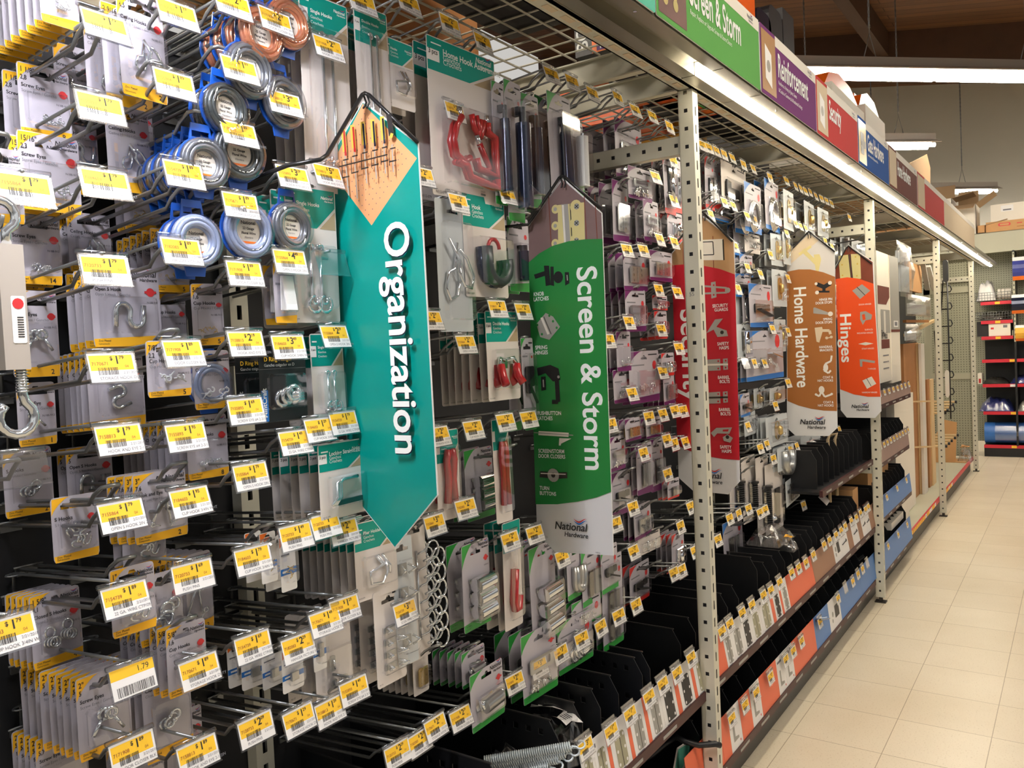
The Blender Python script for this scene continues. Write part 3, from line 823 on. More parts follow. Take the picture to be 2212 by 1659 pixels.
def hung_pack(l, r, t, bt, mt, lab, top='paper', bot=None):
    a = at(l, bt, X=EX-.03); c = at(r, t, X=EX-.03); W = a.y-c.y; H = c.z-a.z
    b = MB(); n = 6
    for k in range(n):
        z0, z1 = H*k/n, H*(k+1)/n; d0, d1 = .05*math.sin(math.pi*(k+.2)/(n+.4))+.004, .05*math.sin(math.pi*(k+1.2)/(n+.4))+.004
        b.add([(0, -d0, z0), (W, -d0, z0), (W, -d1, z1), (0, -d1, z1), (0, d0, z0), (W, d0, z0), (W, d1, z1), (0, d1, z1)], [(0, 1, 2, 3), (5, 4, 7, 6), (1, 5, 6, 2), (4, 0, 3, 7), (0, 4, 5, 1), (3, 2, 6, 7)], (bot if bot and k == 0 else top if k == n-1 else mt))
    b.poly([(W*.5, H*.2), (W*.95, H*.2), (W*.95, H*.4), (W*.5, H*.4)], -.056, 'hinge_grey')
    o = ob('tarp_pack', b, None, (EX-.03, a.y, a.z), (0, 0, -HALF)); tag(o, lab, 'pack')


hung_pack(2188, 2290, 547, 606, 'tarp', 'blue and orange tarp pack hanging top right on the end gondola', bot='orange')
hung_pack(2186, 2290, 630, 678, 'navy', 'navy tarp pack hanging under the blue and orange one', bot='orange')
hung_pack(2194, 2290, 698, 737, 'boxyellow', 'yellow pack hanging lowest at the right picture edge', bot='orange')
# the pegboard panel closing the row
t = thing('pegboard_screen', 'beige pegboard panel closing the rack row just behind the last post', 'panel', (9.64, .94, .15))
b = MB(); b.box(0, .02, 0, .42, 0, 2.0, 'peg_end'); ob('board', b, t)
b = MB(); b.box(-.014, -.001, 0, .42, .80, .86, 'gondola_beige'); b.box(-.018, -.001, .36, .42, 0, 1.75, 'gondola_beige'); b.box(-.018, -.001, 0, .42, 1.69, 1.75, 'gondola_beige'); ob('frame', b, t)
# ================================================================== peg hooks with price tags
TILT, YT, K = .077, 1.07, 1.2588
ARM = .035


def hook_mb(arm):
    b = MB(); r = .0031; L = YB-YT; w = .0132
    p = [(-w, -.004, 0), (-w, -.262, .262*TILT), (-w, -.276, .262*TILT+.013), (-w*.9, -.296, .262*TILT+.025), (-w*.45, -.304, .262*TILT+.027), (w*.45, -.304, .262*TILT+.027), (w*.9, -.296, .262*TILT+.025), (w, -.276, .262*TILT+.013), (w, -.262, .262*TILT), (w, -.004, 0)]
    b.tube(p, r, 'wire', 6)
    b.box(-.016, .016, -.006, -.001, -.012, .002, 'wire'); b.tube([(-.022, -.012, .004), (.022, -.012, .004)], .002, 'wire', 5)
    if arm:
        b.tube([(0, -.006, -.004), (0, -.008, ARM), (0, -(L+.004), ARM+L*TILT)], .0027, 'wire', 6)
        b.tube([(.016*math.cos(a), -.018+.010*math.sin(a), ARM) for a in [k*math.pi/5 for k in range(10)]], .0016, 'wire', 4, True)
    return b


hook_me = hook_mb(True).mesh('wire_hook'); hook_plain = hook_mb(False).mesh('wire_hook')
hb = MB(); hb.slab(rrect(-.0270, .0270, -.0362, -.001, .002, 1), .0004, .0012, 'clear_holder')
hb.tube([(-.0275, .0, 0), (.0265, .0, 0)], .0030, 'clear_holder', 8); hb.box(-.027, .027, -.0012, .0012, -.0365, -.0352, 'clear_holder')
holder_me = hb.mesh('tag_holder')
_TAG = {}


def tag_me(price, text, odd=False):
    k = (price, text, odd)
    if k in _TAG: return _TAG[k]
    b = MB(); x0, x1, z0, z1 = -.0252, .0252, -.0345, -.0032
    b.slab([(x0, z0), (x1, z0), (x1, z1), (x0, z1)], -.0002, .0003, 'paper')
    W, H = x1-x0, z1-z0; e = -.0003
    f = lambda u, v: (x0+W*u, z1-H*v)
    if odd:
        b.poly([f(0, .36), f(1, .36), f(1, .0), f(0, 0)], e, 'label_yellow'); b.text(price, *f(.6, .28), .0085, 'ink', e-.0001, 'L', False)
        q = .1
        while q < .95: wv = rnd.choice((.006, .012, .018)); b.poly([f(q, .95), f(q+wv, .95), f(q+wv, .62), f(q, .62)], e, 'ink'); q += wv+rnd.choice((.008, .014))
    else:
        b.poly([f(.03, .60), f(.95, .60), f(.95, .07), f(.03, .07)], e, 'label_yellow')
        if price:
            b.text('$', *f(.46, .25), .006, 'ink', e-.0002, 'L', True); b.text(price[0], *f(.55, .38), .0125, 'ink', e-.0002, 'L', True); b.text(price[1:], *f(.66, .22), .0055, 'ink', e-.0002, 'L', True)
        b.text('71'+text[1], *f(.06, .42), .0052, 'ink_rust', e-.0002, 'L', True)
        b.poly([f(.18, .78), f(.62, .78), f(.62, .5), f(.18, .5)], e-.0001, 'paper') if False else None
        q = .18
        while q < .60: wv = rnd.choice((.006, .01, .016)); b.poly([f(q, .76), f(q+wv, .76), f(q+wv, .50), f(q, .50)], e-.0002, 'ink'); q += wv+rnd.choice((.006, .012))
        b.text('04', *f(.76, .52), .0042, 'ink_rust', e-.0002); b.text('2/21/2018', *f(.70, .74), .0040, 'ink_grey', e-.0002); b.text(text[0], *f(.18, .93), .0048, 'ink_grey', e-.0002, 'L', False, .95)
    _TAG[k] = b.mesh('price_tag'); return _TAG[k]


PR = ['179', '189', '195', '169', '209', '219', '349', '149', '229', '129', '279', '399']
TX = [('SCREW EYE #4 2-3/16', '55893'), ('OPEN S HOOK 2IN ZN', '55864'), ('CUP HOOK 3/4IN WHT', '84603'), ('22 GA. WIRE CTP/09', '54739'), ('PUSH PINS', '20733'), ('HANGER PICTURE FRAME', '82083'), ('STORAGE HOOK DUTY', '70671'), ('DOOR CLOSER BLK', '71908'), ('HOOK AND EYE 2-1/2IN', '58813')]
# pixel of each tag's centre, price; '-' an empty holder, 'w' the odd taped tag
T = '''215 231 179;375 180 189;225 395 179;395 375 189;225 580 179;390 540 189;240 790 179;393 760 189;255 945 179;400 940 195;260 1110 179;408 1080 195;268 1290 189;415 1240 169;285 1462 w;428 1445 189;285 1620 189;425 1625 189
224 56 179;52 405 179;14 1365 179;40 1010 -;515 150 189;513 288 189;518 441 189;527 588 189;530 739 219;530 884 169;540 1025 179;545 1205 179;545 1393 169;551 1571 209;380 30 189;500 10 219
593 45 219;613 222 349;630 382 329;625 562 449;622 746 349;635 952 149;638 1155 149;642 1395 229;643 1552 129;707 103 229;705 378 529;715 567 -;720 724 229;688 925 129;740 910 179;700 1132 179;741 1145 279;700 1340 149;743 1312 129;710 1533 129;763 1488 149;780 6 229;880 8 229
874 1319 399;857 1625 229;904 1600 229;938 1568 229;993 1548 229;1043 1502 229;1110 1472 299;1163 1440 399;1210 1410 399;1255 1380 349;1296 1354 349;1335 1330 349;1373 1307 349;1212 1204 399;1153 1152 299;1100 1166 249;937 1131 399
970 52 219;1041 91 219;981 240 229;988 437 229;1093 422 279;910 380 229;1073 665 279;1128 671 249;1004 742 279;1020 926 299;1090 910 249;1140 904 249;1004 1096 279;946 940 229;930 690 229;1189 162 229;1234 177 229;1278 203 229;1333 212 229;1370 239 229;1407 252 229;1445 274 229
1414 383 349;1453 348 349;1454 433 349;1423 517 349;1455 524 349;1353 540 349;1388 541 349;1422 626 349;1461 632 349;1357 696 349;1427 712 349;1465 752 349;1430 803 349;1363 850 349;1401 901 349;1430 895 349;1456 887 349;1475 887 349;1439 950 349;1456 958 349;1479 955 349;1389 979 349;1441 1024 349;1366 1096 349;1490 1095 349;1469 1137 349;1329 1131 349;1319 917 349;1314 735 349;1367 1191 349;1500 1190 349;1454 1238 349;1472 1231 349
1515 314 279;1530 320 279;1546 327 279;1563 334 279;1580 342 279;1605 356 279;1625 365 279;1662 383 279;1697 391 279;1717 402 279;1728 407 279;1738 413 279;1749 415 279;1761 424 279;1773 429 279;1784 434 279;1795 440 279
1545 424 -;1563 437 279;1582 445 279;1534 464 279;1612 467 279;1628 475 279;1717 483 279;1728 489 279;1739 494 279;1698 504 279;1587 533 279;1663 550 279;1613 578 279;1641 592 279;1701 601 279;1593 624 279;1782 521 279;1796 533 279;1834 470 279
1667 711 279;1701 716 279;1628 784 279;1650 784 279;1609 784 -;1701 827 279;1674 876 279;1614 921 279;1641 968 279;1655 960 279;1670 991 279;1706 971 279;1720 964 279;1732 1021 279;1749 1034 279;1763 1028 279;1776 1012 279;1793 1023 279;1810 1024 279;1735 1091 279;1575 1120 279;1595 1110 279;1616 1099 279;1640 1108 279;1652 1101 279;1812 928 279;1550 1166 279'''
HK = []
for ln in T.split('\n'):
    for e in ln.split(';'):
        a = e.split(); px, py = float(a[0]), float(a[1]); P = at(px, py, Y=YT-.005)
        HK.append(dict(x=P.x, z=P.z+.0205-ARM-(YB-YT)*TILT, p=a[2]))


# ================================================================== blade signs in black wire brackets
def blade(X, outline, art, lab, bracket, bend=(.05, .02, 0, 0)):
    pts = [at(*p, X=X) for p in outline]; Yl = max(p.y for p in pts); zb = min(p.z for p in pts)
    L = lambda px, py: (Yl-at(px, py, X=X).y, at(px, py, X=X).z-zb)
    pw = max(p[0] for p in outline)-min(p[0] for p in outline); sc = (max(p.y for p in pts)-min(p.y for p in pts))/pw
    t = thing('blade_sign', lab, 'sign', (X, Yl, zb), (0, 0, -HALF), 'hanging blade signs')
    b = MB(); out = [L(*p) for p in outline]
    if sum(out[i][0]*out[(i+1) % len(out)][1]-out[(i+1) % len(out)][0]*out[i][1] for i in range(len(out))) < 0: out = out[::-1]
    b.slab(out, 0, .003, 'sign_white', 'sign_edge')
    lay = [0]

    def shp(mt, *pp):
        lay[0] += 1; q = [L(*p) for p in pp]
        if sum(q[i][0]*q[(i+1) % len(q)][1]-q[(i+1) % len(q)][0]*q[i][1] for i in range(len(q))) < 0: q = q[::-1]
        b.poly(q, -.0003-.00006*lay[0], mt)

    def disc(mt, px, py, r, ry=None):
        c = L(px, py); lay[0] += 1; b.poly(circ(c[0], c[1], r*sc, 14, (ry or r)*sc), -.0003-.00006*lay[0], mt)

    def line(mt, wpx, *pp):
        for a, c in zip(pp, pp[1:]):
            dx, dy = c[0]-a[0], c[1]-a[1]; l = math.hypot(dx, dy) or 1; nx, ny = -dy/l*wpx/2, dx/l*wpx/2
            shp(mt, (a[0]+nx, a[1]+ny), (c[0]+nx, c[1]+ny), (c[0]-nx, c[1]-ny), (a[0]-nx, a[1]-ny))

    def tx(s, px, py, hpx, mt='ink_white', al='L', bold=True, sx=.8, rot=0):
        c = L(px, py); lay[0] += 1; b.text(s, c[0], c[1], hpx*sc*1.38, mt, -.0004-.00006*lay[0], al, bold, sx, rot)

    def lg(px, py, wpx):
        c = L(px, py); lay[0] += 1; logo(b, c[0], c[1], wpx*sc/text_geo('National', True)[2], -.0004-.00006*lay[0])

    def title(s, p0, p1, wpx, sh=None):
        """words set vertically from pixel p0 down to p1, wpx wide on the page"""
        c0, c1 = L(*p0), L(*p1); size = wpx*sc*1.38; sx = (c0[1]-c1[1])/(text_geo(s, True)[2]*size)
        if sh: lay[0] += 1; b.text(s, c0[0]+.0018, c0[1]-.0018, size, sh, -.0004-.00006*lay[0], 'L', True, sx, -HALF)
        lay[0] += 1; b.text(s, c0[0], c0[1], size, 'ink_white', -.0004-.00006*lay[0], 'L', True, sx, -HALF)
    art(shp, disc, line, tx, lg, title)
    ob('panel', b, t)
    w = MB(); W = []
    for k, p in enumerate(bracket):
        xb = X-.006-(bend[k] if k < 4 else 0); q = at(*p, X=xb); W.append((Yl-q.y, xb-X, q.z-zb))
    W = [(Yl-YB, W[0][1]-.01, W[0][2]-(YB-(Yl-W[0][0]))*.10)]+W
    w.tube(W, .0036, 'black_wire', 7)
    pk = max(range(len(W)), key=lambda i: W[i][2])
    for a, c, f in ((W[pk-1], W[pk], .45), (W[pk], W[pk+1] if pk+1 < len(W) else W[pk], .45)):
        q = Vector(a).lerp(Vector(c), f); w.tube([q, q+Vector((.002, .004, -.014)), q+Vector((.004, -.006, -.026))], .0018, 'black_wire', 5)
    ob('bracket', w, t)
    return t


def art_org(shp, disc, line, tx, lg, title):
    shp('sign_teal', (784, 222), (902, 312), (944, 1069), (853, 1181), (758, 1061), (711, 347))
    D = [(784, 224), (901, 342), (803, 487), (712, 366)]
    shp('pegphoto', *D)
    for i in range(1, 12):
        for j in range(1, 12):
            u, v = i/12, j/12; a = [D[0][k]*(1-u)*(1-v)+D[1][k]*u*(1-v)+D[2][k]*u*v+D[3][k]*(1-u)*v for k in (0, 1)]
            disc('woodphoto', a[0], a[1], 1.2)
    for k, (x, y) in enumerate(((748, 298), (768, 290), (790, 283), (812, 278), (833, 272), (851, 274))):
        line('hinge_grey', 2.4, (x+4, y+40), (x+12-k, y+125+(20 if k == 1 else 0)-5*k))
        if k < 5:
            line('amber', 9, (x, y-18), (x+4, y+32)); line(('rubber_red', 'rubber_red', 'navy', 'navy', 'navy')[k], 4, (x+2, y-14), (x+6, y+40))
        else: line('boxblack', 11, (x-3, y-25), (x+3, y+22)); line('amber', 10, (x, y+20), (x+6, y+22))
        line('darkmetal', 3, (x, y+50), (x+12, y+47)); line('darkmetal', 3, (x-2, y+88-2*k), (x+14, y+84-2*k)); line('darkmetal', 1.5, (x-2, y+50), (x-1, y+86))
    line('darkmetal', 3, (742, 362), (846, 336))
    title('Organization', (838, 482), (872, 978), 62, 'navy')


def art_screen(shp, disc, line, tx, lg, title):
    shp('woodphoto', (1215, 388), (1299, 461), (1302, 530), (1143, 570), (1142, 490))
    for x in (1185, 1262, 1285): line('mahogany', 1.6, (x, 420), (x+6, 530))
    shp('brass', (1205, 443), (1262, 437), (1264, 522), (1206, 530)); line('hinge_grey', 14, (1220, 441), (1226, 528)); line('darkmetal', 2, (1232, 441), (1236, 526)); line('hd_white', 4, (1216, 443), (1221, 527))
    for y in (446, 482, 520): disc('brass', 1244, y, 13); disc('brass', 1200, y+6, 9); disc('hinge_grey', 1246, y, 6); line('ink', 1.6, (1242, y-4), (1250, y+4)); line('ink', 1.6, (1250, y-4), (1242, y+4)); disc('hinge_grey', 1200, y+6, 4)
    shp('sign_green', (1143, 567), (1165, 548), (1195, 531), (1230, 521), (1265, 517), (1302, 516), (1321, 1062), (1290, 1074), (1250, 1083), (1205, 1089), (1158, 1089))
    title('Screen & Storm', (1247, 577), (1258, 1014), 46, 'green')
    # knob latch, hinge, pushbutton latch, closer, turn button
    line('black', 10, (1156, 598), (1180, 590), (1185, 600)); shp('black', (1176, 574), (1187, 574), (1190, 616), (1180, 618)); shp('black', (1190, 576), (1197, 576), (1198, 618), (1190, 616)); disc('black', 1207, 599, 11, 12); shp('black', (1221, 588), (1230, 588), (1231, 612), (1222, 617)); line('hinge_grey', 2, (1226, 594), (1227, 606))
    tx('KNOB', 1154, 640, 8); tx('LATCHES', 1154, 651, 8)
    shp('hinge_grey', (1160, 700), (1180, 676), (1196, 684), (1211, 706), (1188, 734), (1168, 728)); line('hd_white', 5, (1171, 686), (1186, 722)); line('darkmetal', 1.5, (1176, 684), (1192, 722))
    for x, y in ((1162, 702), (1172, 722), (1188, 682), (1196, 694), (1204, 708)): disc('sign_green', x, y, 2.6)
    tx('SPRING', 1158, 755, 8); tx('HINGES', 1158, 766, 8)
    shp('black', (1161, 795), (1190, 788), (1208, 796), (1212, 820), (1196, 824), (1180, 806), (1164, 812)); line('black', 9, (1204, 815), (1207, 868), (1194, 868)); shp('black', (1170, 814), (1180, 813), (1181, 842), (1171, 844)); line('hinge_grey', 2.5, (1175, 820), (1176, 836)); disc('hinge_grey', 1208, 814, 3)
    tx('PUSHBUTTON', 1163, 896, 8); tx('LATCHES', 1163, 907, 8)
    line('hd_white', 9, (1165, 935), (1230, 939)); line('hinge_grey', 2, (1155, 934), (1240, 940)); shp('hd_white', (1210, 946), (1236, 947), (1214, 958), (1213, 962), (1209, 962))
    tx('SCREEN/STORM', 1165, 977, 8); tx('DOOR CLOSERS', 1165, 988, 8)
    line('darkmetal', 13, (1168, 1024), (1188, 1026)); line('darkmetal', 13, (1206, 1027), (1227, 1026)); disc('hinge_grey', 1197, 1026, 14); disc('darkmetal', 1197, 1026, 5); line('hd_white', 2, (1170, 1022), (1224, 1024))
    tx('TURN', 1168, 1057, 8); tx('BUTTONS', 1168, 1068, 8)
    lg(1200, 1141, 75); tx('1578/16', 1288, 1194, 3, 'ink_grey')


def art_sec(shp, disc, line, tx, lg, title):
    shp('woodlight', (1519, 470), (1584, 520), (1588, 600), (1452, 580), (1452, 548))
    for x in (1475, 1540): line('mahogany', 1.6, (x, 510), (x+2, 585))
    shp('hd_white', (1480, 520), (1562, 516), (1564, 562), (1482, 562)); line('ink', 2, (1490, 524), (1540, 522), (1542, 550), (1490, 552)); line('darkmetal', 3, (1562, 517), (1564, 562))
    shp('sign_red', (1452, 573), (1480, 571), (1520, 574), (1555, 581), (1588, 593), (1598, 994), (1560, 991), (1525, 985), (1490, 974), (1463, 962))
    title('Security', (1470, 668), (1478, 868), 42)
    line('hinge_grey', 4, (1520, 618), (1570, 622)); line('hinge_grey', 4, (1520, 634), (1570, 632)); disc('hinge_grey', 1572, 627, 6); shp('hinge_grey', (1536, 610), (1546, 608), (1548, 642), (1537, 645)); disc('sign_red', 1542, 616, 2); disc('sign_red', 1542, 637, 2)
    tx('SECURITY', 1573, 662, 7, al='R'); tx('GUARDS', 1573, 671, 7, al='R')
    shp('hinge_grey', (1526, 720), (1545, 690), (1562, 688), (1548, 706), (1570, 714), (1573, 726), (1550, 728), (1542, 712)); disc('darkmetal', 1560, 718, 4)
    tx('SAFETY', 1575, 745, 7, al='R'); tx('HASPS', 1575, 754, 7, al='R')
    for y in (786, 857):
        shp('hinge_grey', (1528, y-9), (1556, y-11), (1557, y+14), (1530, y+15)); shp('hinge_grey', (1562, y-11), (1572, y-12), (1573, y+12), (1563, y+13)); line('darkmetal' if y > 800 else 'hd_white', 4, (1528, y+2), (1573, y+1)); disc('sign_red', 1552, y-6, 2); disc('sign_red', 1568, y-7, 2); disc('sign_red', 1552, y+10, 2); disc('sign_red', 1568, y+8, 2)
    tx('BARREL', 1577, 818, 7, al='R'); tx('BOLTS', 1577, 827, 7, al='R'); tx('BARREL', 1579, 888, 7, al='R'); tx('BOLTS', 1579, 897, 7, al='R')
    shp('hinge_grey', (1536, 935), (1548, 924), (1582, 923), (1576, 937), (1550, 936), (1543, 944)); shp('sign_red', (1562, 928), (1575, 927), (1573, 932), (1562, 932)); shp('hinge_grey', (1562, 944), (1572, 938), (1584, 946), (1578, 956), (1564, 952)); disc('darkmetal', 1572, 944, 4)
    tx('SAFETY', 1581, 969, 7, al='R'); tx('HASPS', 1581, 978, 7, al='R')
    lg(1498, 1031, 64)


def art_home(shp, disc, line, tx, lg, title):
    shp('doorphoto', (1748, 504), (1802, 541), (1804, 600), (1700, 590), (1700, 546)); shp('hd_beige', (1748, 506), (1768, 520), (1702, 575), (1700, 548))
    line('brass', 9, (1734, 540), (1765, 570)); shp('brass', (1758, 550), (1770, 549), (1774, 560), (1768, 588), (1762, 584)); line('brass', 6, (1726, 550), (1752, 532))
    shp('sign_brown', (1700, 587), (1725, 582), (1750, 582), (1778, 588), (1804, 598), (1808, 888), (1780, 887), (1752, 883), (1725, 876), (1701, 866))
    title('Home Hardware', (1715, 620), (1717, 837), 26)
    line('black', 9, (1765, 614), (1780, 620), (1794, 612)); line('black', 7, (1780, 616), (1780, 632)); line('black', 4, (1768, 630), (1792, 630)); disc('hd_white', 1765, 632, 4); disc('hd_white', 1763, 613, 3); disc('hd_white', 1793, 611, 4)
    tx('HINGE PIN', 1798, 648, 5, al='R'); tx('DOOR STOPS', 1798, 655, 5, al='R')
    shp('hinge_grey', (1757, 665), (1760, 664), (1790, 675), (1789, 680), (1757, 677)); disc('hd_white', 1794, 678, 5)
    tx('SPRING', 1798, 691, 5, al='R'); tx('DOOR STOPS', 1798, 698, 5, al='R')
    shp('hd_beige', (1760, 708), (1776, 706), (1778, 714), (1770, 740), (1764, 738)); line('hd_beige', 6, (1774, 714), (1792, 714), (1794, 722)); disc('hd_beige', 1786, 730, 3); disc('hd_beige', 1796, 728, 3); line('hd_beige', 2, (1784, 731), (1798, 728))
    tx('HANDRAIL', 1799, 751, 5, al='R'); tx('BRACKETS', 1799, 758, 5, al='R')
    line('hd_white', 4, (1797, 768), (1795, 780), (1783, 786), (1780, 800), (1790, 806), (1795, 800)); disc('hd_white', 1784, 794, 5, 8)
    tx('COAT &', 1800, 817, 5, al='R'); tx('HAT HOOKS', 1800, 824, 5, al='R')
    disc('hd_white', 1775, 842, 6, 8); line('hd_white', 4, (1775, 846), (1770, 856), (1763, 852)); line('hd_white', 4, (1775, 846), (1782, 857), (1796, 852)); disc('hd_white', 1763, 852, 2.5); disc('hd_white', 1797, 851, 2.5)
    tx('COAT &', 1801, 871, 5, al='R'); tx('HAT HOOKS', 1801, 878, 5, al='R')
    lg(1728, 916, 51)


def art_hinge(shp, disc, line, tx, lg, title):
    shp('mahogany', (1833, 532), (1885, 566), (1887, 615), (1805, 605), (1805, 576)); shp('brass', (1811, 553), (1832, 550), (1838, 600), (1815, 602)); shp('brass', (1838, 549), (1858, 548), (1860, 602), (1842, 604)); line('ink', 2, (1833, 550), (1839, 603)); line('ink', 2, (1836, 549), (1842, 603))
    for x, y in ((1817, 556), (1819, 572), (1820, 595), (1848, 555), (1852, 570), (1851, 596)): disc('amber', x, y, 2)
    shp('sign_orange', (1805, 603), (1830, 599), (1855, 602), (1887, 613), (1902, 857), (1875, 857), (1845, 852), (1815, 841))
    title('Hinges', (1815, 677), (1819, 783), 27)
    shp('hinge_grey', (1841, 628), (1862, 614), (1880, 628), (1858, 646)); line('darkmetal', 1.5, (1851, 620), (1869, 638)); tx('DOOR HINGES', 1882, 658, 4, al='R', bold=False)
    shp('hinge_grey', (1858, 674), (1870, 672), (1884, 680), (1882, 690), (1870, 692), (1864, 702), (1858, 690)); shp('sign_orange', (1862, 680), (1868, 678), (1870, 690), (1864, 692)); tx('SURFACE-', 1886, 713, 4, al='R', bold=False); tx('MOUNTED HINGES', 1886, 720, 4, al='R', bold=False)
    shp('hd_white', (1854, 743), (1870, 739), (1887, 742), (1870, 746)); tx('STRAP HINGES', 1888, 754, 4, al='R', bold=False)
    line('hinge_grey', 5, (1862, 778), (1890, 782)); shp('hinge_grey', (1857, 776), (1863, 776), (1863, 792), (1858, 792)); tx('T HINGES', 1892, 798, 4, al='R', bold=False)
    shp('hd_white', (1863, 822), (1883, 813), (1893, 829), (1873, 840)); line('ink', 1.2, (1872, 817), (1882, 834)); tx('NARROW HINGES', 1895, 849, 4, al='R', bold=False)
    lg(1839, 881, 41)


blade(1.05, [(784, 218), (903, 310), (945, 1070), (853, 1183), (756, 1062), (710, 345)], art_org, 'tall teal blade sign reading Organization with a screwdriver photo and pointed foot', [(622, 357), (692, 345), (706, 335), (782, 205), (788, 201), (797, 205), (902, 307)], (.16, .13, .10, .01))
blade(1.66, [(1215, 384), (1300, 460), (1325, 1200), (1200, 1193), (1160, 1152), (1141, 488)], art_screen, 'tall green blade sign reading Screen & Storm with pictured latches and hinges', [(1090, 490), (1140, 485), (1150, 472), (1208, 384), (1214, 380), (1222, 384), (1300, 452)])
blade(2.53, [(1519, 466), (1586, 520), (1598, 1040), (1573, 1068), (1497, 1060), (1466, 1032), (1451, 546)], art_sec, 'red blade sign reading Security, half hidden behind the first post', [(1400, 545), (1446, 540), (1452, 536), (1512, 461), (1518, 458), (1524, 462), (1582, 522)])
blade(3.78, [(1748, 501), (1803, 540), (1809, 924), (1790, 942), (1718, 941), (1700, 924), (1699, 545)], art_home, 'brown blade sign reading Home Hardware with pictured hooks and door stops', [(1640, 560), (1690, 555), (1698, 551), (1742, 505), (1747, 500), (1753, 504), (1803, 544)])
blade(4.62, [(1833, 528), (1887, 566), (1904, 888), (1890, 903), (1829, 902), (1816, 886), (1804, 575)], art_hinge, 'orange blade sign reading Hinges, in front of the second post', [(1770, 590), (1802, 582), (1806, 578), (1828, 536), (1833, 531), (1838, 535), (1883, 570)])
# ================================================================== what hangs in a pack
def arc(cx, cz, r, a0, a1, n=10, y=0): return [(cx+r*math.cos(math.radians(a0+(a1-a0)*k/n)), y, cz+r*math.sin(math.radians(a0+(a1-a0)*k/n))) for k in range(n+1)]


def place(pts, cx, cz, ang, s=1.0, y=0):
    c, sn = math.cos(ang), math.sin(ang)
    return [(cx+s*(p[0]*c-p[2]*sn), p[1]+y, cz+s*(p[0]*sn+p[2]*c)) for p in pts]


S_PATH = [(-.5, 0, -.62), (-.62, 0, 0)]+arc(-.31, .1, .31, 180, 0, 10)+[(.0, 0, -.1)]+arc(.31, -.1, .31, 180, 360, 10)+[(.62, 0, .0), (.52, 0, .55)]


def screw_eye(b, x, z, ang, s, y, mt='zinc'):
    ring = arc(0, .5, .5, -75, 255, 14); b.tube(place([(0, 0, -1.6), (0, 0, -.1)], x, z, ang, s, y), .11*s, mt, 6); b.tube(place(ring, x, z, ang, s, y), .13*s, mt, 6)
    for k in range(7): b.tube(place([(-.17, 0, -1.5+.13*k), (.17, 0, -1.45+.13*k)], x, z, ang, s, y), .035*s, mt, 4)


def cup_hook(b, x, z, ang, s, y, mt):
    p = arc(0, .4, .4, -90, 160, 8); b.tube(place([(0, 0, -1.2), (0, 0, -.0)], x, z, ang, s, y), .07*s, mt, 5); b.tube(place(p, x, z, ang, s, y), .09*s, mt, 5); b.tube(place([(-.22, 0, -.3), (.22, 0, -.3)], x, z, ang, s, y), .08*s, mt, 5)


def c_s1(b, cx, cz, w, h, d): b.tube(place(S_PATH, cx, cz, -.25, min(w, h)*.62, -d*.4), min(w, h)*.043, 'zinc', 8)
def c_s2(b, cx, cz, w, h, d): b.tube(place(S_PATH, cx, cz, HALF+.15, min(w*1.2, h)*.44, -d*.4), min(w, h)*.036, 'zinc', 8)


def c_cs(b, cx, cz, w, h, d):
    for k, a in enumerate((.3, .75)):
        P = arc(-.5, 0, .5, 20, 340, 12)+arc(.5, 0, .5, 200, 520, 12); b.tube(place(P, cx+(k-.5)*w*.06, cz+(k-.5)*h*.05, a, w*.23, -d*(.3+.3*k)), w*.021, 'zinc', 7)


def c_ring2(b, cx, cz, w, h, d):
    for sx in (-1, 1):
        b.tube(place(arc(0, .55, .42, -60, 250, 10), cx+sx*w*.2, cz+h*.02+sx*h*.05, -.1*sx, h*.33, -d*.4), w*.018, 'zinc', 6)
        for q in range(3): b.tube(place(arc(0, -.3, .38, 0, 360, 12), cx+sx*w*.2+q*.0025, cz+h*.02+sx*h*.05, -.3, h*.36, -d*(.2+.2*q)), w*.016, 'zinc', 6)


def c_eyes(b, cx, cz, w, h, d):
    screw_eye(b, cx-w*.12, cz+h*.1, -.55, w*.24, -d*.35); screw_eye(b, cx+w*.14, cz+h*.1, .55, w*.24, -d*.6)


def c_eye1(b, cx, cz, w, h, d): screw_eye(b, cx-w*.10, cz+h*.12, .75, w*.26, -d*.4)


def c_pile(b, cx, cz, w, h, d, mt='zinc', n=9, s=None):
    r = random.Random(int(w*1e5+h*7e4)); s = s or w*.085
    for k in range(n):
        x = cx+w*.36*(r.random()*2-1)*(1-.3*k/n); z = cz-h*.5+s*1.0+h*.20*r.random(); f = screw_eye if (mt == 'zinc' and k % 2) else cup_hook
        f(b, x, z, r.uniform(-2.4, 2.4), s*r.uniform(.85, 1.15), -d*r.uniform(.15, .75), mt)


def c_gold(b, cx, cz, w, h, d): c_pile(b, cx, cz, w, h, d, 'gold', 8, w*.10)
def c_white(b, cx, cz, w, h, d): c_pile(b, cx, cz, w, h, d, 'white_plastic', 5, w*.16)


def c_chook(b, cx, cz, w, h, d):
    P = [(-.15, 0, 1.0), (-.05, 0, .2), (-.3, 0, .0), (-.28, 0, -.5), (0, 0, -.75), (.3, 0, -.5), (.3, 0, .1), (.12, 0, .5)]
    for k in range(2): b.tube(place(P, cx+(k-.4)*w*.25, cz+(k*.1-.05)*h, -.35+k*.9, h*.34, -d*(.3+.3*k)), w*.022, 'zinc', 6)


def c_hookeye(b, cx, cz, w, h, d):
    for k, a in enumerate((-.35, .25)):
        b.tube(place([(-.1, 0, -.55)]+[(0, 0, .5)]+arc(.12, .5, .12, 180, -60, 6), cx+(k-.5)*w*.3, cz, a, h*.62, -d*.4), w*.02, 'zinc', 6); screw_eye(b, cx+(k-.5)*w*.45, cz-h*.3, 1.3-2*k, h*.12, -d*.5)


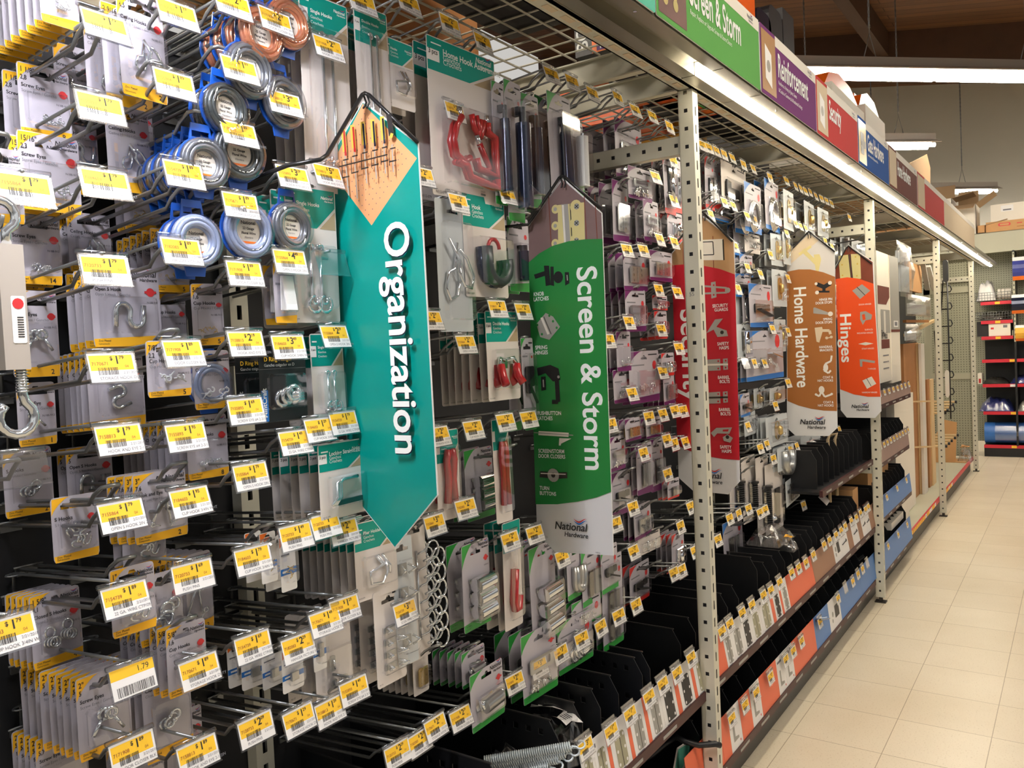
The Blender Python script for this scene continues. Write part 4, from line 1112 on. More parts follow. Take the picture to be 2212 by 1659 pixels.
def c_link(b, cx, cz, w, h, d):
    for k, (x, z) in enumerate(((.12, .12), (.05, -.12), (-.18, -.25))): b.tube(place(arc(0, 0, .5, 0, 360, 14), cx+w*x, cz+h*z, .4*k, w*.34, -d*(.3+.2*k)), w*.028, 'zinc', 7, True)
    b.tube(place(arc(0, 0, .5, -100, 130, 8), cx+w*.3, cz+h*.25, .4, w*.3, -d*.4), w*.022, 'zinc', 6)


def c_smess(b, cx, cz, w, h, d):
    for k, (x, z, a) in enumerate(((-.1, .15, .4), (.15, .1, 1.9), (-.05, -.2, 1.2), (.12, -.18, 2.6))): b.tube(place(S_PATH, cx+w*x, cz+h*z, a, w*.26, -d*(.25+.15*k)), w*.02, 'zinc', 6)


def c_rods(b, cx, cz, w, h, d):
    for k in (-.12, .12):
        x = cx+w*k; b.tube([(x, -d*.4, cz+h*.46), (x, -d*.4, cz-h*.36)]+place(arc(.07, 0, .07, 180, 400, 6), x, cz-h*.36, 0, w, -d*.4), w*.02, 'zinc', 6)
        b.tube(place(arc(0, 0, .16, 90, 420, 10), x+w*.06, cz-h*.42, 0, w, -d*.5), w*.022, 'zinc', 6); b.tube(place(arc(0, 0, .07, -90, 180, 6), x, cz+h*.44, 0, w, -d*.4), w*.022, 'zinc', 6)


def c_red(b, cx, cz, w, h, d):
    T = lambda P, r, m: b.tube([(cx+w*p[0], -d*p[1], cz+h*p[2]) for p in P], w*r, m, 8)
    for k in (0, 1):
        T([(-.2, .4+.3*k, .38), (-.3, .4+.3*k, .25), (-.36, .4+.3*k, .05), (-.32, .4+.3*k, -.12), (-.2, .4+.3*k, -.18), (-.08, .4+.3*k, -.12)], .034, 'rubber_red')
        T([(.02+.08*k, .5, .46), (.06+.08*k, .5, .3), (.12+.06*k, .5, .2), (.16+.05*k, .5, .3), (.18+.07*k, .5, .42)], .032, 'rubber_red')
        T([(.3, .4+.2*k, .4), (.3, .4+.2*k, .28), (.44, .4+.2*k, .24), (.44, .4+.2*k, -.28), (.1, .4+.2*k, -.22), (.06, .4+.2*k, -.1)], .034, 'rubber_red')
        T([(-.3, .4+.3*k, -.2), (-.14, .4+.3*k, -.22), (-.08, .4+.3*k, -.36), (.34, .4+.3*k, -.42), (.42, .4+.3*k, -.44), (.42, .4+.3*k, -.32)], .034, 'rubber_red')
        T([(.12, .6, .1), (.24, .6, -.1), (.3, .6, -.2), (.2, .6, -.24)], .032, 'rubber_red'); T([(.08, .6, .2), (.13, .6, .06)], .026, 'zinc')
        T([(-.22+.03*k, .5, .5), (-.22+.03*k, .5, .36)], .026, 'zinc'); T([(.3, .5, .5), (.3, .5, .38)], .026, 'zinc')


def c_redtip(b, cx, cz, w, h, d):
    for s in (-1, 1):
        b.tube([(cx+s*w*.05, -d*.3, cz+h*.22), (cx+s*w*.26, -d*.6, cz+h*.26), (cx+s*w*.30, -d*.9, cz+h*.1)], w*.05, 'chrome', 6)
        b.tube([(cx+s*w*.30, -d*.9, cz+h*.12), (cx+s*w*.29, -d*1.2, cz-h*.18), (cx+s*w*.34, -d*1.9, cz-h*.36)], w*.085, 'rubber_red', 8)
    b.box(cx-w*.06, cx+w*.06, -d*.5, -.001, cz+h*.02, cz+h*.24, 'chrome')


def c_redj(b, cx, cz, w, h, d):
    for k in (0, 1): b.tube([(cx-w*.05+k*w*.14, -d*.5, cz+h*.45), (cx-w*.05+k*w*.14, -d*.5, cz+h*.1)], w*.07, 'clear', 8)
    for k in (0, 1): b.tube([(cx-w*.02, -d*(.3+.4*k), cz+h*.12), (cx-w*.16, -d*(.3+.4*k), cz-h*.28), (cx-w*.08, -d*(.3+.4*k), cz-h*.38), (cx+w*.14, -d*(.3+.4*k), cz-h*.38), (cx+w*.22, -d*(.3+.4*k), cz-h*.22)], w*.11, 'rubber_red', 8)


def c_handle(b, cx, cz, w, h, d):
    for s in (-1, 1): b.tube([(cx+s*w*.1, -d*.5, cz+h*.42), (cx+s*w*.2, -d*.5, cz+h*.25), (cx+s*w*.12, -d*.5, cz-h*.05), (cx+s*w*.2, -d*.5, cz-h*.4)], w*.12, 'rubber_red', 8)


def c_bluej(b, cx, cz, w, h, d):
    for k in (0, 1): b.tube([(cx-w*.22, -d*(.3+.4*k), cz+h*.3), (cx-w*.22, -d*(.3+.4*k), cz-h*.05)]+[(p[0], -d*(.3+.4*k), p[2]) for p in arc(cx+w*.08, cz-h*.05, w*.30, 180, 380, 8)], w*.09, 'coildark' if k else 'navy', 8)
    b.tube([(p[0], -d*.5, p[2]) for p in arc(cx+w*.05, cz+h*.28, w*.16, 0, 180, 8)], w*.03, 'rubber_red', 6)


def c_brkt(b, cx, cz, w, h, d):
    for k in range(3): b.tube([(cx+w*.34, -d*.2, cz+h*.33), (cx-w*.06, -d*.3, cz+h*.33), (cx-w*.24+k*.003, -d*.5, cz+h*.24), (cx-w*.24+k*.003, -d*.5, cz-h*.2), (cx-w*.4+k*.003, -d*.6, cz-h*.38)], w*.022, 'zinc', 6)
    b.box(cx-w*.2, cx+w*.42, -d*.4, -.001, cz-h*.45, cz-h*.3, 'black')


def c_loops(b, cx, cz, w, h, d):
    for k in range(2): b.tube([(cx-w*.05+k*.004, -d*.3, cz+h*.4), (cx+w*.1+k*.004, -d*.5, cz+h*.1), (cx-w*.28, -d*.6, cz-h*.02), (cx-w*.26, -d*.6, cz-h*.36), (cx+w*.05, -d*.7, cz-h*.42), (cx+w*.22, -d*.6, cz-h*.15), (cx+w*.2, -d*.5, cz+h*.2)], w*.022, 'zinc', 6)
    b.tube([(cx+w*.12, -d*.4, cz+h*.4), (cx+w*.3, -d*.6, cz+h*.02), (cx+w*.28, -d*.6, cz-h*.2)], w*.022, 'zinc', 6)


def c_mirror(b, cx, cz, w, h, d):
    for x, z, ww, hh in ((-.12, .12, .16, .34), (-.1, -.34, .16, .2), (.25, -.3, .18, .14)):
        b.slab(rrect(cx+w*(x-ww/2), cx+w*(x+ww/2), cz+h*(z-hh/2), cz+h*(z+hh/2), w*.03), -d*.5, -d*.3, 'steel'); b.tube([(cx+w*x, -d*.6, cz+h*(z+hh*.3)), (cx+w*x, -d*.8, cz+h*(z-hh*.3))], w*.02, 'chrome', 5)


def c_clamps(b, cx, cz, w, h, d):
    for k in range(4):
        z = cz+h*(.38-.25*k); b.box(cx-w*.3, cx+w*.15, -d*.3, -.001, z-h*.06, z+h*.06, 'steel'); b.tube([(cx-w*.2, -d*.5, z+h*.04), (cx-w*.2, -d*1.2, z), (cx-w*.2, -d*.5, z-h*.05)], w*.03, 'zinc', 6); b.tube([(cx+w*.2, -d*.4, z+h*.05), (cx+w*.4, -d*1.2, z), (cx+w*.2, -d*.4, z-h*.05)], w*.035, 'zinc', 6)


def c_cyl3(b, cx, cz, w, h, d):
    for k in (1, 0, -1):
        z = cz+h*.30*k; b.cyl((cx-w*.32, -d*.55, z-h*.015), (cx+w*.34, -d*.6, z+h*.015), d*.5, 'chrome', 16); b.box(cx-w*.36, cx+w*.4, -.003, -.001, z+h*.02, z+h*.11, 'steel')


def c_tube(b, cx, cz, w, h, d):
    b.cyl((cx, -d*.5, cz+h*.30), (cx, -d*.5, cz-h*.48), min(w*.3, d*.45), 'navy', 14); b.cyl((cx, -d*.5, cz+h*.45), (cx, -d*.5, cz+h*.30), w*.13, 'black', 10); b.box(cx-w*.12, cx+w*.12, -d*.4, -.001, cz+h*.38, cz+h*.46, 'black')


def c_tubew(b, cx, cz, w, h, d): b.cyl((cx, -d*.5, cz+h*.42), (cx, -d*.5, cz-h*.48), min(w*.3, d*.45), 'white_plastic', 14); b.cyl((cx, -d*.5, cz+h*.48), (cx, -d*.5, cz+h*.42), w*.1, 'zinc', 8)


def c_plate(b, cx, cz, w, h, d, mt='steel'):
    for k in (0, 1): b.slab(rrect(cx-w*.38+k*w*.39, cx-w*.02+k*w*.39, cz-h*.42, cz+h*.42, .003), -d*.5, -d*.4, mt, holes=[circ(cx-w*.2+k*w*.39, cz+h*q, w*.035, 8)[::-1] for q in (-.28, 0, .28)])
    for q in range(5): b.cyl((cx-.0, -d*.5, cz-h*.42+h*.168*q+.001), (cx, -d*.5, cz-h*.42+h*.168*(q+1)-.001), w*.03, mt, 8)


def c_plategold(b, cx, cz, w, h, d): c_plate(b, cx, cz, w, h, d, 'gold')


def c_bits(b, cx, cz, w, h, d):
    b.slab(rrect(cx-w*.42, cx+w*.42, cz+h*.02, cz+h*.45, .004), -d*.5, -d*.35, 'steel', holes=[rrect(cx-w*.3, cx+w*.3, cz+h*.12, cz+h*.36, .003)[::-1]])
    r = random.Random(3)
    for k in range(9):
        x, z, a = cx+w*.36*r.uniform(-1, 1), cz-h*(.2+.24*r.random()), r.uniform(0, 3); q = w*.09
        b.tube([(x-q*math.cos(a), -d*.4, z-q*math.sin(a)), (x+q*math.cos(a), -d*.5, z+q*math.sin(a))], w*.018, 'chrome', 5); b.cyl((x+q*math.cos(a), -d*.5, z+q*math.sin(a)), (x+q*1.15*math.cos(a), -d*.5, z+q*1.15*math.sin(a)), w*.035, 'chrome', 6)


def c_bolt(b, cx, cz, w, h, d, mt='zinc'):
    b.slab(rrect(cx-w*.2, cx+w*.2, cz-h*.35, cz+h*.42, .003), -d*.25, -d*.1, mt); b.tube([(cx, -d*.6, cz-h*.45), (cx, -d*.6, cz+h*.4)], w*.08, 'chrome', 8)
    for q in (-.2, .2): b.box(cx-w*.14, cx+w*.14, -d*.7, -d*.2, cz+h*q-h*.05, cz+h*q+h*.05, mt)
    b.tube([(cx, -d*.6, cz), (cx+w*.25, -d*.9, cz)], w*.05, 'chrome', 6)


def c_blackbolt(b, cx, cz, w, h, d): c_bolt(b, cx, cz, w, h, d, 'black')


def c_latch(b, cx, cz, w, h, d):
    b.slab(rrect(cx-w*.4, cx+w*.1, cz-h*.1, cz+h*.3, .004), -d*.5, -d*.2, 'black'); b.bar((cx-w*.3, -d*.7, cz+h*.05), (cx+w*.4, -d*.7, cz-h*.25), w*.12, d*.3, 'black'); b.slab(rrect(cx+w*.15, cx+w*.4, cz, cz+h*.3, .003), -d*.4, -d*.2, 'black')


def c_slatch(b, cx, cz, w, h, d):
    b.bar((cx+w*.05, -d*.6, cz+h*.3), (cx+w*.38, -d*.7, cz+h*.1), w*.1, d*.3, 'chrome'); b.slab(rrect(cx-w*.2, cx+w*.1, cz-h*.05, cz+h*.08, .003), -d*.5, -d*.2, 'steel'); c_pile(b, cx, cz, w, h*.9, d, 'zinc', 4, w*.07)


def c_hang(b, cx, cz, w, h, d):
    b.bar((cx-w*.38, -d*.5, cz-h*.3), (cx-w*.36, -d*.5, cz+h*.35), w*.2, d*.4, 'black'); b.bar((cx+w*.3, -d*.5, cz+h*.45), (cx+w*.34, -d*.5, cz-h*.35), w*.05, d*.3, 'black'); b.slab(rrect(cx-w*.45, cx+w*.2, cz-h*.45, cz+h*.1, .006), -d*.4, -d*.2, 'black')


def c_coil(b, cx, cz, w, h, d):
    for k in range(4): b.tube(place(arc(0, 0, .34-.02*k, 0, 360, 16), cx, cz-h*.08, 0, w, -d*(.2+.2*k)), w*.016, 'chrome', 5, True)
    b.tube([(cx-w*.1, -d*.4, cz+h*.4), (cx-w*.05, -d*.4, cz+h*.2)], w*.03, 'zinc', 6)


def c_knob(b, cx, cz, w, h, d):
    b.cyl((cx, -.002, cz-h*.05), (cx, -d, cz-h*.05), min(w, h)*.3, 'gold', 14, min(w, h)*.2); b.box(cx-w*.3, cx-w*.1, -d*.6, -.002, cz-h*.3, cz+h*.3, 'gold')


def c_goldbar(b, cx, cz, w, h, d):
    b.slab(rrect(cx-w*.16, cx+w*.16, cz-h*.42, cz+h*.42, w*.12), -d*.25, -d*.1, 'gold', holes=[circ(cx, cz+h*q, w*.06, 8)[::-1] for q in (-.3, .3)]); b.tube([(cx, -d*.2, cz+h*.16), (cx, -d*.8, cz+h*.1), (cx, -d*.8, cz-h*.1), (cx, -d*.2, cz-h*.16)], w*.07, 'gold', 7); b.tube([(cx+w*.3, -d*.3, cz-h*.4), (cx+w*.34, -d*.4, cz-h*.2)], w*.04, 'zinc', 5)


def c_disc(b, cx, cz, w, h, d): b.cyl((cx, -.002, cz), (cx, -d*1.3, cz), min(w, h)*.46, 'white_plastic', 24, min(w, h)*.40); b.cyl((cx, -d*1.3, cz), (cx, -d*1.6, cz), min(w, h)*.2, 'white_plastic', 20)


def c_spring(b, cx, cz, w, h, d):
    P = []; N = int(h/.0075)*8; r = min(w*.26, d*.7)
    for k in range(N+1): a = 2*math.pi*k/8; P.append((cx+r*math.cos(a), -d*.8+r*.8*math.sin(a), cz-h*.47+h*.88*k/N))
    b.tube(P, .0017, 'black', 4); b.cyl((cx, -d*.8, cz+h*.41), (cx, -d*.8, cz+h*.46), r*1.2, 'black', 12)
    b.tube([(cx, -d*.8, cz-h*.47), (cx, -d*.8, cz+h*.41)], r*.3, 'darkmetal', 6)


def c_blackbar(b, cx, cz, w, h, d): b.bar((cx+w*.1, -d*.5, cz+h*.46), (cx+w*.1, -d*.5, cz-h*.46), w*.28, d*.4, 'black'); b.tube([(cx-w*.28, -d*.3, cz-h*.2), (cx-w*.2, -d*.6, cz-h*.3)], w*.06, 'zinc', 6)


def c_strips(b, cx, cz, w, h, d):
    for q in (-.2, .15): b.bar((cx+w*q, -d*.5, cz+h*.47), (cx+w*q, -d*.5, cz-h*.47), w*.2, d*.3, 'darkmetal' if q < 0 else 'steel')


def c_shackle(b, cx, cz, w, h, d):
    for k in (0, 1): b.tube([(cx-w*.25+k*.004, -d*.4-k*.004, cz+h*.45), (cx-w*.25+k*.004, -d*.4-k*.004, cz-h*.2)]+[(p[0]+k*.004, -d*.4-k*.004, p[2]) for p in arc(cx, cz-h*.2, w*.25, 180, 360, 8)]+[(cx+w*.25+k*.004, -d*.4-k*.004, cz+h*.4)], w*.06, 'steel', 7)


def c_dring(b, cx, cz, w, h, d):
    for k in range(3): b.tube(place(arc(0, 0, .5, 0, 360, 10), cx-w*.1+k*w*.12, cz-h*.2+k*h*.07, .4*k, w*.3, -d*(.3+.2*k)), w*.03, 'zinc', 6, True); b.tube([(cx+w*.1, -d*.5, cz-h*.28+k*h*.08), (cx+w*.38, -d*.6, cz-h*.24+k*h*.08)], w*.05, 'zinc', 6)


def c_nails(b, cx, cz, w, h, d):
    r = random.Random(5)
    for k in range(8): x, z, a = cx+w*.2*r.uniform(-1, 1), cz-h*.2+h*.12*r.uniform(-1, 1), r.uniform(0, 3.1); b.tube([(x-w*.2*math.cos(a), -d*.5, z-w*.2*math.sin(a)), (x+w*.2*math.cos(a), -d*.4, z+w*.2*math.sin(a))], w*.018, 'gold', 5)


def c_leaf(b, cx, cz, w, h, d): b.bar((cx, -d*1.0, cz-h*.42), (cx, -d*.5, cz+h*.4), w*.6, .002, 'paper'); b.bar((cx-w*.2, -d*.4, cz-h*.42), (cx-w*.1, -d*.3, cz+h*.4), w*.4, .002, 'paper')
def c_roller(b, cx, cz, w, h, d): b.cyl((cx-w*.3, -d*.7, cz), (cx+w*.3, -d*.7, cz+h*.05), h*.26, 'steel', 14); b.tube([(cx-w*.36, -d*.7, cz+h*.25), (cx-w*.36, -d*.7, cz-.0), (cx+w*.36, -d*.7, cz), (cx+w*.36, -d*.7, cz+h*.25)], w*.04, 'zinc', 6)
def c_clips(b, cx, cz, w, h, d):
    for k in range(6):
        z = cz+h*(.40-.155*k)
        for q in (0, 1): b.tube([(cx+w*.02, -.004-.012*q, z-.002-.010*q), (cx+w*.30, -.010-.012*q, z+.002-.010*q)]+[(p[0], -.012-.012*q, p[2]) for p in arc(cx+w*.68, z-.010*q, w*.34, 150, -170, 12)], .0016, 'zinc', 6)
    b.tube([(cx+w*.02, -.003, cz+h*.42), (cx+w*.02, -.003, cz-h*.42)], .0016, 'zinc', 5)


def c_none(b, cx, cz, w, h, d): b.box(cx-w*.2, cx+w*.2, -d*.4, -.001, cz-h*.3, cz+h*.1, 'steel')


PARTN = {'rods': 'hook_rods', 'pile': 'screw_hardware', 'gold': 'brass_hooks', 'white': 'white_hooks', 'red': 'storage_hooks', 'tube': 'closer_tube', 'tubew': 'closer_tube', 'disc': 'wall_bumper', 'spring': 'gate_spring', 'leaf': 'leaflet', 'clips': 'spring_clips', 'plate': 'hinge_leaves', 'plategold': 'hinge_leaves'}
GREY = ('card_grey', None)
DES = {'Y': ('card_grey', 'yellow'), 'T': ('card_white', 'teal'), 'G': ('card_grey', 'green'), 'V': ('card_grey', 'purple'), 'R': ('card_grey', 'red'), 'B': ('card_grey', 'blue'), 'K': ('black', 'blue'), 'W': ('card_white', None), 'P': ('paper', 'orange'), 'N': ('scale_clear', None)}


def make_card(des, w, h, title, size, cnt, near):
    base, acc = DES[des]; b = MB(); top = min(.016, h*.12); x0, x1, z0, z1 = -w/2, w/2, top-h, top; hw = min(.015, w*.3); r = min(.004, w*.08)
    hole = [(-hw, -.0055), (hw, -.0055), (hw, -.0005), (.005, .0005), (.003, .0045), (-.003, .0045), (-.005, .0005), (-hw, -.0005)]
    b.slab(rrect(x0, x1, z0, z1, r, 2), 0, .0006, base, None, 'card_back' if base != 'black' else 'black', holes=[hole[::-1]])
    e = -.00025; c = r*.4
    if des in 'YGVRB':
        cw = w*.42; ch = min(h*.27, w*.5); P = [(x0+c, z1-c), (x0+cw, z1-c*.3)]
        for k in range(1, 6): t = k/6; P.append((x0+cw*(1-t)**1.25+.0003, z1-ch*(t**1.35)))
        P.append((x0+.0003, z1-ch)); b.poly(P[::-1], e, acc)
        bh = min(.016, h*.12); b.poly([(x0+c, z0+.0003), (x1-c, z0+.0003), (x1-.0003, z0+bh*1.15), (x0+.0003, z0+bh*.85)], e, acc)
        if near:
            if size: b.text(size[0], x0+w*.05, z1-h*.0-.011, .0085, 'ink', e*2, 'L', True, .8); b.text(size[1], x0+w*.05, z1-.0195, .0075, 'ink', e*2, 'L', True, .8)
            logo(b, x0+w*.60, z1-.0105, w*.36/text_geo('National', True)[2], e*1.5)
            if title: b.text(title, x0+w*.06, -.0175, .0058, 'ink', e*2, 'L', True); b.text(title+' / Gancho', x0+w*.06, -.0235, .0046, 'ink_grey', e*2)
            b.poly(circ(x1-w*.14, -.018, min(.0055, w*.08), 12), e*2, 'emblem'); b.poly([(x1-w*.23, -.0165), (x1-w*.05, -.0165), (x1-w*.05, -.0195), (x1-w*.23, -.0195)], e*3, 'emblem')
            b.text('N188-912', x1-w*.04, -.032, .0035, 'ink', e*2, 'R'); b.text('Zinc Plated', x0+w*.06, z0+bh*.55, .0034, 'ink', e*2); b.text('Galvanizado', x0+w*.06, z0+bh*.25, .0028, 'ink', e*2)
            if cnt: b.text(cnt, x1-w*.14, z0+bh*.25, .008, 'ink', e*2, 'R', True)
        elif w > .03:
            b.poly(circ(x1-w*.16, -.02, w*.07, 8), e*2, 'emblem'); b.poly([(x0+w*.08, -.017), (x0+w*.5, -.017), (x0+w*.5, -.020), (x0+w*.08, -.020)], e, 'ink_grey'); b.poly([(x1-w*.36, z1-.008), (x1-w*.06, z1-.008), (x1-w*.06, z1-.011), (x1-w*.36, z1-.011)], e, 'ink')
    elif des == 'T':
        th = min(h*.36, .055, ); b.poly([(x0+c, z1-c), (x0+c, z1-th), (x0+w*.60, z1-th*1.0), (x1-c, z1-th*.45), (x1-c, z1-c)], e, 'teal')
        b.poly([(x0+w*.66, z1-th*1.0), (x1-c, z1-th*1.0), (x1-c, z1-th*.54)], e, 'tan'); b.poly([(x0, z1-th*.38), (x0+w*.17, z1-th*.38), (x0+w*.17, z1-th*.72), (x0, z1-th*.72)], e*2, 'paper')
        if near:
            b.text('3 pcs', x0+w*.02, z1-th*.52, w*.06, 'ink', e*3, 'L', True); b.text(title or 'Hooks', x0+w*.22, z1-th*.46, w*.085, 'ink_white', e*2, 'L', True); b.text('Ganchos', x0+w*.22, z1-th*.60, w*.07, 'ink_white', e*2); b.text('Crochets', x0+w*.22, z1-th*.73, w*.07, 'ink_white', e*2)
            logo(b, x1-w*.30, z1-.014, w*.24/text_geo('National', True)[2], e*2, 'ink_white'); b.text('N112-079', x0+w*.04, z0+.004, w*.035, 'ink', e*2)
            b.poly([(x0+w*.06, z1-.010), (x0+w*.2, z1-.010), (x0+w*.2, z1-.012), (x0+w*.06, z1-.012)], e*2, 'ink_white')
    elif des == 'K':
        b.poly([(x0+c, z0+.001), (x0+w*.16, z0+.001), (x0+w*.16, z0+h*.42), (x0+c, z0+h*.42)], e, 'blue'); b.text('MintCraft', x0+w*.125, z0+h*.06, w*.13, 'ink_white', e*2, 'L', True, .95, HALF)
        b.text('D Ring Hanger', x0+w*.1, z1-h*.20, w*.1, 'label_yellow', e*2, 'L', True); b.text('Gancho colgador en D', x0+w*.1, z1-h*.27, w*.07, 'ink_white', e*2); b.poly([(x0, z1-h*.30), (x1, z1-h*.30), (x1, z1-h*.305), (x0, z1-h*.305)], e*2, 'ink_grey')
    elif des == 'P':
        b.poly([(x0+c, z1-c), (x0+w*.5, z1-c), (x0+c, z1-h*.2)][::-1], e, 'orange'); b.poly([(x0, z0+h*.3), (x1, z0+h*.3), (x1, z0+h*.42), (x0, z0+h*.42)], e, 'blue'); b.text('National', x1-w*.05, z1-.012, w*.13, 'ink', e*2, 'R', True); b.poly([(x0+w*.08, z1-h*.32), (x0+w*.6, z1-h*.32), (x0+w*.6, z1-h*.35), (x0+w*.08, z1-h*.35)][::-1], e*2, 'ink_grey'); b.poly([(x0+w*.1, z0+h*.34), (x0+w*.4, z0+h*.34), (x0+w*.4, z0+h*.38), (x0+w*.1, z0+h*.38)], e*2, 'ink_white')
    elif des == 'W':
        if near: b.text('N112', x0+w*.06, z0+.004, w*.05, 'ink', e*2)
        b.poly([(x1-w*.36, z1-.008), (x1-w*.06, z1-.008), (x1-w*.06, z1-.011), (x1-w*.36, z1-.011)], e, 'ink')
    return b


def blister_mb(x0, x1, z0, z1, d, bulge=False):
    b = MB(); r = min(.005, (x1-x0)*.2); i = min(.0022, d*.3); A = rrect(x0, x1, z0, z1, r, 2); B = rrect(x0+i*.5, x1-i*.5, z0+i*.5, z1-i*.5, r, 2); C = rrect(x0+i*1.6, x1-i*1.6, z0+i*1.6, z1-i*1.6, r, 2); n = len(A)
    vs = [(p[0], -.0008, p[1]) for p in A]+[(p[0], -d+i, p[1]) for p in B]+[(p[0], -d, p[1]) for p in C]
    fs = [(k+j*n, (k+1) % n+j*n, (k+1) % n+(j+1)*n, k+(j+1)*n) for j in (0, 1) for k in range(n)]
    b.add(vs, [f[::-1] for f in fs]+[tuple(range(2*n, 3*n))], 'clear', False)
    return b


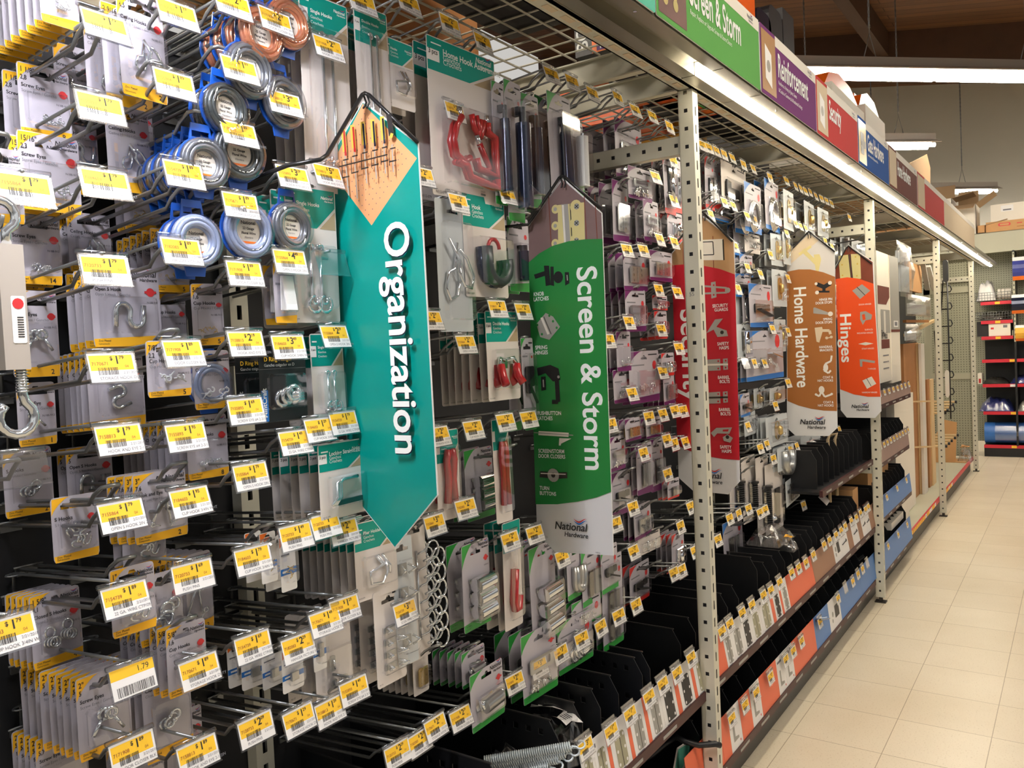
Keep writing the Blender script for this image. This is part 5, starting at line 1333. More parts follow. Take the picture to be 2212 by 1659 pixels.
# ------------------------------------------------------------------ the packs: design | column X | left top right bottom in the photo | content | how many | spacing | title | size | count | words
COLX = {'a': .491, 'A': .603, 'B': .7075, 'C': .818, 'D': .909, 'E': 1.007}
PK = '''Y|A|80 -110 165 55|pile|8|.017|Screw Eyes|||yellow-cornered card of small screw eyes
Y|A|2 112 117 268|pile|2|.03|Screw Eyes|1 1/8",2,8|8|yellow-cornered card of screw eyes sized 2,8
Y|A|27 262 162 428|pile|2|.02|Screw Eyes|15/16",2,3|10|yellow-cornered card of screw eyes sized 2,3
Y|B|112 98 187 250|eye1|1|.02|Screw Eye|||yellow-cornered card of one long screw eye
Y|B|250 -15 353 205|chook|3|.035|Ceiling Hooks|2 9/16",6,5|2|yellow-cornered card of ceiling hooks sized 6,5
Y|B|205 215 298 400|chook|1|.03|Ceiling Hooks|||yellow-cornered card of ceiling hooks, deep blister
Y|B|130 240 205 420|s1|1|.02|Cup Hooks|2",5,2||yellow-cornered card with a bent hook
Y|C|255 215 325 357|gold|2|.02|Cup Hooks||2|yellow-cornered card of brass hooks
Y|a|-60 318 42 480|pile|1|.02|Screw Eyes|||red-sealed yellow-cornered card at the picture edge
Y|A|5 450 120 600|pile|3|.02|Screw Eyes||14|yellow-cornered card of fourteen small screw eyes
Y|B|116 449 212 578|chook|3|.02|Ceiling Hooks|1",2||yellow-cornered card of thin ceiling hooks
Y|C|250 362 332 480|gold|4|.018|Cup Hooks|||yellow-cornered card of brass cup hooks
Y|C|315 474 398 610|gold|7|.016|Cup Hooks|7/8",2,2|5|yellow-cornered card of cup hooks sized 2,2
Y|A|22 600 125 787|eyes|1|.02|Screw Eyes|1 5/8",6,8|2|yellow-cornered card of two big screw eyes
Y|B|180 568 330 740|s1|4|.018|Open S Hook|3",7,6|1|yellow-cornered card of one big open S hook
Y|C|325 617 392 747|gold|1|.02|Cup Hooks|||yellow-cornered card of tiny brass cup hooks
Y|C|408 588 466 722|gold|1|.02|Cup Hooks|5/8",1,6|5|narrow yellow-cornered card of brass hooks
Y|A|36 803 120 940|eye1|1|.02|Screw Eye||1|yellow-cornered card of one slanted screw eye
Y|B|185 753 308 925|s2|6|.014|Open S Hook|2 1/2",6,4|1|yellow-cornered card of one upright S hook
Y|B|315 752 408 874|white|1|.02|Cup Hooks|7/8",2,2|5|yellow-cornered card of white cup hooks
Y|C|415 735 492 862|white|1|.02|Cup Hooks|3/4",1,9|5|yellow-cornered card of five white cup hooks
Y|A|0 955 108 1102|cs|1|.02|S Hooks||2|yellow-cornered card of two crossed closed S hooks
Y|B|142 943 241 1077|s1|4|.02|Open S Hooks|2",5|2|yellow-cornered card of two small open S hooks
Y|C|408 877 494 1014|pile|10|.016|Open S Hooks|3/4",1,9|8|yellow-cornered card of eight tiny S hooks
Y|B|285 1018 400 1168|hookeye|4|.018|Hook and Eye|3",7,6|2|yellow-cornered hook and eye card, 7,6
Y|A|108 1070 206 1210|smess|1|.02|S Hooks|||yellow-cornered card of tangled S hooks
Y|B|262 1068 355 1217|smess|2|.02|Open S Hooks|1 1/2",3,8|4|yellow-cornered card of four open S hooks
Y|C|383 1184 468 1357|hookeye|8|.016|Hook and Eye|2 1/2",6,4|2|yellow-cornered hook and eye card, 6,4
Y|A|234 1222 332 1370|smess|1|.02|S Hooks|1",25||yellow-cornered card of S hooks sized 25
Y|B|301 1226 400 1376|link|1|.02|S Hooks|1 1/2",3,8|4|yellow-cornered card of linked rings
Y|A|65 1255 177 1415|ring2|5|.014|Closed S Hooks|1 5/8",4,1|4|yellow-cornered closed S hook card, 4,1
Y|B|355 1347 442 1500|chook|7|.016|Cup Hooks|5/8",1,6|5|yellow-cornered card of cup hooks sized 1,6
Y|A|163 1420 279 1602|eyes|9|.016|Screw Eyes|2",5|2|yellow-cornered card of screw eyes sized 5
Y|B|308 1400 410 1612|cs|8|.015|Closed S Hooks|3",7,6|3|yellow-cornered card of three closed S hooks
Y|A|85 1566 202 1740|pile|5|.014|Screw Eyes|2 1/4",5,7|2|yellow-cornered card of screw eyes sized 5,7
Y|C|383 1512 464 1665|hookeye|4|.018|Safety Hooks|3",7,6||yellow-cornered card of safety hooks
Y|B|280 1592 372 1750|cs|3|.018|S Hooks|||yellow-cornered card at the bottom picture edge
T|E|648 -4 746 412|rods|4|.022|Single Hooks|||long teal-topped card of straight single hooks
T|.86|766 18 834 330|rods|2|.03|Double Hooks|||long teal-topped card of double hooks
T|.93|830 88 891 233|loops|2|.022|Hooks|||teal-topped card of a bent bracket
T|1.03|928 104 1066 430|red|3|.03|Home Hook Assortment|||big teal-topped card of red garage hooks
T|.76|618 405 722 697|rods|3|.03|Single Hooks|||teal-topped card of single hooks behind spools
Y|D|622 588 667 716|leaf|2|.02|Picture Wire|3/4",2,75|2|narrow yellow-cornered card with a white leaflet
K|D|592 735 691 894|dring|2|.05|D Ring|||black card of picture D rings
T|E|672 712 744 905|rods|3|.024|Single Hooks|||teal-topped card of straight hooks beside black card
T|E|686 953 792 1117|brkt|6|.02|Locking Straight Hook|||teal-topped card of locking straight hooks
T|E|764 1122 850 1292|loops|8|.016|Plier Holders|||teal-topped card of plier holders
P|.71|598 1142 634 1262|nails|2|.03||||small bag of brass picture nails
P|.68|558 1150 594 1260|nails|2|.03||||orange-topped bag of brass picture hangers
P|.66|575 1385 625 1480|none|2|.04||||blue-banded bag of white wall hangers
P|D|635 1350 665 1460|none|1|.04||||white bag of mirror holders
P|.69|500 1390 555 1490|none|2|.03||||blue-banded bag of round hangers
W|E|675 1322 757 1520|mirror|3|.03||||grey-white card of metal mirror holders
W|.87|803 1270 870 1480|clamps|3|.03||||tall white card of metal spring clamps
N|.90|845 1160 887 1440|clamps|1|.03||||clear blister of metal spring clamps
N|1.0|922 436 1000 722|chook|1|.03||||long clear blister of chrome hooks
T|1.06|998 424 1090 642|bluej|2|.03|Hook|||teal-topped card of a dark coated J hook
T|1.17|1048 672 1116 865|redtip|7|.018|Double Hooks|||teal-topped card of red-tipped double hooks
T|1.15|1058 905 1092 1132|handle|1|.03||||narrow teal-topped card of red handles
T|1.02|942 928 988 1125|handle|3|.025||||teal-topped card of red coated hooks
T|1.19|1083 1125 1124 1362|redj|3|.02||||narrow teal-topped card of one red J hook
W|1.01|888 1120 937 1422|clips|2|.025||||long white strip of blank card
G|1.24|1000 968 1062 1122|cyl3|2|.03||||green-cornered card of metal rollers
G|1.12|993 1170 1057 1360|cyl3|2|.03||||green-cornered card of three dark rollers
G|1.27|1137 1176 1199 1392|cyl3|3|.03||||green-cornered card of three shiny rollers
G|1.10|995 1400 1048 1478|roller|5|.016||||green-cornered card of small catches
G|1.10|1012 1440 1088 1565|roller|1|.02||||clear green-cornered pack of one roller
W|1.0|890 1400 925 1500|plategold|6|.014||||small card of copper hinge pieces
G|1.27|1125 1358 1198 1507|bits|3|.03||||green-cornered card of black and silver catches
G|1.36|1205 1330 1277 1442|dring|2|.025||||green-cornered card of shiny eye bolts
G|1.43|1235 1290 1296 1352|pile|5|.016||||green-cornered card of small latches
G|1.37|1220 1178 1263 1292|shackle|4|.02||||green-cornered card of steel handles
G|1.45|1252 1182 1298 1305|strips|3|.02||||green-cornered card of grey strips
G|1.57|1296 1178 1334 1278|latch|1|.02||||green-cornered card of one black catch
G|1.55|1298 1200 1343 1402|strips|3|.02||||tall green-cornered card of long strips
G|1.22|1060 178 1088 440|tube|2|.03||||dark door closer on green-cornered card
G|1.27|1085 176 1124 476|tube|1|.03||||navy door closer in long clear blister
G|1.35|1125 205 1160 445|tube|2|.03||||black door closer in clear blister
G|1.45|1180 205 1232 470|tube|2|.03||||big shiny black door closer
G|1.50|1230 262 1258 425|tubew|2|.03||||white door closer in clear blister
G|1.32|1095 470 1140 630|tube|4|.025||||short dark door closer
G|1.20|1124 730 1150 930|latch|2|.03||||green-cornered pack of white latch
V|1.87|1254 276 1325 398|plate|2|.03||||wide purple-cornered card of a tray
V|1.91|1327 264 1385 392|bits|2|.03||||purple-cornered card with frame and screws
V|1.75|1318 392 1358 522|plate|3|.03||||purple-cornered card of a grey hinge
V|1.80|1388 434 1421 522|bits|3|.02||||purple-cornered card of small screws
V|1.78|1358 364 1406 432|bits|1|.03||||purple-cornered blister of loose screws
R|1.92|1441 460 1473 522|bolt|2|.02||||red-cornered card of a small bolt
R|1.86|1430 330 1454 462|blackbolt|2|.03||||tall red-cornered card of a black bolt
R|1.97|1452 330 1476 460|bolt|2|.03||||tall red-cornered card of a bright bolt
V|1.77|1340 538 1389 622|plate|3|.02||||purple-cornered card of two plates
V|1.90|1402 543 1452 607|plate|2|.02||||purple-cornered card of a wide hinge
V|1.78|1352 626 1391 716|bits|4|.02||||purple-cornered card of silver screws
R|1.86|1408 638 1441 670|bits|1|.02||||small red-bottomed card of bolts
R|1.90|1414 672 1438 732|bolt|3|.02||||red-cornered card of a little bolt
V|1.80|1360 758 1421 870|pile|2|.02||||large purple-cornered card of angled pins
V|1.70|1331 716 1359 802|pile|3|.02||||purple-cornered card of hooks
V|1.70|1322 798 1363 870|pile|1|.02||||dark purple-bottomed card of pins
R|1.90|1429 762 1454 812|bolt|2|.02||||red-cornered card among purple ones
V|1.88|1430 803 1457 874|plate|5|.014||||grey card of stacked plates
V|1.72|1348 903 1384 952|plategold|4|.014||||purple-cornered card of brass hinge
V|1.88|1404 906 1434 950|plategold|4|.014||||purple-cornered card of brass corner
V|1.80|1374 957 1406 1068|strips|3|.014||||purple-cornered card of narrow strips
V|1.88|1405 952 1432 1066|strips|3|.014||||long purple-cornered card of strips
V|1.72|1320 1017 1362 1112|latch|2|.02||||purple-cornered card of a dark clasp
R|1.93|1442 1034 1466 1077|strips|3|.014||||red-cornered card of small fittings
V|1.83|1366 1088 1406 1162|plate|3|.014||||purple-cornered card of a brass plate
V|1.66|1314 942 1351 1017|bits|3|.016||||purple-cornered card half behind green sign
R|1.84|1358 1216 1403 1302|latch|2|.02||||red-cornered card of a dark clasp
W|1.86|1374 1148 1424 1194|pile|2|.02||||clear bag of assorted fittings
R|2.0|1448 1150 1478 1235|bolt|4|.014||||red-cornered card of a steel bolt near post
R|2.33|1514 328 1534 442|blackbolt|2|.03||||tall red-cornered black bolt beside post
R|2.42|1536 344 1556 447|bolt|2|.03||||red-topped clear bolt beside post
W|2.52|1555 358 1613 450|hang|1|.03||||white card of black gate hinges
B|2.62|1606 398 1644 502|coil|2|.03||||blue-bottomed card of a coiled cable
B|2.82|1647 392 1685 498|coil|2|.03||||tall blue-cornered card of a coiled cable
N|2.98|1690 413 1715 496|goldbar|2|.03||||clear blister of a brass bar
N|3.15|1734 438 1761 510|goldbar|2|.03||||clear blister of brass pulls
B|2.5|1545 448 1589 480|latch|2|.02||||blue-bottomed card of a black latch
B|2.62|1588 478 1613 550|slatch|2|.02||||blue-bottomed card of a silver latch
W|2.68|1610 506 1639 547|slatch|2|.02||||white card of a clear bumper
N|2.86|1665 506 1689 574|goldbar|3|.02||||clear blister of a brass handle
N|2.95|1690 503 1706 572|goldbar|2|.02||||narrow clear blister of a brass handle
B|2.62|1598 550 1625 597|latch|2|.02||||blue-cornered card of a small latch
B|2.58|1588 592 1621 642|latch|2|.02||||blue-cornered card of a gate latch
B|2.68|1617 614 1667 707|latch|2|.02||||white card of a black gate latch
N|2.6|1590 628 1618 702|blackbolt|2|.02||||clear blister of a black bolt
N|2.88|1669 583 1696 662|goldbar|3|.02||||clear blister of slim brass pulls
B|2.70|1617 714 1686 820|slatch|3|.02||||large blue-bottomed white card of a silver latch
N|2.55|1593 700 1618 778|blackbolt|2|.02||||tall dark blister of a black rod
N|2.72|1627 838 1653 882|knob|2|.02||||small blister of a brass knob
N|2.85|1660 836 1699 872|knob|2|.02||||small blister of two brass knobs
N|2.80|1655 897 1700 962|goldbar|6|.014||||clear blister of brass chain
N|3.0|1733 938 1769 1005|disc|4|.02||||clear blister of a white round wall bumper
N|2.86|1680 963 1713 1014|shackle|4|.014||||clear blister of bent rods
W|2.68|1630 985 1659 1155|spring|1|.02||||tall card of a black gate spring
W|2.60|1602 985 1628 1130|spring|1|.02||||tall card of a black spring, half hidden
W|2.52|1572 990 1600 1120|spring|1|.02||||tall black spring card next to red sign
W|2.78|1652 998 1690 1150|blackbar|1|.02||||long white card of a black bar
N|2.86|1690 1030 1733 1085|strips|3|.02||||grey blister of dark brackets
B|2.52|1562 1122 1601 1217|strips|1|.02||||clear blue-bottomed pack of black fittings
B|2.55|1585 1010 1606 1100|pile|2|.02||||blue-bottomed bag of fittings
N|2.62|1604 888 1634 940|slatch|3|.014||||clear blister of small fittings by red sign
N|2.9|1672 690 1697 760|goldbar|3|.02||||clear blister of brass corner pieces
B|2.5|1597 850 1620 900|latch|3|.014||||dark blister of a latch by red sign
N|3.0|1710 560 1730 600|goldbar|2|.02||||small clear blister of brass hooks
N|3.3|1765 452 1790 512|goldbar|4|.02||||clear blister of thin pins
N|3.6|1790 590 1803 700|blackbolt|2|.02||||dark pack between brown and orange signs
N|4.3|1795 520 1812 575|shackle|5|.02||||clear pack of rods left of orange sign
N|4.45|1812 505 1838 570|shackle|5|.02||||clear pack of rods behind orange sign
N|4.6|1842 520 1868 590|tubew|5|.02||||clear pack of light rods near second post'''
PACKS = []
for ln in PK.split('\n'):
    a = ln.split('|'); X = COLX.get(a[1]) or float(a[1])*K; l, t_, r_, b_ = map(float, a[2].split())
    P = at((l+r_)/2, t_, X=X); Y = P.y
    if not 1.06 < Y < YB-.02:
        Y2 = min(max(Y, 1.08), YB-.06)
        P2 = at((l+r_)/2, t_, Y=Y2)
        if abs(P2.x-X) > .12: print('PACK SHIFT', ln[:30], round(Y, 3), round(P2.x, 3))
        P = P2; Y = Y2; X = P.x
    A, B2, Bt = at(l, (t_+b_)/2, Y=Y), at(r_, (t_+b_)/2, Y=Y), at((l+r_)/2, b_, Y=Y)
    w, h = B2.x-A.x, P.z-Bt.z; top = min(.016*K, h*.12)
    PACKS.append(dict(d=a[0], X=X, Y=Y, z=P.z-top, w=w, h=h, c=a[3], n=int(a[4]), dy=float(a[5])*K, title=a[6], size=a[7].split(',', 1) if a[7] else None, cnt=a[8], desc=a[9], px=(r_-l)))
# each stack hangs on the hook that runs through its hole; a hook without a tag is added where the photo shows none
for p in PACKS:
    zh = p['z']-.0005-(YB-p['Y'])*TILT
    best = min(HK, key=lambda h: abs(h['x']-p['X'])*1.0+abs(h['z']-zh))
    if abs(best['x']-p['X']) < .036 and abs(best['z']-zh) < .02:
        p['X'] = best['x'] if abs(best['x']-p['X']) < .02 else p['X']; p['z'] += best['z']-zh; p['hook'] = best
        if p['X'] != best['x']: p['X'] = best['x']
    else:
        h = dict(x=p['X'], z=zh, p=None); HK.append(h); p['hook'] = h


def spool_def(s):
    a = s.split('|'); X = COLX.get(a[0]) or float(a[0])*K; cx, cy, wd, ht = map(float, a[1].split()); P = at(cx, cy, X=X); Y = min(max(P.y, 1.08), YB-.05); P = at(cx, cy, Y=Y)
    k = (at(cx, cy-ht/2, Y=Y).z-at(cx, cy+ht/2, Y=Y).z)/2; zt = P.z+k+.012*K
    zh = zt-(YB-Y)*TILT; best = min(HK, key=lambda h: abs(h['x']-P.x)+abs(h['z']-zh))
    if not (abs(best['x']-P.x) < .03 and abs(best['z']-zh) < .02): best = dict(x=P.x, z=zh, p=None); HK.append(best)
    return dict(X=P.x, Y=Y, z=P.z, r=k, coil=a[2], n=int(a[3]), dy=float(a[4])*K, desc=a[5], hook=best)


SPOOLS = [spool_def(s) for s in '''D|616 55 86 112|copper|1|.02|copper wire spool on a blue backing
C|556 78 88 120|copper|4|.024|copper wire spool behind the front one
C|532 156 94 128|coilgrey|1|.02|grey wire spool, full disc showing
D|604 224 84 118|coilgrey|1|.02|grey wire spool half behind a tag
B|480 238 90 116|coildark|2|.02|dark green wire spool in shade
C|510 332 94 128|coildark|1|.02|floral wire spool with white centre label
B|436 356 96 116|coilgrey|6|.018|grey floral wire spool in the stack
C|530 500 104 126|coilblue|1|.02|transparent wire spool with pale blue coil
D|622 492 84 112|coilgrey|1|.02|galvanized steel wire spool
B|418 522 84 120|coilblue|2|.02|blue wire spool deep behind a tag
C|448 830 70 100|coilblue|1|.02|blue edged spool behind white hooks'''.split('\n')]


def section(x):
    for lim, n in ((.87, 'screw-hook'), (1.43, 'teal'), (1.94, 'green'), (2.72, 'purple'), (4.75, 'door-hardware')):
        if x < lim: return n
    return 'moulding'


for sname in ('screw-hook', 'teal', 'green', 'purple', 'door-hardware', 'moulding'):
    hs = sorted([h for h in HK if section(h['x']) == sname], key=lambda h: h['x']); col = 0; first = None
    for h in hs:
        if first is None or h['x']-first > .055: col += 1; first = h['x']
        h['c'] = col
    for c in range(1, col+1):
        for k, h in enumerate(sorted([h for h in hs if h['c'] == c], key=lambda h: -h['z'])): h['r'] = k+1; h['s'] = sname


def where(h): return 'hook %d down, %s column %d' % (h['r'], h['s'], h['c'])


for i, h in enumerate(HK):
    pr = h['p']; emp = pr == '-'
    price = '' if (emp or pr is None) else ('1.79' if pr == 'w' else pr)
    what = 'plain wire peg hook without tag' if pr is None else 'wire peg hook with empty clear holder' if emp else 'wire peg hook with taped white 1.79 tag' if pr == 'w' else 'wire peg hook with yellow $%s tag' % (pr[0]+'.'+pr[1:])
    t = thing('peg_hook', what+', '+where(h), 'hook', (h['x'], YB, h['z']), group='wire peg hooks on the back boards')
    ob('wire_hook', hook_plain if pr is None else hook_me, t)
    if pr is None: continue
    ln_ = YB-YT
    g = ob('tag_holder', holder_me, t, (0, -ln_-.003, ARM+ln_*TILT), (-.27+rnd.uniform(-.05, .05), 0, rnd.uniform(-.05, .05))); g.scale = (K, K, K)
    if not emp: ob('price_tag', tag_me(price, TX[i % len(TX)] if h['x'] < 1.9 else TX[i % 2+6], pr == 'w'), g)

PNAME = {'Y': 'screw_hook_pack', 'T': 'storage_hook_pack', 'G': 'door_fitting_pack', 'V': 'hinge_pack', 'R': 'bolt_pack', 'B': 'gate_latch_pack', 'K': 'ring_hanger_pack', 'W': 'white_card_pack', 'P': 'picture_hanger_bag', 'N': 'blister_pack'}
GRP = {'Y': 'yellow-cornered hook cards', 'T': 'teal-topped storage cards', 'G': 'green-cornered door cards', 'V': 'purple-cornered cards', 'R': 'red-cornered cards', 'B': 'blue-cornered gate cards', 'K': 'black ring-hanger cards', 'W': 'plain white cards', 'P': 'picture hanger bags', 'N': 'clear blister packs'}
CONT = {k[2:]: v for k, v in list(globals().items()) if k.startswith('c_') and callable(v)}
PN = ['front pack']+[o+' pack' for o in ORD[1:]]
USED = {}
for p in PACKS:
    w, h = p['w']/K, p['h']/K; p['dk'] = p['dy']/K; near = p['X'] < 1.35*K and p['px'] > 45; top = min(.016, h*.12); deep = {'red': .03, 'tube': .04, 'tubew': .03, 'cyl3': .03, 'chook': .016, 'spring': .02, 'gold': .014, 'white': .016, 'bluej': .03}.get(p['c'], .012)
    deep = min(deep, p['dk']*.9 if p['n'] > 1 else deep)
    cm = make_card(p['d'], w, h, p['title'], p['size'], p['cnt'], near).mesh('card')
    long_ = h > w*2.2 or p['d'] in 'N'
    bx0, bx1 = -w*.41, w*.41; bz0 = top-h+min(.017, h*.14)+.001; bz1 = top-(h*.16 if long_ else h*.36)
    if p['d'] == 'T' and not long_: bz1 = top-h*.42
    bm = blister_mb(bx0, bx1, bz0, bz1, deep).mesh('blister')
    THICK = .85 if p['c'] == 'goldbar' else 1.15 if p['c'] in ('red', 'redj', 'handle', 'bluej', 'redtip', 'clips') else 1.65; cb = MB(); CONT[p['c']](cb, 0, (bz0+bz1)/2, bx1-bx0, bz1-bz0, deep); ctm = cb.mesh(p['c']); THICK = 1.0
    pname = PARTN.get(p['c'], 'hardware')
    hk = p['hook']; swing = rnd.uniform(-.06, .06)
    if p['desc'].startswith('narrow yellow-cornered card of brass'): swing = -.35
    for k in range(p['n']):
        y = p['Y']+k*p['dy']
        if y > YB-.012: break
        u = USED.setdefault(id(hk), 0); USED[id(hk)] += 1
        t = thing(PNAME[p['d']], '%s, %s, %s' % (p['desc'], PN[u], where(hk)), 'pack', (p['X']+rnd.uniform(-.0015, .0015), y, p['z']-k*p['dy']*TILT), (rnd.uniform(-.02, .02), 0, swing*(1 if k == 0 else .5)+rnd.uniform(-.03, .03)), GRP[p['d']]); t.scale = (K, K, K)
        ob('card', cm, t)
        if p['c'] != 'clips': ob('blister', bm, t)
        if k < 3 or near: ob(pname, ctm, t)

# wire spools
for p in SPOOLS:
    r = p['r']/K; bk = MB(); bk.slab(circ(0, -r-.004, r*1.0, 28), -.001, .0008, 'rollblue'); bk.slab([(-.016, -.012), (.016, -.012), (.012, .012), (-.012, .012)], -.001, .0008, 'rollblue', holes=[[(-.0115, -.0045), (.0115, -.0045), (.0115, .003), (-.0115, .003)][::-1]]); bk.slab([(-.012, -2*r-.012), (.012, -2*r-.012), (.014, -2*r), (-.014, -2*r)], -.001, .0008, 'rollblue')
    bk = bk.mesh('backing')
    co_ = MB(); cz = -r-.004
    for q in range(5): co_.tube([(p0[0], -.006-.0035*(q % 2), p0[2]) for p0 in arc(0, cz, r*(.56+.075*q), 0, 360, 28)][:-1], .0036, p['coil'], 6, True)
    co_ = co_.mesh('wire_coil')
    lb = MB(); lb.slab(circ(0, cz, r*.48, 22), -.006, -.002, 'hd_white'); lb.text('National', 0, cz+r*.22, r*.17, 'ink', -.0064, 'C', True); lb.text('22 Gauge', 0, cz+r*.04, r*.12, 'ink', -.0064, 'C', True); lb.text('Floral Wire', 0, cz-r*.12, r*.12, 'ink', -.0064, 'C', True); lb.text('Alambre', 0, cz-r*.26, r*.1, 'ink_grey', -.0064, 'C'); lb.poly([(-r*.3, cz-r*.36), (r*.3, cz-r*.36), (r*.2, cz-r*.43), (-r*.2, cz-r*.43)][::-1], -.0064, 'orange'); lb = lb.mesh('label_disc')
    cv = MB(); N = 28; prof = [(r*.97, -.001), (r*.95, -.013), (r*.88, -.017), (r*.60, -.017), (r*.52, -.012), (r*.5, -.0065)]
    vs = [(R*math.cos(2*math.pi*k/N), y, cz+R*math.sin(2*math.pi*k/N)) for R, y in prof for k in range(N)]
    cv.add(vs, [(j*N+k, j*N+(k+1) % N, (j+1)*N+(k+1) % N, (j+1)*N+k) for j in range(len(prof)-1) for k in range(N)], 'clear', True); cv = cv.mesh('cover')
    for k in range(p['n']):
        y = p['Y']+k*p['dy']
        if y > YB-.02: break
        hk = p['hook']; u = USED.setdefault(id(hk), 0); USED[id(hk)] += 1
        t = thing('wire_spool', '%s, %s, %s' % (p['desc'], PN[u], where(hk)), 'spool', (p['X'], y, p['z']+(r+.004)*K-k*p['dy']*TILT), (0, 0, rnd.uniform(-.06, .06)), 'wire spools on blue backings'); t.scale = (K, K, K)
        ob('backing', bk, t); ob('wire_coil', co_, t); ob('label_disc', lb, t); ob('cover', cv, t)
# ================================================================== bins, shelves and their label strips
def lerp_line(pts, x):
    for (a, b), (c, d) in zip(pts, pts[1:]):
        if x <= c or (c, d) == pts[-1]: return b+(d-b)*(x-a)/(c-a)


UT = [(1275, 1600), (1530, 1385), (1690, 1255), (1888, 1100)]
LT = [(1563, 1548), (1760, 1330), (1888, 1200)]
UZ0, UZ1, LZ0, LZ1 = .412, .528, .128, .262     # lower and upper edge heights of the two label rails
UY0, UY1, LY0, LY1 = .938, .958, .942, .956


def ux(px): return at(px, lerp_line(UT, px), Y=UY1).x
def lx(px): return at(px, lerp_line(LT, px), Y=LY1).x


div_cache = {}


def divider(h, dep, holes, z0):
    k = (round(h, 3), round(dep, 3), holes)
    if k in div_cache: return div_cache[k]
    b = MB(); P = [(0, 0), (dep, 0), (dep, h), (.026, h), (.0, h-.045)]
    H = []
    if holes:
        for q in range(5):
            for zz in (h-.04, h-.115):
                if zz > .01 and .04+.034*q+.013 < dep: H.append([(.04+.034*q, zz), (.053+.034*q, zz), (.053+.034*q, zz+.014), (.04+.034*q, zz+.014)][::-1])
    b.slab(P, -.001, .001, 'bin', holes=H)
    b.box(.02, dep, -.002, .002, h-.003, h, 'hinge_black')  # lighter top lip paints in the highlight along the divider edge
    div_cache[k] = b.mesh('divider')
    return div_cache[k]


def bin_shelf(x0, x1, z, y0, divs, h, lab, rail='darkred', holes_upto=0):
    t = thing('bin_shelf', lab, 'shelf', (x0, y0, z), group='black bin shelves')
    b = MB(); b.box(0, x1-x0, 0, YB-y0, -.012, 0, 'bin'); ob('shelf', b, t)
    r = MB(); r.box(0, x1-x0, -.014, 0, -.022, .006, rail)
    x = .06
    while x < x1-x0-.14: r.box(x, x+.085, -.0155, -.014, -.013, -.005, 'hinge_grey'); x += .21
    ob('rail', r, t)
    for x in divs: ob('divider', divider(h+(.05 if abs(x-2.862) < .01 else 0), YB-y0-.032, x < holes_upto, z), t, (x-x0, .028, 0), (0, 0, HALF))
    return t


UD = [1.0, 1.14, 1.285, 1.507, 1.611, 1.698, 1.791, 1.927, 1.974, 2.178]
UD2 = [2.29, 2.473, 2.561, 2.666, 2.862, 2.996, 3.099, 3.192, 3.29, 3.388, 3.493, 3.58, 3.661, 3.772, 3.869, 3.959, 4.064, 4.16, 4.262, 4.355, 4.439]
bin_shelf(.84, 2.25, UZ0, .935, UD, .205, 'upper black bin shelf left of the first post, below the teal and green packs', holes_upto=1.95)
bin_shelf(2.26, 4.66, UZ0, .935, UD2, .205, 'upper black bin shelf between the first two posts', holes_upto=0)
bin_shelf(2.26, 4.66, LZ0, .94, [2.30+.13*k for k in range(18)], .17, 'bottom black bin shelf between the first two posts')
bin_shelf(.84, 2.25, LZ0, .94, [1.0+.2*k for k in range(6)], .15, 'bottom black bin shelf left of the first post')
bin_shelf(3.62, 4.66, .775, .935, [3.7+.1*k for k in range(10)], .17, 'short black bin shelf behind the brown blade sign, near second post')
ob('cross_arm', arm_mb(.445), bpy.data.objects['gondola_rack.001'], (2.45-.012, .043, .725-0))


def strip(kind, xa, xb, mt, lab, art=None, cat='label', name='shelf_label', grp='printed shelf labels'):
    z0, z1, y0, y1 = (UZ0, UZ1, UY0, UY1) if kind == 'u' else (LZ0, LZ1, LY0, LY1)
    Hh = math.hypot(z1-z0, y1-y0); b = MB(); W = xb-xa
    b.slab([(0, 0), (W, 0), (W, Hh), (0, Hh)], 0, .0012, mt)
    if art: art(b, W, Hh)
    o = ob(name, b, None, (xa, y0-.012, z0+.004), (-math.atan2(y1-y0, z1-z0), 0, 0))
    return tag(o, lab, cat, grp)


def hinge_art(mt, style):
    def f(b, W, H):
        P = rrect(W*.22, W*.80, H*.06, H*.74, min(W*.12, .012) if style != 'sq' else .001, 3); b.poly(P, -.0005, mt)
        if style != 'sq': b.poly([(W*.50, H*.06), (W*.53, H*.06), (W*.53, H*.74), (W*.50, H*.74)], -.0008, 'darkmetal')
        for u in (.30, .72):
            for v in (.14, .4, .66): b.poly(circ(W*u, H*v, .0042, 8), -.0009, 'paper')
        b.poly([(W*.1, H*.015), (W*.6, H*.015), (W*.6, H*.04), (W*.1, H*.04)], -.0006, 'ink_grey')
        b.poly([(W*.06, H*.82), (W*.2, H*.82), (W*.2, H*.9), (W*.06, H*.9)], -.0006, 'ink_grey')
    return f


def bracket_art(b, W, H): b.poly([(W*.25, H*.2), (W*.7, H*.2), (W*.7, H*.26), (W*.4, H*.3), (W*.4, H*.62), (W*.25, H*.62)], -.0005, 'hinge_grey'); b.poly(circ(W*.8, H*.12, .004), -.0006, 'emblem'); b.poly([(W*.1, H*.82), (W*.6, H*.82), (W*.6, H*.88), (W*.1, H*.88)], -.0005, 'ink_grey')
def key_art(b, W, H): b.bar((W*.2, -.0006, H*.45), (W*.8, -.0006, H*.5), .008, .0006, 'ink'); b.poly(circ(W*.78, H*.5, .008), -.001, 'ink'); b.poly([(W*.1, H*.82), (W*.6, H*.82), (W*.6, H*.86), (W*.1, H*.86)], -.0005, 'ink_grey')
def hard_art(b, W, H): b.slab(rrect(W*.5, W*.85, H*.3, H*.7, .004), -.0008, -.0004, 'hinge_black'); b.poly(circ(W*.3, H*.5, .012), -.0006, 'hinge_grey'); b.poly(circ(W*.25, H*.3, .009), -.0006, 'hinge_grey')


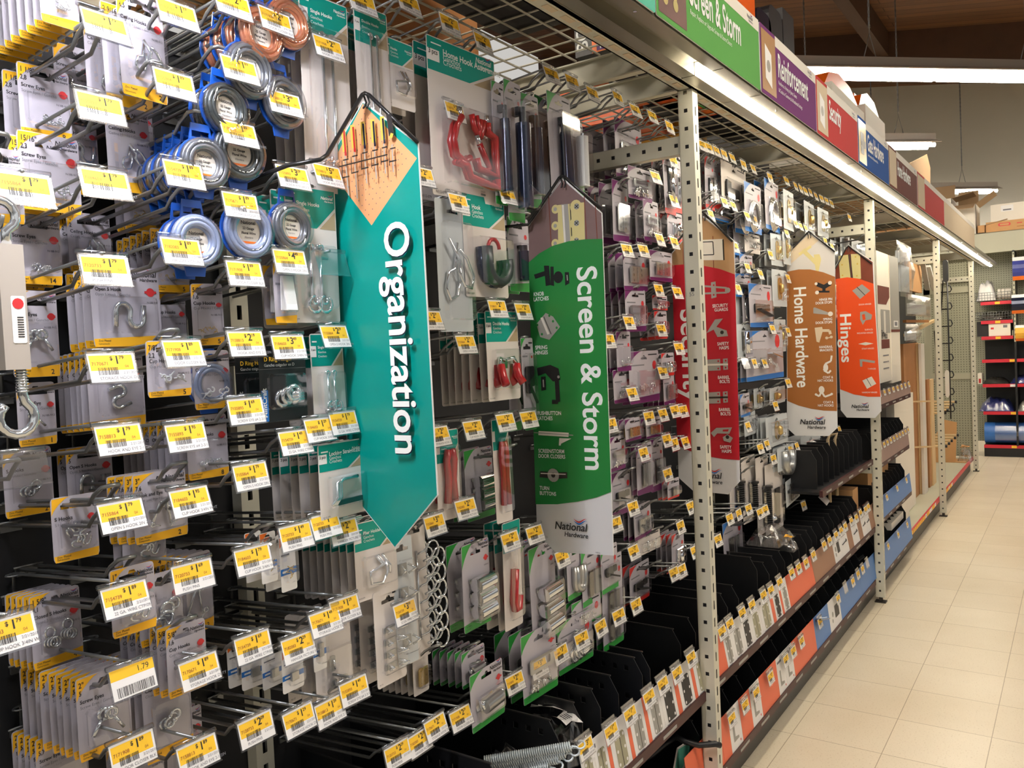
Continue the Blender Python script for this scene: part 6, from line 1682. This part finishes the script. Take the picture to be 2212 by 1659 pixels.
HA = lambda m, s: hinge_art('hinge_'+m, s)
US = [(1240, 1268, 'paper', HA('tan', 'r'), 'tan hinge label nearest the coil springs'), (1268, 1295, 'paper', HA('tan', 'r'), 'tan hinge label right beside the coil springs'), (1295, 1302, 'strip_orange', None, 'thin orange divider label, first along the upper rail'),
      (1302, 1339, 'paper', HA('tan', 'r'), 'rounded tan hinge label, third hinge along the upper rail'), (1339, 1346, 'strip_orange', None, 'thin orange divider label, second along the upper rail'), (1346, 1376, 'paper', HA('grey', 'q'), 'grey hinge label, fourth hinge along the upper rail'),
      (1376, 1383, 'strip_orange', None, 'thin orange divider label, third along the upper rail'), (1383, 1412, 'paper', HA('grey', 'r'), 'rounded grey hinge label, fifth along the upper rail'), (1412, 1442, 'paper', HA('black', 'sq'), 'square black hinge label left of the first post'),
      (1442, 1450, 'strip_orange', None, 'thin orange divider label between the two black hinge labels'), (1450, 1478, 'paper', HA('black', 'r'), 'rounded black hinge label left of the first post'), (1478, 1484, 'strip_orange', None, 'thin orange divider label right of the rounded black hinge'), (1484, 1510, 'paper', HA('tan', 'r'), 'tan hinge label touching the first post'),
      (1510, 1550, 'strip_orange', None, 'orange label behind the first post'),
      (1550, 1567, 'paper', HA('grey', 'q'), 'grey hinge label just right of the first post'), (1567, 1589, 'paper', HA('grey', 'r'), 'second grey hinge label right of the first post'), (1589, 1608, 'paper', HA('black', 'sq'), 'square black hinge label right of the first post'),
      (1608, 1629, 'paper', HA('tan', 'r'), 'tan hinge label after the square black one'), (1629, 1652, 'paper', HA('tan', 'q'), 'second tan hinge label before an orange gap'), (1652, 1658, 'strip_orange', None, 'orange gap label before the small black hinge'), (1658, 1672, 'paper', HA('black', 'r'), 'small black hinge label before the big orange label'),
      (1672, 1676, 'strip_orange', None, 'narrow orange gap label beside the last grey hinge'), (1676, 1689, 'paper', HA('grey', 'r'), 'last grey hinge label, beside the big orange label'), (1689, 1744, 'strip_orange', None, 'big plain orange label on the upper rail'),
      (1744, 1789, 'strip_brown', None, 'big brown label with scuffs on the upper rail'), (1789, 1804, 'paper', hard_art, 'white label with grey drawings after the big brown label'), (1804, 1820, 'paper', key_art, 'white label with a black bolt drawing'), (1820, 1830, 'strip_brown', None, 'short brown label between white labels'),
      (1830, 1843, 'paper', key_art, 'white label alone between two brown ones'), (1843, 1851, 'strip_brown', None, 'small brown label before the last white pair'), (1851, 1860, 'paper', key_art, 'left of the last white label pair near second post'), (1860, 1868, 'paper', key_art, 'right of the last white label pair near second post'), (1868, 1887, 'strip_brown', None, 'last brown label by the second post')]
for a, c, mt, art, lab in US: strip('u', ux(a), ux(c)-.001, mt, lab, art)
LS = [(1470, 1546, 'strip_orange', None, 'orange label on the bottom rail behind the first post'), (1546, 1563, 'strip_orange', None, 'orange label edge right of the first post on the bottom rail'), (1563, 1587, 'paper', bracket_art, 'white bracket label nearest the post on the bottom rail'), (1587, 1610, 'strip_orange', None, 'orange label between two white bracket labels, bottom rail'), (1610, 1631, 'paper', bracket_art, 'second white bracket label on the bottom rail'),
      (1631, 1668, 'strip_orange', None, 'long orange label in the middle of the bottom rail'), (1668, 1685, 'paper', bracket_art, 'left of two joined white plate labels, bottom rail'), (1685, 1702, 'paper', bracket_art, 'right of two joined white plate labels, bottom rail'), (1702, 1750, 'strip_orange', None, 'last orange label on the bottom rail before blue'),
      (1750, 1781, 'strip_blue', None, 'first blue label on the bottom rail'), (1781, 1805, 'paper', hard_art, 'white label with gate hardware drawings amid blue labels'), (1805, 1850, 'strip_blue', None, 'long blue label on the bottom rail'), (1850, 1893, 'strip_blue', None, 'last blue label on the bottom rail by the second post')]
for a, c, mt, art, lab in LS: strip('l', lx(a), lx(c)-.001, mt, lab, art)

stag = MB(); stag.box(-.026, .026, .001, .003, -.006, .008, 'clear_holder'); stag = stag.mesh('tag_clip')


def shelf_tags(pts, line, Yp, dz, row, tilt):
    n = 0
    for p in pts.split(';'):
        a = p.split(); px, py = float(a[0]), float(a[1]); P = at(px, py, Y=Yp); n += 1; e = len(a) > 2
        t = thing('shelf_tag', '%s clipped on the %s, %s from the left' % ('empty clear tag holder' if e else 'small yellow price tag', row, ORD[n-1]), 'price tag', (P.x, Yp, P.z+.019), (tilt, 0, 0), 'price tags on the label rails')
        t.scale = (1.2, 1.2, 1.2); ob('tag_clip', stag, t); ob('tag_holder', holder_me, t)
        if not e: ob('price_tag', tag_me(rnd.choice(PR), TX[6+n % 2]), t)


shelf_tags('1262 1612;1317 1579;1358 1542;1399 1505;1429 1477;1460 1454;1490 1421;1557 1364;1574 1348;1601 1324;1622 1307;1647 1286;1663 1275;1682 1258;1708 1237;1723 1226;1739 1215;1755 1199;1778 1177;1790 1167;1804 1156;1815 1146;1824 1137;1837 1125;1848 1118;1857 1108;1868 1101;1874 1095', UT, .925, 0, 'upper label rail', -.25)
shelf_tags('1579 1552;1608 1523;1632 1496;1663 1462;1696 1424;1712 1406;1730 1385;1770 1343;1809 1292;1825 1269 e;1841 1256;1852 1240;1862 1229;1872 1216 e', LT, .928, 0, 'bottom label rail', -.2)

# goods lying in the bins


def bag(name, lab, c, sx, sy, h, seed, inner, wrapm='bag', label=None, rz=0):
    r = random.Random(seed); t = thing(name, lab, 'bag', c, (0, 0, rz)); n = 8; vs = []
    for i in range(n+1):
        for j in range(n+1):
            u, v = i/n, j/n; e = (1-(2*u-1)**4)*(1-(2*v-1)**4); vs.append((sx*(u-.5), sy*(v-.5), h*e*(.55+.45*r.random())))
    fs = [(i*(n+1)+j, (i+1)*(n+1)+j, (i+1)*(n+1)+j+1, i*(n+1)+j+1) for i in range(n) for j in range(n)]
    b = MB(); b.add(vs, fs, wrapm, False); b.add([(v[0], v[1], -.003) for v in vs], [f[::-1] for f in fs], wrapm); ob('wrapper', b, t)
    k = MB()
    for q in range(6): x, y, a = sx*.3*r.uniform(-1, 1), sy*.3*r.uniform(-1, 1), r.uniform(0, 3); k.tube([(x-.02*math.cos(a), y-.02*math.sin(a), h*.25), (x+.02*math.cos(a), y+.02*math.sin(a), h*.35)], .004, inner, 6)
    ob('contents', k, t)
    if label:
        lb = MB(); lv = [(sx*(u-.5)*.6, sy*(v-.5)*.6, h*(1.02+.08*math.sin(5*u+3*v))) for u in (0, .33, .66, 1) for v in (0, .33, .66, 1)]
        lb.add(lv, [(i*4+j, (i+1)*4+j, (i+1)*4+j+1, i*4+j+1) for i in range(3) for j in range(3)], label)
        for q in range(4): x = -sx*.22+q*sx*.07; lb.box(x, x+sx*.03, -sy*.2, sy*.05, h*1.12, h*1.125, 'ink')
        ob('label', lb, t)
    return t


B1, B2, B3 = at(1185, 1552, Z=.555), at(1262, 1585, Z=.56), at(1130, 1560, Z=.52)
bag('hardware_bag', 'white-labelled plastic bag of hinges lying in the bin behind the springs', (B1.x, min(B1.y, 1.06), .50), .10, .15, .09, 11, 'zinc', 'bag', 'paper', .3)
bag('hardware_bag', 'white-labelled plastic bag drooping over the bin front beside the coil springs', (B2.x, .99, .50), .08, .10, .085, 12, 'zinc', 'bag', 'paper', -.4)
bag('hardware_bag', 'clear crumpled bag deep in the bin nearest the coil springs', (1.455, 1.05, .47), .08, .14, .10, 13, 'steel')
B4 = at(1675, 1168, Z=.62); bag('hardware_bag', 'clear bag of silver fittings resting on the black dividers', (B4.x, 1.06, .622), .24, .14, .07, 14, 'chrome')
B5 = at(1722, 1188, Z=.6); bag('hardware_bag', 'small clear bag with bright yellow label tipped between black dividers', (B5.x, .975, .60), .07, .06, .05, 15, 'zinc', 'bag', 'boxyellow')
# bundle of extension springs sticking out of the first bin


def ext_spring(p0, p1, r, lab):
    p0, p1 = Vector(p0), Vector(p1); d = p1-p0; L = d.length
    t = thing('coil_spring', lab, 'spring', p0, group='zinc coil springs sticking out of the bin')
    z = d.normalized(); x = z.orthogonal().normalized(); y = z.cross(x); N = int((L-.02)/.0048)*8
    P = [z*((L-.02)*k/N)+x*(r*math.cos(2*math.pi*k/8))+y*(r*math.sin(2*math.pi*k/8)) for k in range(N+1)]
    ob('coil', MB().tube(P, .0022, 'spring_zinc', 4), t)
    hp = [z*(L-.022)+x*r, z*(L-.016)]+[z*(L+.002+r*math.sin(a))+x*(r*.9*math.cos(a)) for a in [k*.6-1.2 for k in range(9)]]
    ob('end_hook', MB().tube(hp, .0024, 'spring_zinc', 6), t)


for k, (a, c) in enumerate((((1045, 1644), (1252, 1609)), ((1060, 1650), (1240, 1624)), ((1075, 1661), (1226, 1636)), ((1090, 1672), (1205, 1655)))):
    q0, q1 = at(*a, Y=1.09-.01*k), at(*c, Y=.905+.012*k)
    ext_spring((q0.x, q0.y, q0.z), q1, .0098, ['topmost zinc coil spring of the bundle, longest visible', 'second zinc coil spring from the top of the bundle', 'third zinc coil spring from the top of the bundle', 'lowest zinc coil spring at the bottom picture edge'][k])
# hooks and cards in the bottom bin by the first post
q = [at(x, y, Y=Y) for x, y, Y in ((1375, 1650, 1.08), (1410, 1630, 1.05), (1438, 1606, 1.02), (1462, 1592, .99), (1480, 1602, .96), (1510, 1610, .93), (1545, 1607, .885), (1556, 1610, .875))]
tag(ob('coated_hook', MB().tube([p for p in q], .0085, 'black', 8)), 'black rubber-coated hook poking out past the foot of the first post', 'hook')
q0 = at(1462, 1615, Y=.99); b = MB(); b.slab(rrect(0, .13, -.2, 0, .006), -.004, 0, 'card_white'); b.poly([(.004, -.004), (.004, -.09), (.06, -.09), (.126, -.04), (.126, -.004)], -.0045, 'hd_teal')
tag(ob('boxed_card', b, None, (q0.x, .99, q0.z), (.15, .25, .1)), 'teal card tilted in the bottom bin by the first post', 'card')
q0 = at(1505, 1612, Y=.965); tag(ob('rubber_grip', MB().cyl((0, 0, -.12), (.004, 0, 0), .009, 'hd_red', 10), None, q0), 'pinkish red grip standing beside the teal card', 'grip')
# flat steel hinge resting over the bottom rail
a, c = at(1727, 1354, Y=1.04), at(1784, 1337, Y=.90); b = MB(); b.bar((0, 0, 0), Vector(c)-Vector(a), .045, .003, 'steel'); b.bar((0, .01, .004), Vector(c)-Vector(a)+Vector((0, .01, .004)), .04, .003, 'chrome')
tag(ob('strap_hinge', b, None, a), 'shiny steel strap sticking out over the first blue label', 'hinge')
a, c = at(1835, 1225, Y=1.06), at(1866, 1200, Y=.99); b = MB(); b.bar((0, 0, 0), Vector(c)-Vector(a), .05, .003, 'steel')
tag(ob('strap_hinge', b, None, a), 'grey strap leaning in the bottom bin near second post', 'hinge')

# turnbuckle hanging at the left edge
P = at(12, 462, Y=1.02); t = thing('turnbuckle', 'big aluminium turnbuckle with steel hooks hanging at the left picture edge', 'turnbuckle', P); t.scale = (1.27, 1.27, 1.27)
H = .185
b = MB(); b.box(-.012, .010, -.007, .007, -.142, -.028, 'fixture'); bm_ = b; ob('body', b, t)
b = MB(); b.tube([(-.001, 0, -.03), (-.001, 0, -.016)]+[(p[0], 0, p[2]) for p in arc(-.006, -.002, .0145, -35, 215, 10)], .0045, 'zinc', 8); ob('top_hook', b, t)
b = MB(); b.tube([(.004, 0, -.142), (.004, 0, -.165), (.006, 0, -.172)]+[(p[0], 0, p[2]) for p in arc(-.002, -.186, .0155, 30, -230, 10)], .0045, 'zinc', 8)
for k in range(8): b.tube([(p[0], p[1], -.144-.0026*k) for p in [(.004+.0052*math.cos(q), .0052*math.sin(q), 0) for q in [i*.785 for i in range(8)]]], .0008, 'zinc', 4, True)
ob('bottom_hook', b, t)
b = MB(); b.poly(rrect(-.004, .008, -.118, -.075, .001, 1), -.0073, 'paper'); b.poly(circ(.002, -.082, .005, 12), -.0075, 'emblem')
for k in range(9): b.poly([(.0005, -.094-.0022*k), (.006, -.094-.0022*k), (.006, -.0950-.0022*k), (.0005, -.0950-.0022*k)][::-1], -.0075, 'ink')
ob('sticker', b, t)
HKX = thing('peg_hook', 'peg hook reaching out of frame that carries the turnbuckle', 'hook', (P.x-.004, YB, P.z-.365*TILT-.014), group='wire peg hooks on the back boards')
ob('wire_hook', MB().tube([(0, -.002, 0), (0, -.36, .36*TILT), (0, -.367, .367*TILT+.012)], .0026, 'wire', 6), HKX)

# ================================================================== third bay: shelves, long boxes, mouldings
SH3 = [('mauve', (1903, 840), (1962, 816), (1971, 846), (1903, 872), 'top mauve label strip right of the second post', 8), ('mauve', (1876, 965), (1959, 921), (1974, 953), (1886, 1004), 'second mauve label strip right of the second post', 10), ('blue', (1911, 1058), (1964, 1010), (1980, 1042), (1911, 1108), 'upper blue label strip right of the second post', 3), ('blue', (1913, 1187), (1966, 1120), (1978, 1142), (1913, 1238), 'lower blue label strip right of the second post', 3)]
for k, (mt, a, c, d, e, lab, nt) in enumerate(SH3):
    A, C, D, E = (at(*q, Y=.915+.012*(i < 2)) for i, q in enumerate((a, c, d, e)))
    x0, x1 = 4.745, min(C.x, 5.95); z1 = (A.z+C.z)/2; z0 = (D.z+E.z)/2
    if k == 1: z0, z1 = .735, .845
    if k == 3: z0, z1 = .13, .27
    if k == 2: z0, z1 = .43, .545
    if k == 0: z0, z1 = 1.055, 1.13
    b = MB(); W = x1-x0; b.slab([(0, 0), (W, 0), (W, z1-z0), (0, z1-z0)], 0, .0015, 'strip_'+mt)
    tag(ob('shelf_label', b, None, (x0, .915, z0), (-.1, 0, 0)), lab, 'label', 'printed shelf labels')
    t = bin_shelf(x0, x1, z0-.004, .93, [x0+.1*q+.05 for q in range(11)] if k != 0 else [x0+.3], z1-z0+.06 if k else .06, ['black shelf carrying the top mauve strip in the third bay', 'black bin shelf carrying the second mauve strip', 'black bin shelf carrying the upper blue strip', 'black bin shelf carrying the lower blue strip'][k])
    for q in range(nt):
        tx_ = x0+W*((q+.6)/(nt+.3)); t2 = thing('shelf_tag', 'little price tag, %s from the left on the %s' % (ORD[q], lab.replace(' right of the second post', '')), 'price tag', (tx_, .912, z1+.004), (-.2, 0, 0), 'price tags on the label rails')
        ob('tag_clip', stag, t2); ob('tag_holder', holder_me, t2); ob('price_tag', tag_me('279', TX[6]), t2)


def upright_box(l, r, t_, bt, Y, D, mt, lab, art=None, name='long_box', lean=0, z0=None, cat='box'):
    A, C = at(l, (t_+bt)/2, Y=Y), at(r, (t_+bt)/2, Y=Y); z1 = at((l+r)/2, t_, Y=Y).z; zz = z0 if z0 is not None else at((l+r)/2, bt, Y=Y).z
    b = MB(); W = C.x-A.x; b.slab([(0, 0), (W, 0), (W, z1-zz), (0, z1-zz)], 0, D, mt)
    if art: art(b, W, z1-zz)
    return tag(ob(name, b, None, (A.x, Y, zz), (lean, 0, 0)), lab, cat)


def kit_art(b, W, H):
    b.poly([(0, H*.60), (W*.7, H*.60), (W, H*.66), (W, H*.74), (0, H*.74)], -.001, 'hd_brown'); b.poly([(W*.2, H*.38), (W, H*.38), (W, H*.56), (W*.2, H*.56)], -.001, 'hinge_grey'); b.poly([(W*.45, H*.38), (W*.6, H*.38), (W*.6, H*.55), (W*.45, H*.55)], -.0014, 'hd_white'); b.poly([(W*.2, H*.26), (W*.9, H*.26), (W*.9, H*.33), (W*.2, H*.33)], -.001, 'hd_brown')
    for k in range(3): b.poly([(W*.3, H*(.2-.05*k)), (W*.8, H*(.2-.05*k)), (W*.8, H*(.21-.05*k)), (W*.3, H*(.21-.05*k))], -.001, 'ink_grey')
    b.text('Door', W*.22, H*.352, W*.16, 'ink', -.0012, 'L', True); b.text('& Track', W*.22, H*.336, W*.16, 'ink', -.0012, 'L', True)


upright_box(1897, 1922, 547, 826, .99, .04, 'whitebox', 'long white kit box with brown panel hanging right of the second post', kit_art)
upright_box(1924, 1943, 556, 826, .985, .05, 'whitebox', 'long grey and white box standing beside the white kit box', lambda b, W, H: (b.poly([(0, H*.42), (W, H*.42), (W, H), (0, H)], -.001, 'hinge_grey'), b.poly([(0, H*.40), (W, H*.40), (W, H*.42), (0, H*.42)], -.0012, 'hd_brown'), b.poly([(W*.3, H*.44), (W*.8, H*.44), (W*.8, H*.49), (W*.3, H*.49)], -.0014, 'paper'), b.poly([(W*.4, H*.45), (W*.7, H*.45), (W*.7, H*.48), (W*.4, H*.48)], -.0018, 'ink_grey')))
upright_box(1936, 1962, 860, 1200, 1.02, .05, 'whitebox', 'tall white box standing on the base shelf, nearest of the pair', z0=.145)
upright_box(1954, 1976, 850, 1120, 1.06, .05, 'whitebox', 'tall white box standing on the base shelf, farther of the pair', z0=.145)
q = at(1945, 1188, Y=.97); carton(q.x-.35, q.x+.05, .955, 1.1, at(1945, 1128, Y=.95).z, 'whitebox', 'opened white carton above the lower blue label strip', z0=.31)
q = at(1905, 1060, Y=1.0); carton(4.9, 5.06, 1.0, 1.13, .70, 'cardboard', 'small brown carton on the upper blue bin shelf', z0=.50)
carton(5.12, 5.6, 1.02, 1.14, .735, 'cardboard', 'wide brown carton behind the small one', z0=.50)
q = at(1870, 1060, Y=1.0); carton(4.48, 4.6, .99, 1.1, .64, 'cardboard', 'small brown carton beyond the last black dividers', z0=.425)
ZB = .1405
upright_box(1956, 1988, 741, 1090, 1.10, .02, 'moulding', 'wide brown wooden panel standing in the third bay', z0=ZB, name='wooden_board', cat='board')
upright_box(1989, 1993, 741, 1085, 1.08, .03, 'pine', 'slim tan moulding beside the wide brown panel', z0=ZB, name='moulding_strip', cat='moulding')
upright_box(1994, 2001, 742, 1080, 1.06, .02, 'hd_white', 'white moulding standing between brown ones', z0=ZB, name='moulding_strip', cat='moulding')
upright_box(2006, 2012, 818, 1075, 1.07, .02, 'moulding', 'brown moulding right of the white one', z0=ZB, name='moulding_strip', cat='moulding')
upright_box(2013, 2020, 818, 1065, 1.06, .02, 'pine', 'pale moulding next to the third post', z0=ZB, name='moulding_strip', cat='moulding')
upright_box(1964, 1991, 570, 630, 1.05, .03, 'cardboard', 'brown card pack hanging near the top of the third bay', name='card_pack', cat='pack')
for k, (l, r, t_, bt, m_, lab) in enumerate(((1992, 2004, 562, 625, 'hinge_grey', 'grey framed board slanting left of the third post'), (2005, 2018, 575, 625, 'hd_white', 'white framed board slanting left of the third post'), (2022, 2027, 715, 770, 'darkmetal', 'dark boots-like pack hanging behind the third post'))):
    A, C = at(l, t_, Y=1.02), at(r, bt, Y=1.02); b = MB(); b.bar((0, 0, 0), Vector(C)-Vector(A), .035, .02, m_); tag(ob('framed_board', b, None, A), lab, 'board')
for k, (l, r, t_, bt, lab) in enumerate(((1945, 1968, 535, 640, 'clear bag hanging beside the grey and white long box'), (1957, 2010, 644, 682, 'wide clear bag bulging out in the third bay'), (1938, 1957, 528, 570, 'bright clear pack at the top of the third bay'), (1956, 1985, 700, 740, 'small clear bag above the brown panel'))):
    A, C = at(l, bt, Y=1.0), at(r, t_, Y=1.0); W, Hh = C.x-A.x, C.z-A.z; t = thing('hanging_bag', lab, 'bag', (A.x, 1.0, A.z)); b = MB(); r_ = random.Random(k); n = 6
    vs = [(W*i/n, -.05*math.sin(math.pi*i/n)*math.sin(math.pi*(j+.3)/(n+.6))*r_.uniform(.6, 1.2), Hh*j/n) for i in range(n+1) for j in range(n+1)]; b.add(vs, [(i*(n+1)+j, (i+1)*(n+1)+j, (i+1)*(n+1)+j+1, i*(n+1)+j+1) for i in range(n) for j in range(n)], 'bag'); ob('wrapper', b, t)
    k2 = MB(); k2.box(W*.1, W*.9, 0, .004, Hh*.75, Hh, 'hd_white'); k2.box(W*.15, W*.8, .002, .02, Hh*.1, Hh*.6, 'scale_clear'); ob('contents', k2, t)
for k, (p0, p1, lab) in enumerate((((1954, 694), (2003, 694), 'brown wood strip sticking out level in the third bay'), ((1956, 724), (2018, 692), 'pale wood strip slanting up to the third post'), ((1958, 868), (2030, 866), 'thin pale rod crossing before the brown panel'), ((1975, 966), (2032, 964), 'lowest thin pale rod before the brown panel'))):
    A, C = at(*p0, Y=1.1), at(*p1, Y=.98); b = MB(); b.bar((0, 0, 0), Vector(C)-Vector(A), .03 if k < 2 else .012, .02 if k < 2 else .012, 'moulding' if k == 0 else 'pine'); tag(ob('wood_strip', b, None, A), lab, 'strip')
n = 0
for rowi, (py, xs) in enumerate(((873, (2064, 2058, 2052, 2046, 2041)), (945, (2068, 2062, 2055, 2049, 2043)))):
    for k, px in enumerate(xs):
        C = at(px, py-5+k*6*1.0, X=8.55-.16*k); t = thing('wooden_peg', 'pale peg with black tip, %s from the front in the %s fan of pegs' % (ORD[k], ('upper', 'lower')[rowi]), 'peg', C, group='pale pegs beyond the third post')
        ob('rod', MB().cyl((0, .005, 0), (0, YB+.25-C.y, -.01), .010, 'pine', 8), t); ob('tip', MB().cyl((0, -.012, 0), (0, .005, 0), .013, 'black', 8), t)
b = MB(); X_ = 7.55; A, C = at(2046, 610, X=X_), at(2052, 905, X=X_); b.tube([(0, 0, C.z-A.z), (0, 0, 0)], .006, 'black_wire', 6)
for k in range(8):
    z = (C.z-A.z)*(k+.2)/8; b.tube([(0, .06, z-.05), (0, -.02, z-.05), (0, -.03, z-.03), (0, -.02, z), (0, .0, z)], .005, 'black_wire', 5)
b.tube([(0, .0, 0), (0, .03, .02), (0, .07, -.5)], .005, 'black_wire', 5)
tag(ob('strip_hanger', b, None, A), 'black wire strip hanger with loops just right of the third post', 'hanger')
for k, (l, r, t_, bt, lab) in enumerate(((2020, 2034, 770, 830, 'grey shoe-shaped pack on the strip hanger, upper'), (2036, 2046, 560, 610, 'dark coat-like pack at the top of the strip hanger'), (2040, 2047, 800, 860, 'white long pack on the strip hanger'))):
    A, C = at(l, bt, X=7.3), at(r, t_, X=7.3); b = MB(); b.slab(rrect(0, A.y-C.y, 0, C.z-A.z, .02), 0, .03, ('hinge_grey', 'black', 'hd_white')[k]); tag(ob('hanger_pack', b, None, (7.3+.03*k, A.y, A.z), (0, 0, -HALF)), lab, 'pack')
# crumpled paper and wrap on the base shelf at the end
q = at(2045, 985, Z=ZB); t = thing('torn_carton', 'torn brown carton standing on the base shelf before the end pegboard', 'box', (9.2, .98, ZB))
b = MB(); b.slab([(-.32, 0), (.1, 0), (.12, .40), (.0, .43), (-.1, .22), (-.2, .36), (-.3, .3)][::1], 0, .006, 'cardboard'); o_ = ob('panel', b, t, (0, .17, 0), (0, 0, -HALF*.8)); b = MB(); b.box(0, .25, -.02, .3, 0, .008, 'cardboard'); ob('base', b, t)
bag('crumpled_wrap', 'shiny crumpled pink-brown wrap at the far end of the base shelf', (9.35, 1.0-.02, ZB+.004), .22, .13, .14, 21, 'cardboard', 'bag', 'cardboard')
# long tan sticks behind the brown blade sign
for k, (p0, p1) in enumerate((((1788, 950), (1793, 1085)), ((1803, 950), (1808, 1070)))):
    A, C = at(*p0, Y=1.0), at(*p1, Y=1.0); b = MB(); b.tube([(0, .02, .02), (.004, -.01, .03), (0, 0, 0), Vector(C)-Vector(A)], .008, 'tan', 7); tag(ob('tan_rope', b, None, A), ('left', 'right')[k]+' of two tan cords hanging below the brown sign', 'cord')
b = MB(); q = at(1786, 1092, Y=.99); b.slab([(0, 0), (.10, .01), (.11, .05), (.02, .055)], 0, .001, 'card_white'); tag(ob('loose_card', b, None, q, (-.9, 0, 0)), 'white card lying on the dividers under the tan cords', 'card')

# pencilled number on the first post, and the orange carton above the teal header
q = at(1489, 640, X=2.2497); b = MB(); b.text('55', 0, 0, .016, 'ink_grey', -.0003)
ob('pencil_mark', b, bpy.data.objects['gondola_rack'], (2.2497-PX[0]-.0002, q.y-.893, q.z), (0, 0, -HALF))
x0, x1 = at(1556, 30, Y=.93).x, at(1634, 60, Y=.93).x
carton(x0, x1-.01, .93, 1.2, at(1600, -40, Y=.93).z, 'orange_case', 'orange carton standing above the green header, leftmost on the deck', deco=lambda b, W, D, H: b.poly([(W*.45, .02), (W*.9, .02), (W*.9, H*.55), (W*.45, H*.55)], -.001, 'paper'))
